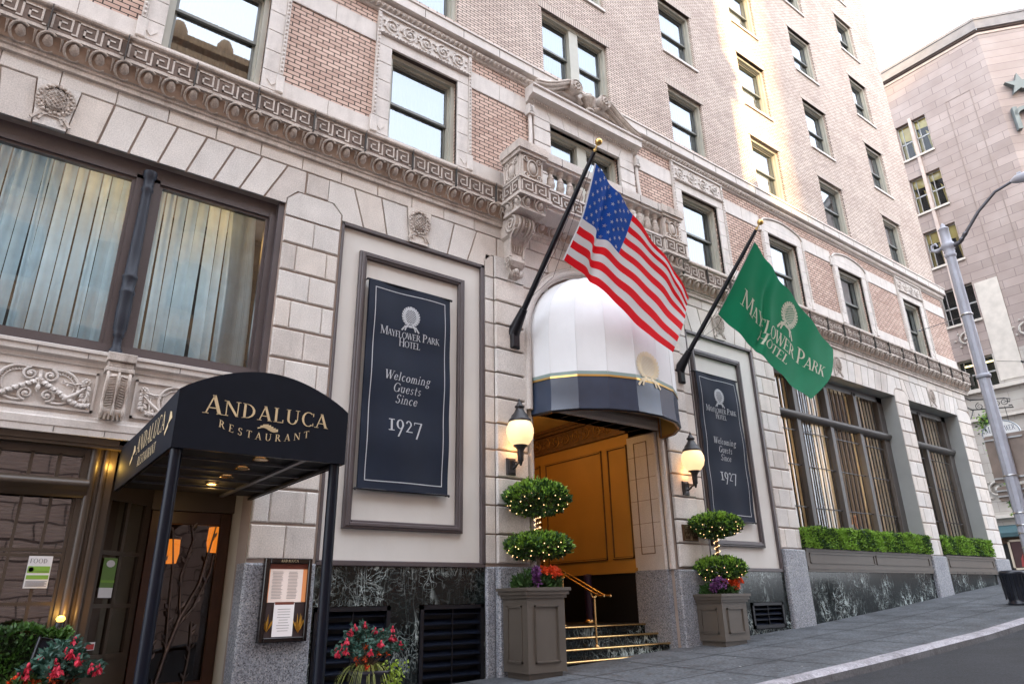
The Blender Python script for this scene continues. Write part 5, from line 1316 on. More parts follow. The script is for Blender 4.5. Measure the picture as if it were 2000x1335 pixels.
# ---------------------------------------------------------------- entrance dome awning
T=thing('dome_awning',(9.85,0,4.78),'white domed canvas awning with navy band and gold line over the hotel entrance','awning')
A_,B_=1.85,1.36; NG=9
def hp(t,k=1.,z=5.):
    N=t*NG; i=min(int(N),NG-1); fr=N-i
    def e(j): an=PI+PI*j/NG; return Vector((A_*math.cos(an),B_*math.sin(an)))
    p=e(i).lerp(e(i+1),fr); bul=1-.006*math.sin(PI*fr)*(1 if z>5.5 else 0)+.004*math.sin(z*9+i*2.3)*math.sin(PI*fr)
    p=p*bul*k
    return (9.85+p.x,min(p.y,-.005)-.02,z)
def rows(zk,sub=1):
    return [[hp(j/(NG*sub),k,z) for j in range(NG*sub+1)] for z,k in zk]
ZS,ZB=6.45,1.62
zk=[(5.46,1.0),(5.9,1.0),(6.3,1.0)]+[(ZS+ZB*math.sin(a),max(.02,math.cos(a))) for a in [PI/2*k/12 for k in range(13)]]
def gores(mb,zk,k=0,rev=False,sub=3):
    R0=rows(zk,sub)
    for g_ in range(NG):
        seg=[r[g_*sub:(g_+1)*sub+1] for r in R0]
        seg=[[tuple(v) for v in r] for r in seg]
        mb.grid([r[::-1] for r in seg] if rev else seg,k,True)
m=MB(); gores(m,zk); ob('white_canopy',m,CANVAS,T)
m=MB(); gores(m,[(5.46,1.0),(5.42,1.004),(5.2,1.0),(4.95,1.004),(4.81,1.012)]); m.grid([r[::-1] for r in rows([(5.46,.985),(4.78,.99)])][::1],1,False); m.grid(rows([(4.81,1.012),(4.775,1.0),(4.78,.985)]),2,False)
ob('navy_band',m,[BAND,mat('awning_gold_lining',(.55,.36,.10),.5),BLACKM],T)
m=MB(); m.grid(rows([(5.545,1.004),(5.475,1.006)]),sm=False); m.grid(rows([(5.475,1.008),(5.435,1.010)]),1,False); ob('trim_stripe',m,[TRIMG,GOLD],T)
SM=mat('canvas_seam',(.72,.72,.72),.6)
for i in range(1,NG):
    m=MB(); P=[Vector(hp(i/NG,k*1.002,z)) for z,k in zk]; m.tube(P,.005,4); ob('seam',m,SM,T)
m=MB()
def fem(a,y,c):
    t=.5+a/ (PI*1.55); p=hp(t,1.015,c); return p
put(m,[[(a,b*1.0) for a,b in pl] for pl in emblem(.62)],.03,5.70,0,0,0,fem); ob('gold_emblem',m,mat('gold_leaf_print',(.66,.55,.36),.5),T)
m=MB()
for k,(x,y) in enumerate(((8.1,.0),(11.6,.0))): m.tube([(x,-.03,4.8),(x,-.03,6.4)],.02,6)
m.tube([hp(j/44,.97,4.80) for j in range(45)],.02,6); ob('frame',m,mat('frame_copper',(.35,.17,.06),.4,.6),T)
# underside ceiling void
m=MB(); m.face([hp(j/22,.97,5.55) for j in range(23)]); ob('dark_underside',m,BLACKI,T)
# warm lamp in vestibule ceiling
T=thing('vestibule_ceiling_lamp',(8.9,1.7,5.66),'warm lit ceiling lamp just inside the entrance, above the steps','lamp')
m=MB(); m.lathe([(.22,-.04),(.24,0),(0,.02)],(9.0,1.5,5.66),20); ob('lens',m,emit('ceiling_lens',(1.,.65,.2),1.5),T)
m=MB(); m.lathe([(.24,-.02),(.28,.0),(.28,.04),(0,.04)],(9.0,1.5,5.67),20); ob('rim',m,BRASS,T)
lamp('vestibule_glow',(9.2,1.7,5.35),25,(1,.58,.20),.2); lamp('vestibule_glow_deep',(9.7,4.2,5.2),9,(1,.5,.16),.25)

# ---------------------------------------------------------------- restaurant canopy
T=thing('restaurant_canopy',(2.1,-1.6,0),'navy arched canvas canopy on two posts with gold lettering over the restaurant door','awning')
a,b,y0=1.24,2.95,-3.12; zb,zs=2.88,3.44
arc=[(a+(b-a)*k/24, zs+.30*math.sin(PI*k/24)**.85) for k in range(25)]
m=MB()
out=[(a,zb),(b,zb)]+[(b,zs)]+arc[::-1][1:-1]+[(a,zs)]
m.face([(x,y0,z) for x,z in out])
pr=[(a,zb),(a,zs)]+arc[1:-1]+[(b,zs),(b,zb)]
NY=8
m.grid([[(x,y0+(0.1-y0)*k/NY,z-(.03*math.sin(PI*k/NY)**2 if 0<i<len(pr)-1 else 0)) for i,(x,z) in enumerate(pr)] for k in range(NY+1)],sm=True)
m.grid([[(x,y0+.02,z) for x,z in ((a+.015,zb),(a+.015,zs),(2.1,zs+.25),(b-.015,zs),(b-.015,zb))]]*1+[[(x,.05,z) for x,z in ((a+.015,zb),(a+.015,zs),(2.1,zs+.25),(b-.015,zs),(b-.015,zb))]],sm=False)
ob('canvas',m,NAVY,T)
m=MB()
p,_w=text_polys('ANDALUCA',.15,.10,1.25); k=1.24/_w
def cf(cx,cz,y,pl,arcf): return [(cx+u,y,cz+v+arcf(u)) for u,v in pl]
for pl in p:
    m.face(cf(2.10,3.235,y0-.006,[(u*k,v) for u,v in pl],lambda u:.0))
p,_w=text_polys('RESTAURANT',.072,.5); k=.90/_w
for pl in p:
    c_=sum(u for u,v in pl)/len(pl)*k
    m.face([(2.08+u*k,y0-.006,3.035+v+.42*(u*k)**2) for u,v in pl])
ob('gold_lettering',m,GOLDP,T); m=MB()
for s in range(8):
    t=s/8; x=2.0+.2*t
    m.face([(x,y0-.007,3.145+.018*math.sin(t*6)),(x+.03,y0-.007,3.145+.018*math.sin(t*6+.6)),(x+.03,y0-.007,3.165+.03*math.sin(t*PI)+.014*math.sin(t*6)),(x,y0-.007,3.16+.03*math.sin(t*PI)+.014*math.sin(t*6))])
ob('gold_flourish',m,GOLDP,T); m=MB()
def side(polys,cy,cz,kx=1):
    for pl in polys: m.face([(a-.007,cy-u*kx,cz+v) for u,v in pl])
p,_w=text_polys('ANDALUCA',.20,.12); side(p,-1.95,3.13,1.45/_w)
p,_w=text_polys('RESTAURANT',.11,.12); side(p,-1.90,2.96,.95/_w)
for cy in(-2.85,-1.0): side([[(.0,.0),(.16,.03),(.10,.10),(.03,.12)],[(.0,.02),(-.12,-.06),(-.10,-.10),(.02,-.03)]],cy,3.15)
ob('gold_lettering',m,GOLDP,T)
def posts():
    for x,g_ in((a+.07,1),(b-.08,2)):
        m=MB(); r=.055; m.tube([(x,y0+.09,zg(x,y0)-.02),(x,y0+.09,zb+.02)],r,16); m.lathe([(.1,0),(.1,.015),(.06,.03)],(x,y0+.09,zg(x,y0)),16)
        ob('post',m,DARKB,T)
posts()
m=MB()
for x in(a+.02,b-.04): m.box(x,x+.03,y0+.03,.1,zb+.005,zb+.04)
m.box(a+.02,b-.02,y0+.03,y0+.06,zb+.004,zb+.04)
m.box(b-.42,b-.37,y0+.03,.1,zb+.02,zb+.05,1)
for k in range(1,5): m.box(a+.03,b-.03,y0+.62*k,y0+.62*k+.02,zb+.025,zb+.05,1)
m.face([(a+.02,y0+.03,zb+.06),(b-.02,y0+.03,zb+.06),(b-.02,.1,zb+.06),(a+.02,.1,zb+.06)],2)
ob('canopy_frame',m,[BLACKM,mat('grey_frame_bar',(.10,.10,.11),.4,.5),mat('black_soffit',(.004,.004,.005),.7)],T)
for k in range(4):
    y=y0+.42+.62*k; m=MB(); m.lathe([(.05,.0),(.058,-.004),(.0,-.006)],(a+.95,y,zb+.052),18); D_=ob('downlight',m,SPOT,T)
    m=MB(); m.lathe([(.056,-.01),(.078,-.012),(.078,.0),(.056,.0)],(a+.95,y,zb+.052),18); ob('rim',m,BRASS,D_)
lamp('door_downlight',(2.3,-.35,2.8),1.5,(1,.6,.2),.05)

# ---------------------------------------------------------------- flag poles and flags
def pole(x,zb_,lab):
    T=thing('flagpole',(x,0,zb_),lab,'flagpole','black flagpoles on the hotel front')
    tip=Vector((x,-2.58,9.12)); base=Vector((x,-.02,zb_)); d=(tip-base).normalized()
    m=MB(); m.tube([base+d*.35,base+d*2.2,tip],[.058,.05,.038],12); ob('pole',m,BLACKM,T)
    m=MB(); m.bbox(x-.10,x+.10,-.14,-.05,zb_-.32,zb_+.12,.03); m.tube([base-Vector((0,0,.02)),base+d*.12,base+d*.55],[.14,.12,.075],10); ob('bracket',m,BLACKM,T)
    m=MB(); m.tube([tip,tip+d*.13],.014,6); m.lathe([(.03,0),(.03,.02)],tip+d*.02,8); m.ell(tip+d*.19+Vector((0,0,.0)),(.068,.068,.068),16,12); ob('gold_ball',m,GOLD,T)
    m=MB(); u=Vector((0,0,-1)); 
    m.tube([tip-d*.05+Vector((.0,-.0,-.03)),base+d*1.9+Vector((0,-.06,-.16)),base+d*.9+Vector((0,-.03,-.08))],.005,4); m.tube([tip-d*.05+Vector((.04,0,-.03)),base+d*1.6+Vector((.12,-.05,-.35)),base+d*.9+Vector((0,-.03,-.08))],.005,4)
    ob('halyard',m,BLACKM,T)
    return T
pole(7.58,6.38,'black flagpole left of the dome awning, carrying the striped national flag')
pole(12.5,6.52,'black flagpole right of the dome awning, carrying the green flag')

def bez(P,t):  # Catmull-Rom through list
    n=len(P)-1; x=t*n; i=min(int(x),n-1); f=x-i
    p0=P[max(i-1,0)] if i>0 else P[0]*2-P[1]; p1=P[i]; p2=P[i+1]; p3=P[i+2] if i+2<=n else P[n]*2-P[n-1]
    return .5*((2*p1)+(p2-p0)*f+(2*p0-5*p1+4*p2-p3)*f*f+(3*p1-p0-3*p2+p3)*f*f*f)
def pw(t,K):
    for (a,p),(b,q) in zip(K,K[1:]):
        if t<=b+1e-9: return p+(q-p)*(t-a)/(b-a)
    return K[-1][1]
def surf(grid,u,v,rip,mu=None,mv=None):
    ou,ov=u,v
    if mu: u=pw(u,mu); v=pw(v,mv)
    cols=[Vector(bez([Vector(p) for p in r],u)) for r in grid]
    p=bez(cols,v); return p+rip(ou,ov)
US_G=[[(7.614, -1.58, 7.347), (8.144, -1.62, 7.133), (8.615, -1.66, 6.859), (9.381, -1.68, 6.419), (10.253, -1.7, 6.026)], [(7.62, -1.85, 7.646), (8.133, -1.84, 7.508), (8.642, -1.83, 7.255), (9.556, -1.82, 6.853), (10.38, -1.8, 6.363)], [(7.648, -2.1, 7.99), (8.149, -2.05, 7.859), (8.66, -2.0, 7.632), (9.757, -1.93, 7.193), (10.555, -1.88, 6.767)], [(7.619, -2.36, 8.406), (8.126, -2.28, 8.237), (8.731, -2.18, 7.989), (9.828, -2.06, 7.566), (10.572, -1.96, 7.002)], [(7.611, -2.58, 8.881), (8.12, -2.48, 8.616), (8.744, -2.36, 8.327), (9.767, -2.2, 7.757), (10.573, -2.05, 7.183)]]
GR_G=[[(12.455, -1.35, 7.496), (13.276, -1.42, 7.03), (13.891, -1.5, 6.599), (14.627, -1.55, 6.187), (15.418, -1.6, 5.915)], [(12.431, -1.73, 7.884), (13.402, -1.7, 7.355), (14.122, -1.68, 7.03), (15.114, -1.66, 6.671), (16.193, -1.66, 6.495)], [(12.481, -2.1, 8.367), (13.337, -2.0, 8.051), (14.233, -1.9, 7.712), (15.222, -1.8, 7.325), (16.483, -1.72, 7.033)], [(12.543, -2.48, 8.875), (13.463, -2.3, 8.499), (14.386, -2.1, 8.22), (15.486, -1.95, 7.679), (16.545, -1.8, 7.357)]]
def ripU(u,v):
    s=.035*math.sin(u*30+v*3)*(.35+.65*v)*(1-u*.6)*min(1,u*6)+.03*math.sin(u*11-v*4)*u
    s2=.14*math.exp(-((u-.24+.06*v)/.04)**2)*math.sin(PI*min(1,v*.9+.1))
    return Vector((.2*s,s+s2,0))
def ripG(u,v):
    s=.035*math.sin(u*26+v*5)*(1-u*.5)*min(1,u*6)+.045*math.sin(u*9+v*5)*u
    s2=.14*math.exp(-((u-.38+.12*v)/.035)**2)*math.sin(PI*min(1,v*.85+.1))
    return Vector((.2*s,s+s2,0))
def cache(grid,rip,NU=90,NV=52,mu=None,mv=None):
    tb=[[surf(grid,i/NU,j/NV,rip,mu,mv) for j in range(NV+1)] for i in range(NU+1)]
    def q(u,v,off=0.):
        x=min(max(u,0),.9999)*NU; y=min(max(v,0),.9999)*NV; i,j=int(x),int(y); f,g=x-i,y-j
        a,b,c,d=tb[i][j],tb[i+1][j],tb[i][j+1],tb[i+1][j+1]
        p=(a*(1-f)+b*f)*(1-g)+(c*(1-f)+d*f)*g
        if off:
            n=(b-a).cross(c-a); n.normalize(); p=p+n*off
        return p
    return tb,q
tb,qU=cache(US_G,ripU,90,52,[(0,0),(.2,.25),(.4,.5),(.7,.75),(1,1)],[(0,0),(3/13,.25),(6/13,.5),(.73,.75),(1,1)])
T=thing('national_flag',tuple(tb[0][52]),'red and white striped flag with blue starred corner flying from the left flagpole','flag')
m=MB()
def mf(i,j):
    if i<36 and j>=24: return 2
    return 0 if (j//4)%2==0 else 1
m.grid(tb,0,True,False,mf); F=ob('cloth',m,[FL_R,FL_W,FL_B],T)
m=MB()
for r in range(9):
    n=6 if r%2==0 else 5
    for c in range(n):
        cu=.4*((c*2+1+(r%2))/12); cv=6/13+7/13*((9-r-.0)-.5+.0)/9.0
        for off in(.006,-.006):
            pts=[]
            for k in range(10):
                R=.024 if k%2==0 else .0095; an=PI/2+k*PI/5
                pts.append(qU(cu+R*.60*math.cos(an),cv+R*math.sin(an),off))
            ctr=qU(cu,cv,off)
            for k in range(10): m.face([ctr,pts[k],pts[(k+1)%10]])
ob('stars',m,FL_W,T)
m=MB(); m.grid([[tb[0][j]+Vector((-.0,0,0)) for j in range(53)],[tb[0][j]+Vector((-.05,-.01,-.02)) for j in range(53)]],0); ob('heading',m,FL_W,T)
tb,qG=cache(GR_G,ripG,80,44)
T=thing('green_flag',tuple(tb[0][44]),'green flag with white pinecone crest and lettering flying from the right flagpole','flag')
m=MB(); m.grid(tb); ob('cloth',m,FL_G,T)
m=MB(); m.grid([[tb[0][j] for j in range(45)],[tb[0][j]+Vector((-.05,-.01,-.02)) for j in range(45)]],0); ob('heading',m,mat('grey_heading',(.4,.42,.45),.8),T)
m=MB()
def putg(polys,cu,cv,su,sv):
    for pl in polys:
        q=[]
        for i in range(len(pl)):
            p0,p1=pl[i],pl[(i+1)%len(pl)]
            for t in(0,.5): q.append((p0[0]+(p1[0]-p0[0])*t,p0[1]+(p1[1]-p0[1])*t))
        for off in(.008,-.008): m.face([qG(cu+x*su,cv+y*sv,off) for x,y in q])
p,_w=text_polys('MAYFLOWER PARK',1,-.02,1.3); putg(p,.515,.345,.86/_w,.135)
p,_w=text_polys('HOTEL',1,-.02,1.3); putg(p,.47,.175,.33/_w,.135)
putg(emblem(1),.55,.71,.19,.34)
ob('printed_lettering',m,mat('flag_print_white',(.62,.68,.55),.8),T)

# ---------------------------------------------------------------- planters and topiaries
def planter(x0,y0,w_,z0,z1,lab):
    T=thing('square_planter',(x0+w_/2,y0+w_/2,z0),lab,'planter','tall taupe planters beside the entrance')
    x1,y1=x0+w_,y0+w_; d=w_*.84; y1=y0+d
    m=MB(); m.box(x0,x1,y0,y1,z0+.10,z1-.12); m.box(x0+.05,x1-.05,y0+.05,y1-.05,z0-.08,z0+.10)
    m.box(x0-.03,x1+.03,y0-.03,y1+.03,z1-.16,z1-.11); m.box(x0-.06,x1+.06,y0-.06,y1+.06,z1-.11,z1-.05); m.box(x0-.085,x1+.085,y0-.085,y1+.085,z1-.05,z1)
    ob('body',m,TAUPE,T)
    m=MB(); t=.03; zz0,zz1=z0+.24,z1-.27
    a,b=x0+.14,x1-.14
    for p,q,r,s in((a,b,zz0,zz0+t),(a,b,zz1-t,zz1),(a,a+t,zz0,zz1),(b-t,b,zz0,zz1)): m.box(p,q,y0-.02,y0+.01,r,s); m.box(p+.01,q-.01,y0-.028,y0,r+.008,s-.008)
    a,b=y0+.13,y1-.13
    for p,q,r,s in((a,b,zz0,zz0+t),(a,b,zz1-t,zz1),(a,a+t,zz0,zz1),(b-t,b,zz0,zz1)): m.box(x0-.02,x0+.01,p,q,r,s)
    ob('panel_moulding',m,TAUPE,T)
    m=MB(); m.face([(x0-.0,y0,z1-.02),(x1,y0,z1-.02),(x1,y1,z1-.02),(x0,y1,z1-.02)]); ob('soil',m,SOIL,T)
planter(7.17,-.80,.78,.33,1.69,'taller taupe square planter with raised panels left of the entrance steps')
planter(12.14,-.75,.80,.565,1.55,'lower taupe square planter with raised panels right of the entrance')
def topiary(cx,cy,z0,balls,lab,seed):
    T=thing('topiary_tree',(cx,cy,z0),lab,'topiary','two-tier topiaries in the square planters'); rnd=random.Random(seed)
    zt=balls[0][0]
    m=MB()
    for s in range(3): m.tube([(cx+.03*math.cos(s*2.1),cy+.03*math.sin(s*2.1),z0-.05)]+[(cx+.022*math.cos(s*2.1+z*7),cy+.022*math.sin(s*2.1+z*7),z0+z*(zt-z0)) for z in(.2,.4,.6,.8,1.)],[.03,.025,.022,.02,.016,.01],6)
    for z,r,h,fl in balls:
        for k in range(22):
            a=rnd.uniform(0,2*PI); q=rnd.uniform(.3,.85)
            m.tube([(cx,cy,z-h*1.1),(cx+.35*r*q*math.cos(a),cy+.35*r*q*math.sin(a),z-h*.45),(cx+r*q*math.cos(a),cy+r*q*math.sin(a),z+h*.1)],[.014,.009,.004],4)
    ob('trunk',m,BARK,T)
    m=MB()
    for z,r,h,fl in balls:
        def fn(q):
            a=q.uniform(0,2*PI); sp=q.uniform(-1,1)
            if fl: sp=max(sp,-.75)
            k=math.sqrt(max(0,1-abs(sp)**2.4)); d=q.uniform(.72,1.03)**.6*(1+.07*math.sin(a*5+sp*4))
            lo=1. if sp>0 else (1-.22*abs(sp))
            return (cx+r*k*d*lo*math.cos(a),cy+r*k*d*lo*math.sin(a),z+h*sp*d+(0 if sp>0 else .04*abs(sp))),(k*math.cos(a),k*math.sin(a),sp+.3)
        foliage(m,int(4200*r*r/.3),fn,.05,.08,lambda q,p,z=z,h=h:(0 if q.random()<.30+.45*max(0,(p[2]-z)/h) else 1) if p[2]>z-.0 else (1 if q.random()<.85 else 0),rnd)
    for z,r,h,fl in balls:
        for k in range(30):
            a=rnd.uniform(0,2*PI); sp=rnd.uniform(-.6,.95); q=math.sqrt(1-sp*sp); p=Vector((cx+r*q*.98*math.cos(a),cy+r*q*.98*math.sin(a),z+h*sp)); d=Vector((q*math.cos(a),q*math.sin(a),sp+.4)).normalized()
            for j in range(5): m.leaf(p+d*.025*j,d+Vector((rnd.uniform(-.8,.8),rnd.uniform(-.8,.8),rnd.uniform(-.3,.6))),.028,.05,0)
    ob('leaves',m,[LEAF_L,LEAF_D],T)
    m=MB()
    for z,r,h,fl in balls:
        P=[]
        for k in range(44):
            a=k*.62+rnd.uniform(-.2,.2); sp=-.95+1.25*k/44+rnd.uniform(-.12,.12); q=math.sqrt(max(.02,1-abs(sp)**2.4))
            p=(cx+r*q*1.03*math.cos(a),cy+r*q*1.03*math.sin(a),z+h*sp); P.append(p); m.ell(p,(.008,.008,.009),5,3)
        m.tube(P,.0022,3,1)
    zA,zB=balls[0][0]-balls[0][2],balls[1][0]+balls[1][2]
    for k in range(34):
        t=k/34; a=t*22; m.ell((cx+.055*math.cos(a),cy+.055*math.sin(a),zB+(zA-zB)*t+.04),(.008,.008,.009),5,3)
    ob('light_string',m,[FAIRY,BARK],T)
topiary(7.72,-.44,1.66,[(3.15,.54,.29,0),(2.34,.54,.22,1)],'topiary of two rounded leaf tiers wound with lights in the taller left planter',11)
topiary(12.72,-.36,1.53,[(2.92,.53,.25,0),(2.02,.50,.25,1)],'topiary of two leaf tiers wound with lights in the lower right planter',12)
def posy(name,cx,cy,z,rx,ry,flowers,leafm,lab,n=500,seed=1,h=.2,grp=None,cat='flowers'):
    T=thing(name,(cx,cy,z),lab,cat,grp); rnd=random.Random(seed)
    m=MB()
    def fn(q):
        a=q.uniform(0,2*PI); r=math.sqrt(q.random()); return (cx+rx*r*math.cos(a),cy+ry*r*math.sin(a),z+h*q.random()*(1.1-r*.6)),(math.cos(a)*r,math.sin(a)*r,1)
    foliage(m,n,fn,.045,.10,None,rnd); ob('leaves',m,leafm,T)
    for nm,mt,pts,sz in flowers:
        m=MB()
        for (fx,fy,fz) in pts:
            for k in range(26):
                d=Vector((rnd.gauss(0,1),rnd.gauss(0,1),rnd.gauss(.4,.8))).normalized()
                m.leaf(Vector((cx+fx,cy+fy,z+fz))+d*sz*.35,d,sz*.5,sz*.75)
        ob(nm,m,mt,T)
    return T
R=random.Random(2)
posy('planter_flowers',7.60,-.52,1.67,.42,.30,[('orange_blooms',F_OR,[(.08+R.uniform(-.13,.2),-.24+R.uniform(-.1,.06),.26+R.uniform(-.05,.06)) for _ in range(12)],.085),('purple_leaves',F_PU,[(-.26+R.uniform(-.08,.08),-.26,.08+.04*k) for k in range(6)],.085)],LEAF_D,'orange blooms and purple cabbage leaves at the foot of the left topiary',900,3,.30,'flowers planted under the topiaries')
posy('planter_flowers',12.55,-.42,1.53,.42,.30,[('orange_blooms',F_OR,[(.16+R.uniform(-.2,.2),-.24+R.uniform(-.08,.06),.20+R.uniform(-.08,.08)) for _ in range(15)],.09),('purple_leaves',F_PU,[(-.30+R.uniform(-.14,.14),-.20+R.uniform(-.1,.1),.18+R.uniform(-.1,.12)) for k in range(14)],.075)],LEAF_D,'orange blooms and purple foliage at the foot of the right topiary',700,4,.24,'flowers planted under the topiaries')
# urns with fuchsias
def urn(cx,cy,z0,zr,r,lab):
    T=thing('round_pot',(cx,cy,z0),lab,'pot','black pots of flowers by the restaurant'); h=zr-z0
    m=MB(); m.lathe([(r*.62,0),(r*.64,.02),(r*.55,.05),(r*.62,h*.3),(r*.82,h*.8),(r*.86,h*.86),(r*1.0,h*.9),(r*1.05,h*.97),(r,h),(r*.9,h),(r*.86,h*.9),(0,h*.9)],(cx,cy,z0),28); ob('pot',m,mat('black_glazed_pot',(.02,.018,.03),.3,var=.2),T)
def fuchsia(cx,cy,z,rx,h,lab,seed,extra=True):
    rnd=random.Random(seed); T=thing('fuchsia_plant',(cx,cy,z),lab,'plant','flowering plants in black pots')
    m=MB(); fl=MB(); orr=MB(); st=MB()
    for k in range(46):
        a=rnd.uniform(0,2*PI); r=rx*rnd.uniform(.2,1.)**.7; tz=h*(1.05-.65*(r/rx)**1.5)*rnd.uniform(.75,1.05)
        P=[(cx,cy,z),(cx+r*.45*math.cos(a),cy+r*.45*math.sin(a),z+tz*.75),(cx+r*math.cos(a),cy+r*.8*math.sin(a),z+tz)]
        st.tube(P,[.008,.006,.004],4)
        for j in range(26):
            t=rnd.uniform(.35,1.02); p=Vector(P[1]).lerp(Vector(P[2]),(t-.35)/.65) if t>.35 else Vector(P[1])
            m.leaf(p+Vector((rnd.uniform(-.03,.03),rnd.uniform(-.03,.03),rnd.uniform(-.03,.03))),(rnd.uniform(-1,1),rnd.uniform(-1,1),rnd.uniform(-.3,.8)),.045,.075)
        if k%2==0:
            p=Vector(P[2])+Vector((rnd.uniform(-.03,.03),-.03,-.0)); fl=MB()
            for j in range(14):
                d=Vector((rnd.gauss(0,.5),rnd.gauss(0,.5),-1)).normalized(); fl.leaf(p,d,.032,.075)
            fl.ell(p,(.016,.016,.028),6,4); ob('pink_flower',fl,F_RED,T)
        if k%4==1:
            p=Vector(P[1])+Vector((rnd.uniform(-.12,.12),-.10,-.12))
            for j in range(9): orr.leaf(p,(rnd.gauss(0,1),rnd.gauss(0,1),rnd.gauss(0,1)),.025,.05)
    ob('stems',st,BARK,T); ob('leaves',m,LEAF_B,T); ob('orange_flowers',orr,F_OR,T)
    g=MB()
    for k in range(60):
        a=rnd.uniform(PI*.75,PI*2.25); L_=rnd.uniform(.18,.42); d=Vector((math.cos(a),math.sin(a)*.8,0)); p=Vector((cx,cy,z))+d*.1
        n=6; pts=[p+d*(L_*t)+Vector((0,0,.14*math.sin(t*2.6)-.26*t*t*L_/.3)) for t in [i/n for i in range(n+1)]]
        s=Vector((-d.y,d.x,0))*.007
        g.grid([[q-s*(1-i/n*.8),q+s*(1-i/n*.8)] for i,q in enumerate(pts)])
    ob('striped_grass',g,mat('pale_grass_blade',(.34,.38,.10),.6,var=.3),T)
    if extra:
        l=MB()
        for k in range(240):
            t=rnd.random(); p=(cx+.27+rnd.gauss(0,.035+.05*(1-t)),cy-.22+rnd.gauss(0,.035),z+.10-.42*t+rnd.gauss(0,.02)); l.leaf(p,(rnd.uniform(-1,1),rnd.uniform(-1,1),rnd.uniform(-1,.4)),.04,.045)
        ob('lime_creeper',l,LEAF_Y,T)
z_=zg(4.4,-1.0)
urn(4.42,-1.0,z_,.69,.28,'round black pot of flowers in front of the louvred vents'); fuchsia(4.36,-1.0,.68,.56,.62,'bushy pink and orange flowers with striped grass and lime creeper before the vents',21)
urn(.80,-1.9,zg(.8,-1.9),.78,.20,'round black pot of flowers in front of the restaurant hedge'); fuchsia(.84,-1.9,.76,.33,.50,'pink flowers with blue-green leaves in front of the restaurant hedge',22,False)
R=random.Random(9)
posy('red_geranium',.56,-1.9,.80,.14,.12,[('red_blooms',F_OR,[(R.uniform(-.09,.12),-.06,.06+R.uniform(0,.05)) for _ in range(8)],.05)],LEAF_D,'bright orange-red blooms low in front of the restaurant hedge, left of the pink flowers',160,8,.12)
# leaning menu stand
T=thing('sandwich_board',(.62,-1.55,.0),'black tilted sign stand half hidden between the hedge and the pink flowers','sign stand')
m=MB(); bz=zg(.6,-1.5); m.v=[]; 
for x in(.50,.74): pass
m.face([(.46,-1.62,bz),(.62,-1.62,bz),(.80,-1.42,1.20),(.66,-1.42,1.24)]); m.face([(.46,-1.59,bz),(.66,-1.39,1.24),(.80,-1.39,1.20),(.62,-1.59,bz)]); m.face([(.46,-1.62,bz),(.66,-1.42,1.24),(.66,-1.39,1.24),(.46,-1.59,bz)]); m.face([(.66,-1.42,1.24),(.80,-1.42,1.20),(.80,-1.39,1.20),(.66,-1.39,1.24)])
ob('board',m,DARKB,T)
m=MB(); m.tube([(.46,-1.62,bz),(.66,-1.42,1.245),(.80,-1.41,1.205)],.018,6); m.tube([(.62,-1.62,bz),(.80,-1.42,1.20)],.014,6); ob('frame',m,BLACKM,T)
# menu case
T=thing('menu_case',(3.5,-.1,1.56),'black framed lit menu case on the granite plinth beside the restaurant canopy post','menu case')
x0,x1,z0,z1=3.18,3.84,1.03,2.10; m=MB(); y=-.16
m.bbox(x0,x0+.07,y,-.06,z0,z1,.008); m.bbox(x1-.05,x1,y,-.06,z0,z1,.008); m.bbox(x0+.07,x1-.05,y,-.06,z1-.07,z1,.008); m.bbox(x0+.07,x1-.05,y,-.06,z0,z0+.06,.008); ob('frame',m,mat('black_lacquer',(.012,.008,.008),.2),T)
m=MB(); m.face([(x0+.07,y+.05,z0+.05),(x1-.05,y+.05,z0+.05),(x1-.05,y+.05,z1-.06),(x0+.07,y+.05,z1-.06)]); ob('backlit_board',m,emit('case_glow',(.62,.24,.09),.07),T)
m=MB(); p,_w=text_polys('ANDALUCA',.035,.12); put(m,p,(x0+x1)/2,z1-.05,y-.003); ob('gold_lettering',m,GOLDP,T)
m=MB()
m.face([(x0+.09,y+.045,1.53),(x1-.11,y+.045,1.53),(x1-.11,y+.045,1.96),(x0+.09,y+.045,1.96)]); ob('menu_sheet',m,emit('menu_paper',(.80,.68,.62),.035),T)
m=MB(); m.face([(3.36,y+.03,1.10),(3.64,y+.03,1.10),(3.64,y+.03,1.52),(3.36,y+.03,1.52)]); ob('menu_card',m,emit('card_paper',(.80,.76,.76),.03),T)
m=MB(); m.face([(x0+.07,y+.048,z0+.05),(x1-.05,y+.048,z0+.05),(x1-.05,y+.048,1.53),(x0+.07,y+.048,1.53)]); ob('dark_lower_sheet',m,mat('dark_menu_print',(.05,.03,.03),.6),T)
m=MB(); rnd=random.Random(4)
for c0,c1 in((x0+.12,x0+.29),(x0+.34,x0+.50)):
    for k in range(19):
        z=1.92-k*.019; m.face([(c0+.02*rnd.random(),y+.04,z),(c1-.05*rnd.random(),y+.04,z),(c1-.03,y+.04,z+.006),(c0,y+.04,z+.006)])
for k in range(9): z=1.44-k*.034; c0=3.44-.03*rnd.random(); m.face([(c0,y+.025,z),(7.0-c0-.0,y+.025,z),(7.0-c0,y+.025,z+.006),(c0,y+.025,z+.006)])
ob('menu_print',m,mat('grey_ink',(.25,.22,.22),.8),T)
m=MB(); m.face([(x0+.07,y+.042,1.96),(x1-.05,y+.042,1.96),(x1-.05,y+.042,2.03),(x0+.07,y+.042,2.03)]); m.face([(3.37,y+.028,1.50),(3.63,y+.028,1.50),(3.63,y+.028,1.535),(3.37,y+.028,1.535)]); ob('red_header',m,mat('brown_red_print',(.20,.05,.03),.6),T)
m=MB()
for cx_,cz_ in((3.29,1.24),(3.72,1.22)):
    for k in range(16): m.leaf((cx_,y+.04,cz_-.08),(rnd.uniform(-.6,.6),-.03,1),.03,rnd.uniform(.12,.26))
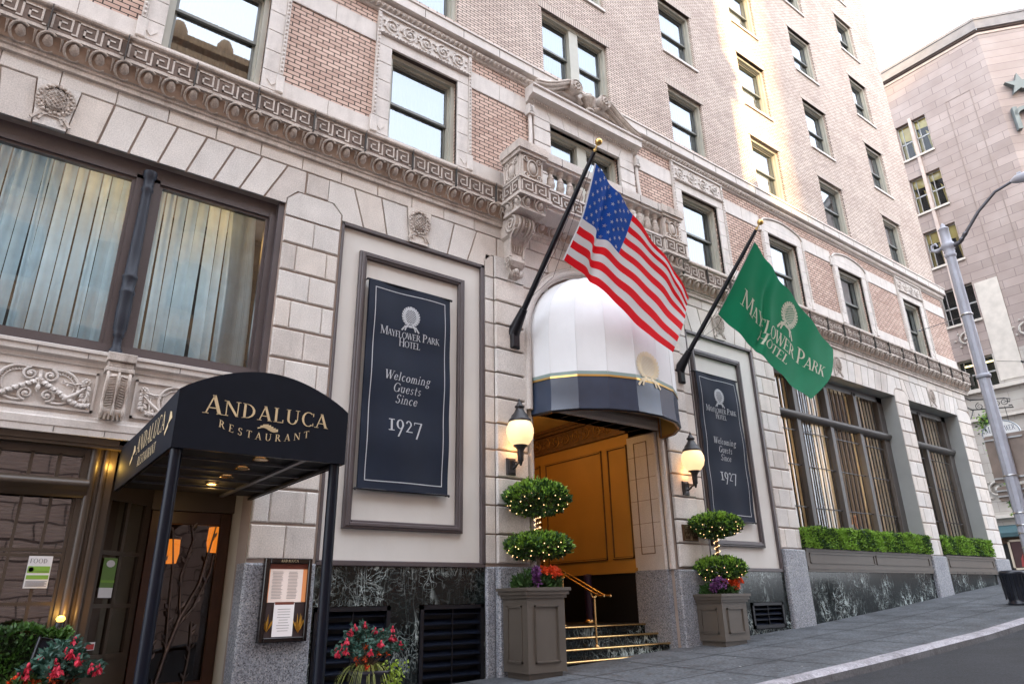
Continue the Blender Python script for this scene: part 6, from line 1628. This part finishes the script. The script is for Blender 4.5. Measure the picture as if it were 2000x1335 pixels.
ob('gold_pattern',m,mat('gold_pattern_print',(.55,.30,.04),.6),T)
# plaque
T=thing('bronze_plaque',(12.23,-.07,2.79),'small bronze plaque on the pier under the right wall lantern','plaque')
m=MB(); m.bbox(11.99,12.47,-.10,-.055,2.62,2.96,.012); ob('plate',m,mat('bronze_plate',(.10,.06,.035),.4,.7,var=.2,vs=15),T)
m=MB()
for s,z,wd in(('HISTORIC',2.87,.36),('HOTELS OF',2.795,.38),('AMERICA',2.72,.36)):
    p,_w=text_polys(s,.06,.05); put(m,[[(u*wd/_w,v) for u,v in pl] for pl in p],12.23,z,-.104)
for a,b,c,d in((12.02,12.44,2.645,2.65),(12.02,12.44,2.93,2.935),(12.02,12.025,2.645,2.935),(12.435,12.44,2.645,2.935)): m.face([(a,-.104,c),(b,-.104,c),(b,-.104,d),(a,-.104,d)])
put(m,emblem(.08),12.23,2.675,-.104)
ob('lettering',m,mat('bronze_letters',(.55,.42,.28),.35,.8),T)
# notices in the restaurant windows
def notice(name,lab,quads,T=None):
    T=thing(name,quads[0][1][0],lab,'poster')
    for nm,q,mt in quads: m=MB(); m.face(q); ob(nm,m,mt,T)
    return T
GRN=mat('green_print',(.20,.38,.05),.7); PAP=mat('white_paper',(.70,.70,.72),.8,var=.02)
y=.175; a,b,c,d=.50,.74,1.74,2.09
Q=lambda a,b,c,d,y:[(a,y,c),(b,y,c),(b,y,d),(a,y,d)]
T=notice('window_poster','white poster with green bands taped inside the brown paned window',[('sheet',Q(.505,.745,1.73,2.09,.155),PAP),('green_band',Q(.515,.735,1.90,1.975,.152),GRN),('lower_band',Q(.515,.735,1.83,1.875,.152),GRN)])
m=MB(); p,_w=text_polys('FOOD',.05,.08); put(m,p,.61,2.01,.150)
for k in range(5): m.face(Q(.52,.73-.02*(k%2),1.75+.013*k,1.756+.013*k,.150))
for k in range(3): m.face(Q(.53,.72,1.915+.0,1.918,.150))
ob('ink',m,mat('ink_grey',(.12,.12,.14),.8),T)
m=MB(); m.lathe([(.0,.0),(.026,.0)],(.55,.151,1.938),16,0,False,'y'); ob('round_badge',m,PAP,T)
def SL(t,z,off=-.03):
    n=Vector((-(Bp[1]-A[1]),(Bp[0]-A[0]),0)).normalized()*(-off); p=P(t) if 0 else (A[0]+(Bp[0]-A[0])*t,A[1]+(Bp[1]-A[1])*t)
    return (p[0]-n.x*1.,p[1]-n.y*1.,z)
QS=lambda a,b,c,d,off:[SL(a,c,off),SL(b,c,off),SL(b,d,off),SL(a,d,off)]
T=notice('green_window_sticker','tall green sticker with a white base on the narrow angled side window by the door',[('green_sheet',QS(.14,.42,1.74,2.1,-.012),mat('sticker_green',(.13,.24,.05),.6)),('white_base',QS(.14,.42,1.62,1.74,-.012),PAP),('light_stripe',QS(.14,.42,1.80,1.83,-.018),GRN)])
m=MB(); 
for k in range(10): 
    an=k*2*PI/10; an2=(k+1)*2*PI/10
    m.face([SL(.28,2.03,-.02),SL(.28+.09*math.cos(an),2.03+.045*math.sin(an),-.02),SL(.28+.09*math.cos(an2),2.03+.045*math.sin(an2),-.02)])
ob('round_badge',m,PAP,T)
T=notice('red_window_sticker','small red and white sticker low on the narrow side window by the door',[('sheet',QS(.06,.26,1.02,1.11,-.012),PAP),('red_square',QS(.08,.24,1.03,1.09,-.018),mat('sticker_red',(.5,.04,.04),.6))])
# ---------------------------------------------------------------- street lamp post
T=thing('street_lamp_post',(21.28,-3.4,zg(21.3,-3.4)),'grey fluted street lamp post with a long curved arm on the sidewalk at right','street lamp')
x,y=21.28,-3.4; z0=zg(x,y)
m=MB(); n=20
def fl(r,z): return [(x+r*(1-.07*(k%2))*math.cos(k*2*PI/n),y+r*(1-.07*(k%2))*math.sin(k*2*PI/n),z) for k in range(n)]
m.grid([fl(.165,z0+.9),fl(.15,5.5),fl(.125,10.75)],0,False,True); ob('shaft',m,GREYMETAL,T)
m=MB(); m.lathe([(.32,0),(.32,.12),(.27,.18),(.24,.6),(.26,.68),(.21,.74),(.19,.92),(.165,1.0)],(x,y,z0),20); ob('base',m,GREYMETAL,T)
m=MB(); m.lathe([(.125,10.7),(.15,10.74),(.16,10.80),(.13,10.84),(.15,10.9),(.13,10.95),(.17,11.0),(.19,11.08),(.17,11.16),(.135,11.2),(.13,11.62),(.15,11.64),(.12,11.68),(.06,11.74),(.065,11.79),(.03,11.83),(0,11.86)],(x,y,0),18)
m.lathe([(.16,0),(.185,.03),(.185,.09),(.16,.12)],(x,y,6.98),18)
m.tube([(x,y+.15,11.1),(x,y+.33,11.04),(x,y+.44,11.12),(x,y+.42,11.26),(x,y+.31,11.29),(x,y+.27,11.19)],[.055,.05,.045,.04,.035,.03],8); ob('finial_head',m,GREYMETAL,T)
m=MB(); m.tube([(x,y-.15,11.05),(x,-3.72,11.08),(x,-3.94,11.30),(x,-4.37,11.78),(x,-4.89,12.17),(x,-5.34,12.27),(x,-5.9,12.22)],[.07,.06,.05,.045,.042,.04,.04],10)
for p in((-3.78,11.13),(-3.9,11.26)): m.tube([(x,p[0]-.02,p[1]-.02),(x,p[0]+.02,p[1]+.02)],.085,8)
ob('curved_arm',m,mat('dark_grey_pipe',(.10,.10,.115),.5,.3),T)
m=MB(); m.tube([(x,-5.32,12.27),(x,-5.45,12.28),(x,-5.75,12.24),(x,-6.05,12.18)],[.05,.12,.16,.06],12); m.box(x-.03,x+.03,-5.6,-5.5,12.38,12.46); ob('lamp_head',m,GREYMETAL,T)
m=MB()
for z in(4.30,3.35,3.05,2.85,2.5,2.15): m.lathe([(.166,0),(.172,.005),(.172,.03),(.166,.035)],(x,y,z),18)
m.lathe([(.14,0),(.16,.01),(.16,.05),(.14,.06)],(x,y,8.85),14); ob('steel_strap',m,mat('steel_strap',(.5,.5,.5),.3,.9),T)
for z,(dx,h,w_,yaw),lab in((4.18,(0,1.27,.95,0),'large brown back of a street sign strapped to the lamp post'),(3.72,(0,.38,.85,0),'smaller brown back of a street sign strapped lower on the lamp post')):
    T=thing('street_sign',(x,y+.19,z),lab,'street sign','street signs strapped to the lamp post')
    # panel faces down the street: lies across the sidewalk (y direction)
    m=MB(); ya,yb=y-.62,y+.45
    pts=[(ya+.05,z),(yb-.05,z),(yb,z+.05),(yb,z+h-.05),(yb-.05,z+h),(ya+.05,z+h),(ya,z+h-.05),(ya,z+.05)]
    m.prism(pts,x+.19,x+.20,0,lambda a,q,c:(q,a,c),True); ob('panel',m,SIGNB,T)
    m=MB()
    for zz in(z+.12,z+h-.12): m.box(x+.15,x+.19,y-.45,y+.45,zz-.02,zz+.02)
    ob('bracket',m,mat('steel_bracket',(.4,.4,.4),.4,.8),T)
# guy wires
T=thing('span_wire',(24,-1.7,10),'thin dark wire between the hotel wall and the lamp post','wire')
m=MB(); m.tube([(26.9,.0,10.75),(24,-1.75,9.78),(21.4,-3.3,8.9)],.011,5); ob('cable',m,BLACKM,T); m=MB(); m.lathe([(.02,0),(.05,.05),(.05,.15),(.02,.2)],(21.55,-3.22,8.87),8); m.ell((26.9,-.02,10.75),(.05,.05,.05),8,6); ob('insulator',m,GREYMETAL,T)
T=thing('trolley_wire',(34,-2,10),'thin dark trolley wire crossing behind the lamp post at the corner','wire')
m=MB(); m.tube([(46,3.4,14.2),(34,-1.0,10.6),(25,-5.2,9.2)],.012,5); ob('cable',m,BLACKM,T); m=MB(); m.ell((34,-1.0,10.6),(.16,.05,.05),8,6); ob('insulator',m,BLACKM,T)
# trash can
T=thing('trash_can',(22.,-2.62,zg(22.,-2.62)),'black slatted litter bin on the sidewalk at the right edge','trash can')
zc=zg(22,-2.62); xc,yc=22.0,-2.62
m=MB(); m.lathe([(.26,0),(.27,.03),(.24,.05),(.23,.12),(.28,.3),(.29,.72),(.31,.74),(.31,.80),(.25,.84),(.22,.83),(.2,.6),(0,.1)],(xc,yc,zc),20); ob('body',m,mat('navy_black_bin',(.012,.014,.022),.35),T)
m=MB()
for k in range(20):
    a=k*PI/10; m.tube([(xc+.27*math.cos(a),yc+.27*math.sin(a),zc+.12),(xc+.305*math.cos(a),yc+.305*math.sin(a),zc+.74)],.012,4)
ob('slats',m,BLACKM,T)

# ---------------------------------------------------------------- corner hanging sign on scrolled bracket
T=thing('projecting_sign',(29.7,-.6,7.3),'white arched sign hanging from a scrolled black iron bracket at the hotel corner','sign')
X=30.45
m=MB()
for z0_ in(8.32,8.05+.24): pass
m.tube([(X,.1,8.62),(X,-1.05,8.42),(X,-1.22,8.36),(X,-1.18,8.26),(X,-1.08,8.30)],.025,6); m.tube([(X,.1,8.22),(X,-1.1,8.05),(X,-1.25,8.02),(X,-1.22,8.12),(X,-1.12,8.12)],.025,6)
g=lambda a,yy,c:(X+yy,a,c)
for k,cy in enumerate((-.15,-.45,-.75,-1.0)): spiral(m,cy,8.30,0,.15,1.6,1 if k%2 else -1,PI/2,.016,0,g)
m.tube([(29.55,.05,8.6),(X,.1,8.6)],.03,6); m.tube([(29.55,.05,8.2),(X,.1,8.2)],.03,6); m.tube([(29.6,.08,7.7),(30.0,.09,7.8),(X,.1,8.2)],.02,6)
for yy in(-.32,-.98): m.tube([(X,yy,8.12),(X,yy,7.55)],.012,5)
ob('iron_bracket',m,BLACKM,T)
m=MB(); n=16
pts=[(-1.28,7.04),(.02,7.04)]+[(-.63+.65*math.cos(PI*k/n),7.12+.52*math.sin(PI*k/n)) for k in range(n+1)]
m.prism(pts[::1],X-.03,X+.03,0,lambda a,q,c:(q,a,c),True); ob('board',m,WHITEW,T)
m=MB(); m.tube([(X-.035,-.63+.63*math.cos(PI*k/n),7.12+.50*math.sin(PI*k/n)) for k in range(n+1)],.022,5); m.tube([(X-.035,-1.26,7.07),(X-.035,0,7.07)],.02,5)
m2=MB(); p,_w=text_polys('MAYFLOWER',.20,.02,1.25)
for pl in p: m2.face([(X-.036,-.63-u*1.0/_w,7.20+v) for u,v in pl])
ob('border',m,mat('blue_grey_border',(.22,.26,.30),.5),T); ob('lettering',m2,mat('blue_grey_ink',(.05,.07,.12),.6),T)
# vine on the corner side
T=thing('climbing_vine',(30.0,.3,3.5),'green climbing vine behind the hotel corner under the hanging sign','vine')
m=MB(); rnd=random.Random(31); v_=MB()
vx=[(30.6,-.05,7.9),(30.8,-.25,7.2),(30.9,-.35,6.4),(31.0,-.3,5.6),(31.0,-.2,4.8),(31.1,-.3,4.3),(31.1,.0,2.0)]
v_.tube(vx,.03,5)
for _ in range(1500):
    t=rnd.random()*5.2; i=int(t); f=t-i; p=Vector(vx[i]).lerp(Vector(vx[i+1]),f); s=.30 if t<3.2 else .16
    m.leaf(p+Vector((rnd.gauss(0,s*.5),rnd.gauss(0,s*.6),rnd.gauss(0,s*.5))),(rnd.uniform(-1,1),-1,rnd.uniform(-1,.5)),.09,.13,0 if rnd.random()<.5 else 1)
ob('stem',v_,BARK,T); ob('leaves',m,[LEAF_L,LEAF_D],T)

# ---------------------------------------------------------------- department store across the side street
MX=46.
T=thing('department_store',(MX,2,2.4),'large pinkish stone department store across the side street with grey star sign','building')
m=MB()
win=[]
for zb_,zt_ in((29.3,32.1),(25.1,27.8),(21.1,23.7),(17.0,19.4),(12.8,14.7)):
    for a in(3.56,4.62,7.6,8.66,11.6,12.66): win.append((a,a+.88,zb_,zt_))
mm=MB(); wall_holes(mm,-.56,40,2,36,[(w_[0],w_[1],w_[2],w_[3]) for w_ in win],0,0,.45)
mm.v=[(MX+v[1],v[0],v[2]) for v in mm.v]; mm.f=[f[::-1] for f in mm.f]
def pal(c): return c[2]<12.9
mm.m=[1 if (sum(mm.v[i][2] for i in f)/len(f))<14.8 else 0 for f in mm.f]
m=mm
dx,dy=.63*30,-.78*30
m.face([(MX,-.56,2),(MX,-.56,36),(MX+dx,-.56+dy,36),(MX+dx,-.56+dy,2)])
m.face([(MX,40,36),(MX+60,40,36),(MX+60,-24,36),(MX+dx,-.56+dy,36),(MX,-.56,36)])
ob('stone_wall',m,[MACY,MACY_L],T)
m=MB()
# pilaster strips and spandrels
for z0_,z1_ in((2,16.2),(14.7,19.3)): pass
m.box(MX-.10,MX+.05,4.42,4.62,12.8,32.3); m.box(MX-.08,MX+.05,8.46,8.66,12.8,32.3); m.box(MX-.03,MX+.05,2.20,3.45,13.,19.25,1)
m.box(MX-.02,MX+.06,.72,.77,12,32.15,2); m.box(MX-.02,MX+.06,2.18,2.23,12,32.15,2); m.box(MX-.02,MX+.06,.72,2.23,32.1,32.16,2)
for zb_,zt_ in((29.3,32.1),(25.1,27.8),(21.1,23.7),(17.0,19.4),(12.8,14.7)):
    for a in(3.5,7.54,11.54): m.box(MX-.12,MX+.05,a,a+2.06,zb_-.14,zb_,1)
m.box(MX-.25,MX+.1,-.56,40,12.55,12.78,1); m.box(MX-.3,MX+.1,-.56,40,5.32,5.5,1); m.box(MX-.2,MX+.1,-.56,40,10.9,11.05,1)
ob('stone_trim',m,[mat('pink_trim_stone',(.46,.38,.34),.8),mat('pale_trim_stone',(.52,.48,.43),.8),mat('groove_shadow',(.25,.2,.18),.9)],T)
def parapet():
    m=MB()
    for (z0_,z1_,o,q) in((35.7,35.85,.05,2),(35.95,36.05,.12,0),(36.05,36.75,.25,1),(36.75,36.95,.3,1)):
        ax,ay=MX-o,-.56-o*.35; bx,by=MX+dx-o*.78,-.56+dy-o*.63
        for (p,r) in(((ax,40),(ax,ay)),((ax,ay),(bx,by))):
            m.face([(p[0],p[1],z0_),(r[0],r[1],z0_),(r[0],r[1],z1_),(p[0],p[1],z1_)],q)
            m.face([(p[0],p[1],z0_),(p[0]+o+.5,p[1],z0_),(r[0]+o+.5,r[1]+.1,z0_),(r[0],r[1],z0_)],q); m.face([(p[0],p[1],z1_),(r[0],r[1],z1_),(r[0]+o+.5,r[1]+.1,z1_),(p[0]+o+.5,p[1],z1_)],q)
    ob('roof_parapet',m,[mat('parapet_dark',(.10,.07,.06),.8),mat('parapet_stone',(.20,.185,.18),.8),mat('parapet_pink',(.45,.36,.31),.8)],T)
parapet()
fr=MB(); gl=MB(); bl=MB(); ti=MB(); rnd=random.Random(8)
for (a,b,c,d) in win:
    if a>9.5: continue
    x=MX+.28; f_=MB()
    for p,q,r,s in((a,a+.05,c,d),(b-.05,b,c,d),(a,b,d-.06,d),(a,b,c,c+.06),(a,b,(c+d)/2-.04,(c+d)/2+.04),(a+.58,a+.61,c,d)): f_.box(x,x+.08,p,q,r,s)
    w_=ob('window',f_,mat('pale_frame',(.45,.46,.46),.5) if 'pale_frame' not in bpy.data.materials else bpy.data.materials['pale_frame'],T)
    g_=MB(); g_.face([(x+.04,a,c),(x+.04,a,d),(x+.04,b,d),(x+.04,b,c)]); ob('pane',g_,glass('store_glass',.0,(.8,.85,.85),wavy=.5) if 'store_glass' not in bpy.data.materials else bpy.data.materials['store_glass'],w_)
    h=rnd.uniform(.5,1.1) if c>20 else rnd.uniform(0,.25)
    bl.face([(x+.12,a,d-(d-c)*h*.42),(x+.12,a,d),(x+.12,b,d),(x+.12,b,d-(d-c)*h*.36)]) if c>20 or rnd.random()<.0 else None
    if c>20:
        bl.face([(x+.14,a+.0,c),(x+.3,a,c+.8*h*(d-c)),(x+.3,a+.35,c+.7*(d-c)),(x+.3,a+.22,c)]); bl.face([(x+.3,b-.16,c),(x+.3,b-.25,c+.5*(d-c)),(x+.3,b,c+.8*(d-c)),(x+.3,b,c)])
ob('painted_reflection_sheets',bl,YELLOW_REFL,T)  # sheets behind the panes that stand in for yellow reflections
m=MB(); m.face([(MX+2,-.5,2),(MX+2,40,2),(MX+2,40,36),(MX+2,-.5,36)]); ob('room_back',m,TEALI,T)
m=MB()
for z in(15.2,13.3): 
    for yy in(3.7,4.75): m.box(MX+1.2,MX+1.35,yy,yy+.75,z-.6,z-.54)
ob('ceiling_tube_light',m,emit('office_light',(1,.75,.3),.8),T)
# relief panels, shop front and poster
m=MB()
g=lambda a,q,c:(MX+q,a,c)
scrolls(m,3.6,5.6,15.3,16.6,-.06,0,g); scrolls(m,-.4,2.1,15.0,16.4,-.1,0,g); scrolls(m,4.7,5.4,6.2,7.6,-.06,0,g)
ob('carved_panel',m,MACY_L,T)
m=MB(); m.box(MX-.02,MX+.2,3.,12,2.2,4.2); m.face([(MX-1.2,3.4,4.45),(MX-1.2,12,4.45),(MX-.05,12,4.95),(MX-.05,3.4,4.95)],1); m.box(MX-1.22,MX-1.18,3.4,12,4.25,4.47,1); m.box(MX-.3,MX-.1,3.4,12,3.95,4.25,2)
ob('shop_entrance',m,[BLACKI,mat('teal_valance',(.03,.07,.08),.7),mat('brown_fascia',(.16,.09,.05),.6)],T)
T2=thing('framed_poster',(MX-.1,4.2,3.2),'framed dark portrait poster beside the shop entrance across the side street','poster')
m=MB(); 
for a,b,c,d in((3.55,4.95,2.55,2.65),(3.55,4.95,4.0,4.1),(3.55,3.65,2.55,4.1),(4.85,4.95,2.55,4.1)): m.box(MX-1.0,MX-.95,a,b,c,d)
ob('frame',m,mat('cream_frame',(.55,.47,.36),.6),T2)
m=MB(); m.face([(MX-.97,3.6,2.6),(MX-.97,3.6,4.05),(MX-.97,4.9,4.05),(MX-.97,4.9,2.6)]); m.face([(MX-.98,3.9,2.7),(MX-.98,3.9,3.2),(MX-.98,4.1,3.4),(MX-.98,4.35,3.4),(MX-.98,4.5,3.1),(MX-.98,4.55,2.7)],1); m.face([(MX-.985,4.1,3.4),(MX-.985,4.08,3.65),(MX-.985,4.2,3.75),(MX-.985,4.32,3.65),(MX-.985,4.3,3.4)],2)
ob('print',m,[mat('poster_dark',(.05,.02,.02),.5),mat('poster_red',(.30,.04,.04),.5),mat('poster_skin',(.45,.28,.2),.5)],T2)
# star and letter on the angled face
def cp(s,z,o=.12):  # s metres along the angled face from its corner
    return (MX+.63*s-.78*o,-.56-.78*s-.63*o,z)
def onface(pts,name,mt,th=.25):
    m=MB(); n=len(pts); F=[cp(s,z,.12+th) for s,z in pts]; Bk=[cp(s,z,.08) for s,z in pts]
    c=Vector(cp(sum(p[0] for p in pts)/n,sum(p[1] for p in pts)/n,.12+th))
    m.face(F); m.face(Bk[::-1])
    for i in range(n): j=(i+1)%n; m.face([F[i],Bk[i],Bk[j],F[j]])
    return m
SC,SZ=(1.21, 31.18)
pts=[(SC+(.80 if k%2==0 else .32)*math.cos(PI/2+k*PI/5),SZ+(.80 if k%2==0 else .32)*math.sin(PI/2+k*PI/5)) for k in range(10)]
ob('star_emblem',onface(pts,'s',SIGNM),SIGNM,T)
LC,LZ=(0.39, 27.93)
m=MB(); lw=.24; h=1.6
def legs(s0,s1,z0,z1):
    q=onface([(s0,z0),(s1,z0),(s1,z1),(s0,z1)],'x',SIGNM); b=len(m.v); m.v+=q.v; m.f+=[tuple(i+b for i in f) for f in q.f]; m.m+=q.m; m.s+=q.s
legs(LC,LC+lw,LZ,LZ+h); legs(LC+1.05,LC+1.05+lw,LZ,LZ+h*.7); legs(LC+2.1,LC+2.1+lw,LZ,LZ+h*.7)
for c0 in(LC+.645,LC+1.695):
    n=8
    for k in range(n):
        a0,a1=PI*k/n,PI*(k+1)/n
        o=lambda t:(c0+.645*math.cos(t),LZ+h*.62+.60*math.sin(t)); i_=lambda t:(c0+.405*math.cos(t),LZ+h*.62+.34*math.sin(t))
        q=onface([i_(a0),o(a0),o(a1),i_(a1)],'x',SIGNM); b=len(m.v); m.v+=q.v; m.f+=[tuple(i+b for i in f) for f in q.f]; m.m+=q.m; m.s+=q.s
ob('lettering',m,SIGNM,T)

# ---------------------------------------------------------------- buildings across the street behind the camera (reflections), and added sun blockers
OB=brick('tan_block_brick',(.46,.27,.13),(.54,.34,.18),(.12,.08,.06),w=1.1,h=.45)
LOWB=brick('pink_stone_base',(.60,.40,.32),(.66,.46,.37),(.16,.10,.08),w=1.5,h=.62,ms=.03)
def block(name,x0,x1,y0,y1,z1,lab,mt,wins=True,base=-3):
    T=thing(name,((x0+x1)/2,y0,0),lab,'building','buildings across the street')
    m=MB(); m.box(x0,x1,y1,y0,base,z1); m.box(x0-.3,x1+.3,y1-.3,y0+.35,z1-1.2,z1-.6); m.box(x0-.4,x1+.4,y1-.4,y0+.5,z1-.3,z1+.1)
    n=int((x1-x0)/2.2)
    for k in range(n): m.ell((x0+1.1+k*2.2,y0,z1+.3),(.45,.3,.9),8,6)
    ob('wall',m,mt,T)
    if lab.startswith('tan brick'):
        q=MB(); q.box(x0-.1,x1+.1,y0-.2,y0+.35,base,7.6); ob('stone_base_storey',q,LOWB,T)
    if wins:
        f=MB(); g=MB(); z=2.5
        while z<z1-4:
            x=x0+1
            while x<x1-2:
                f.box(x-.12,x+1.42,y0,y0+.08,z-.15,z+2.35,0); g.face([(x,y0+.09,z),(x+1.3,y0+.09,z),(x+1.3,y0+.09,z+2.2),(x,y0+.09,z+2.2)]); x+=3.1
            z+=3.7
        ob('window_frames',f,mat('tan_frame',(.45,.38,.3),.7),T); ob('window_glass',g,mat('dark_window_glass',(.03,.04,.05),.1),T)
block('brick_block',-40,9.2,-20,-21.5,27.5,'tan brick block across the street, seen only as a reflection in the ground floor glass',OB)
block('low_sun_blocker',9.2,13.0,-20,-34,21.6,'unseen low tan block added to trim the sun patch from below',OB,False)  # unseen block added; its top sets the lower edge of the sun patch
block('corner_block',13.2,33,-20,-34,25,'tan brick corner block across the street, mirrored in the right windows',OB)
block('left_sun_blocker',-60,.5,-45,-46.5,62,'unseen pale block added to cut the left edge of the sun patch',mat('pale_blocker',(.5,.52,.55),.4),False)  # unseen block added so its side edge bounds the sun patch on the left
block('far_sun_blocker',-33.5,60,-150,-180,104,'unseen far block added to shade the facade right of the sun patch',mat('far_pale',(.55,.55,.55),.6),False)  # invented far block, placed to give the sun patch a soft right edge
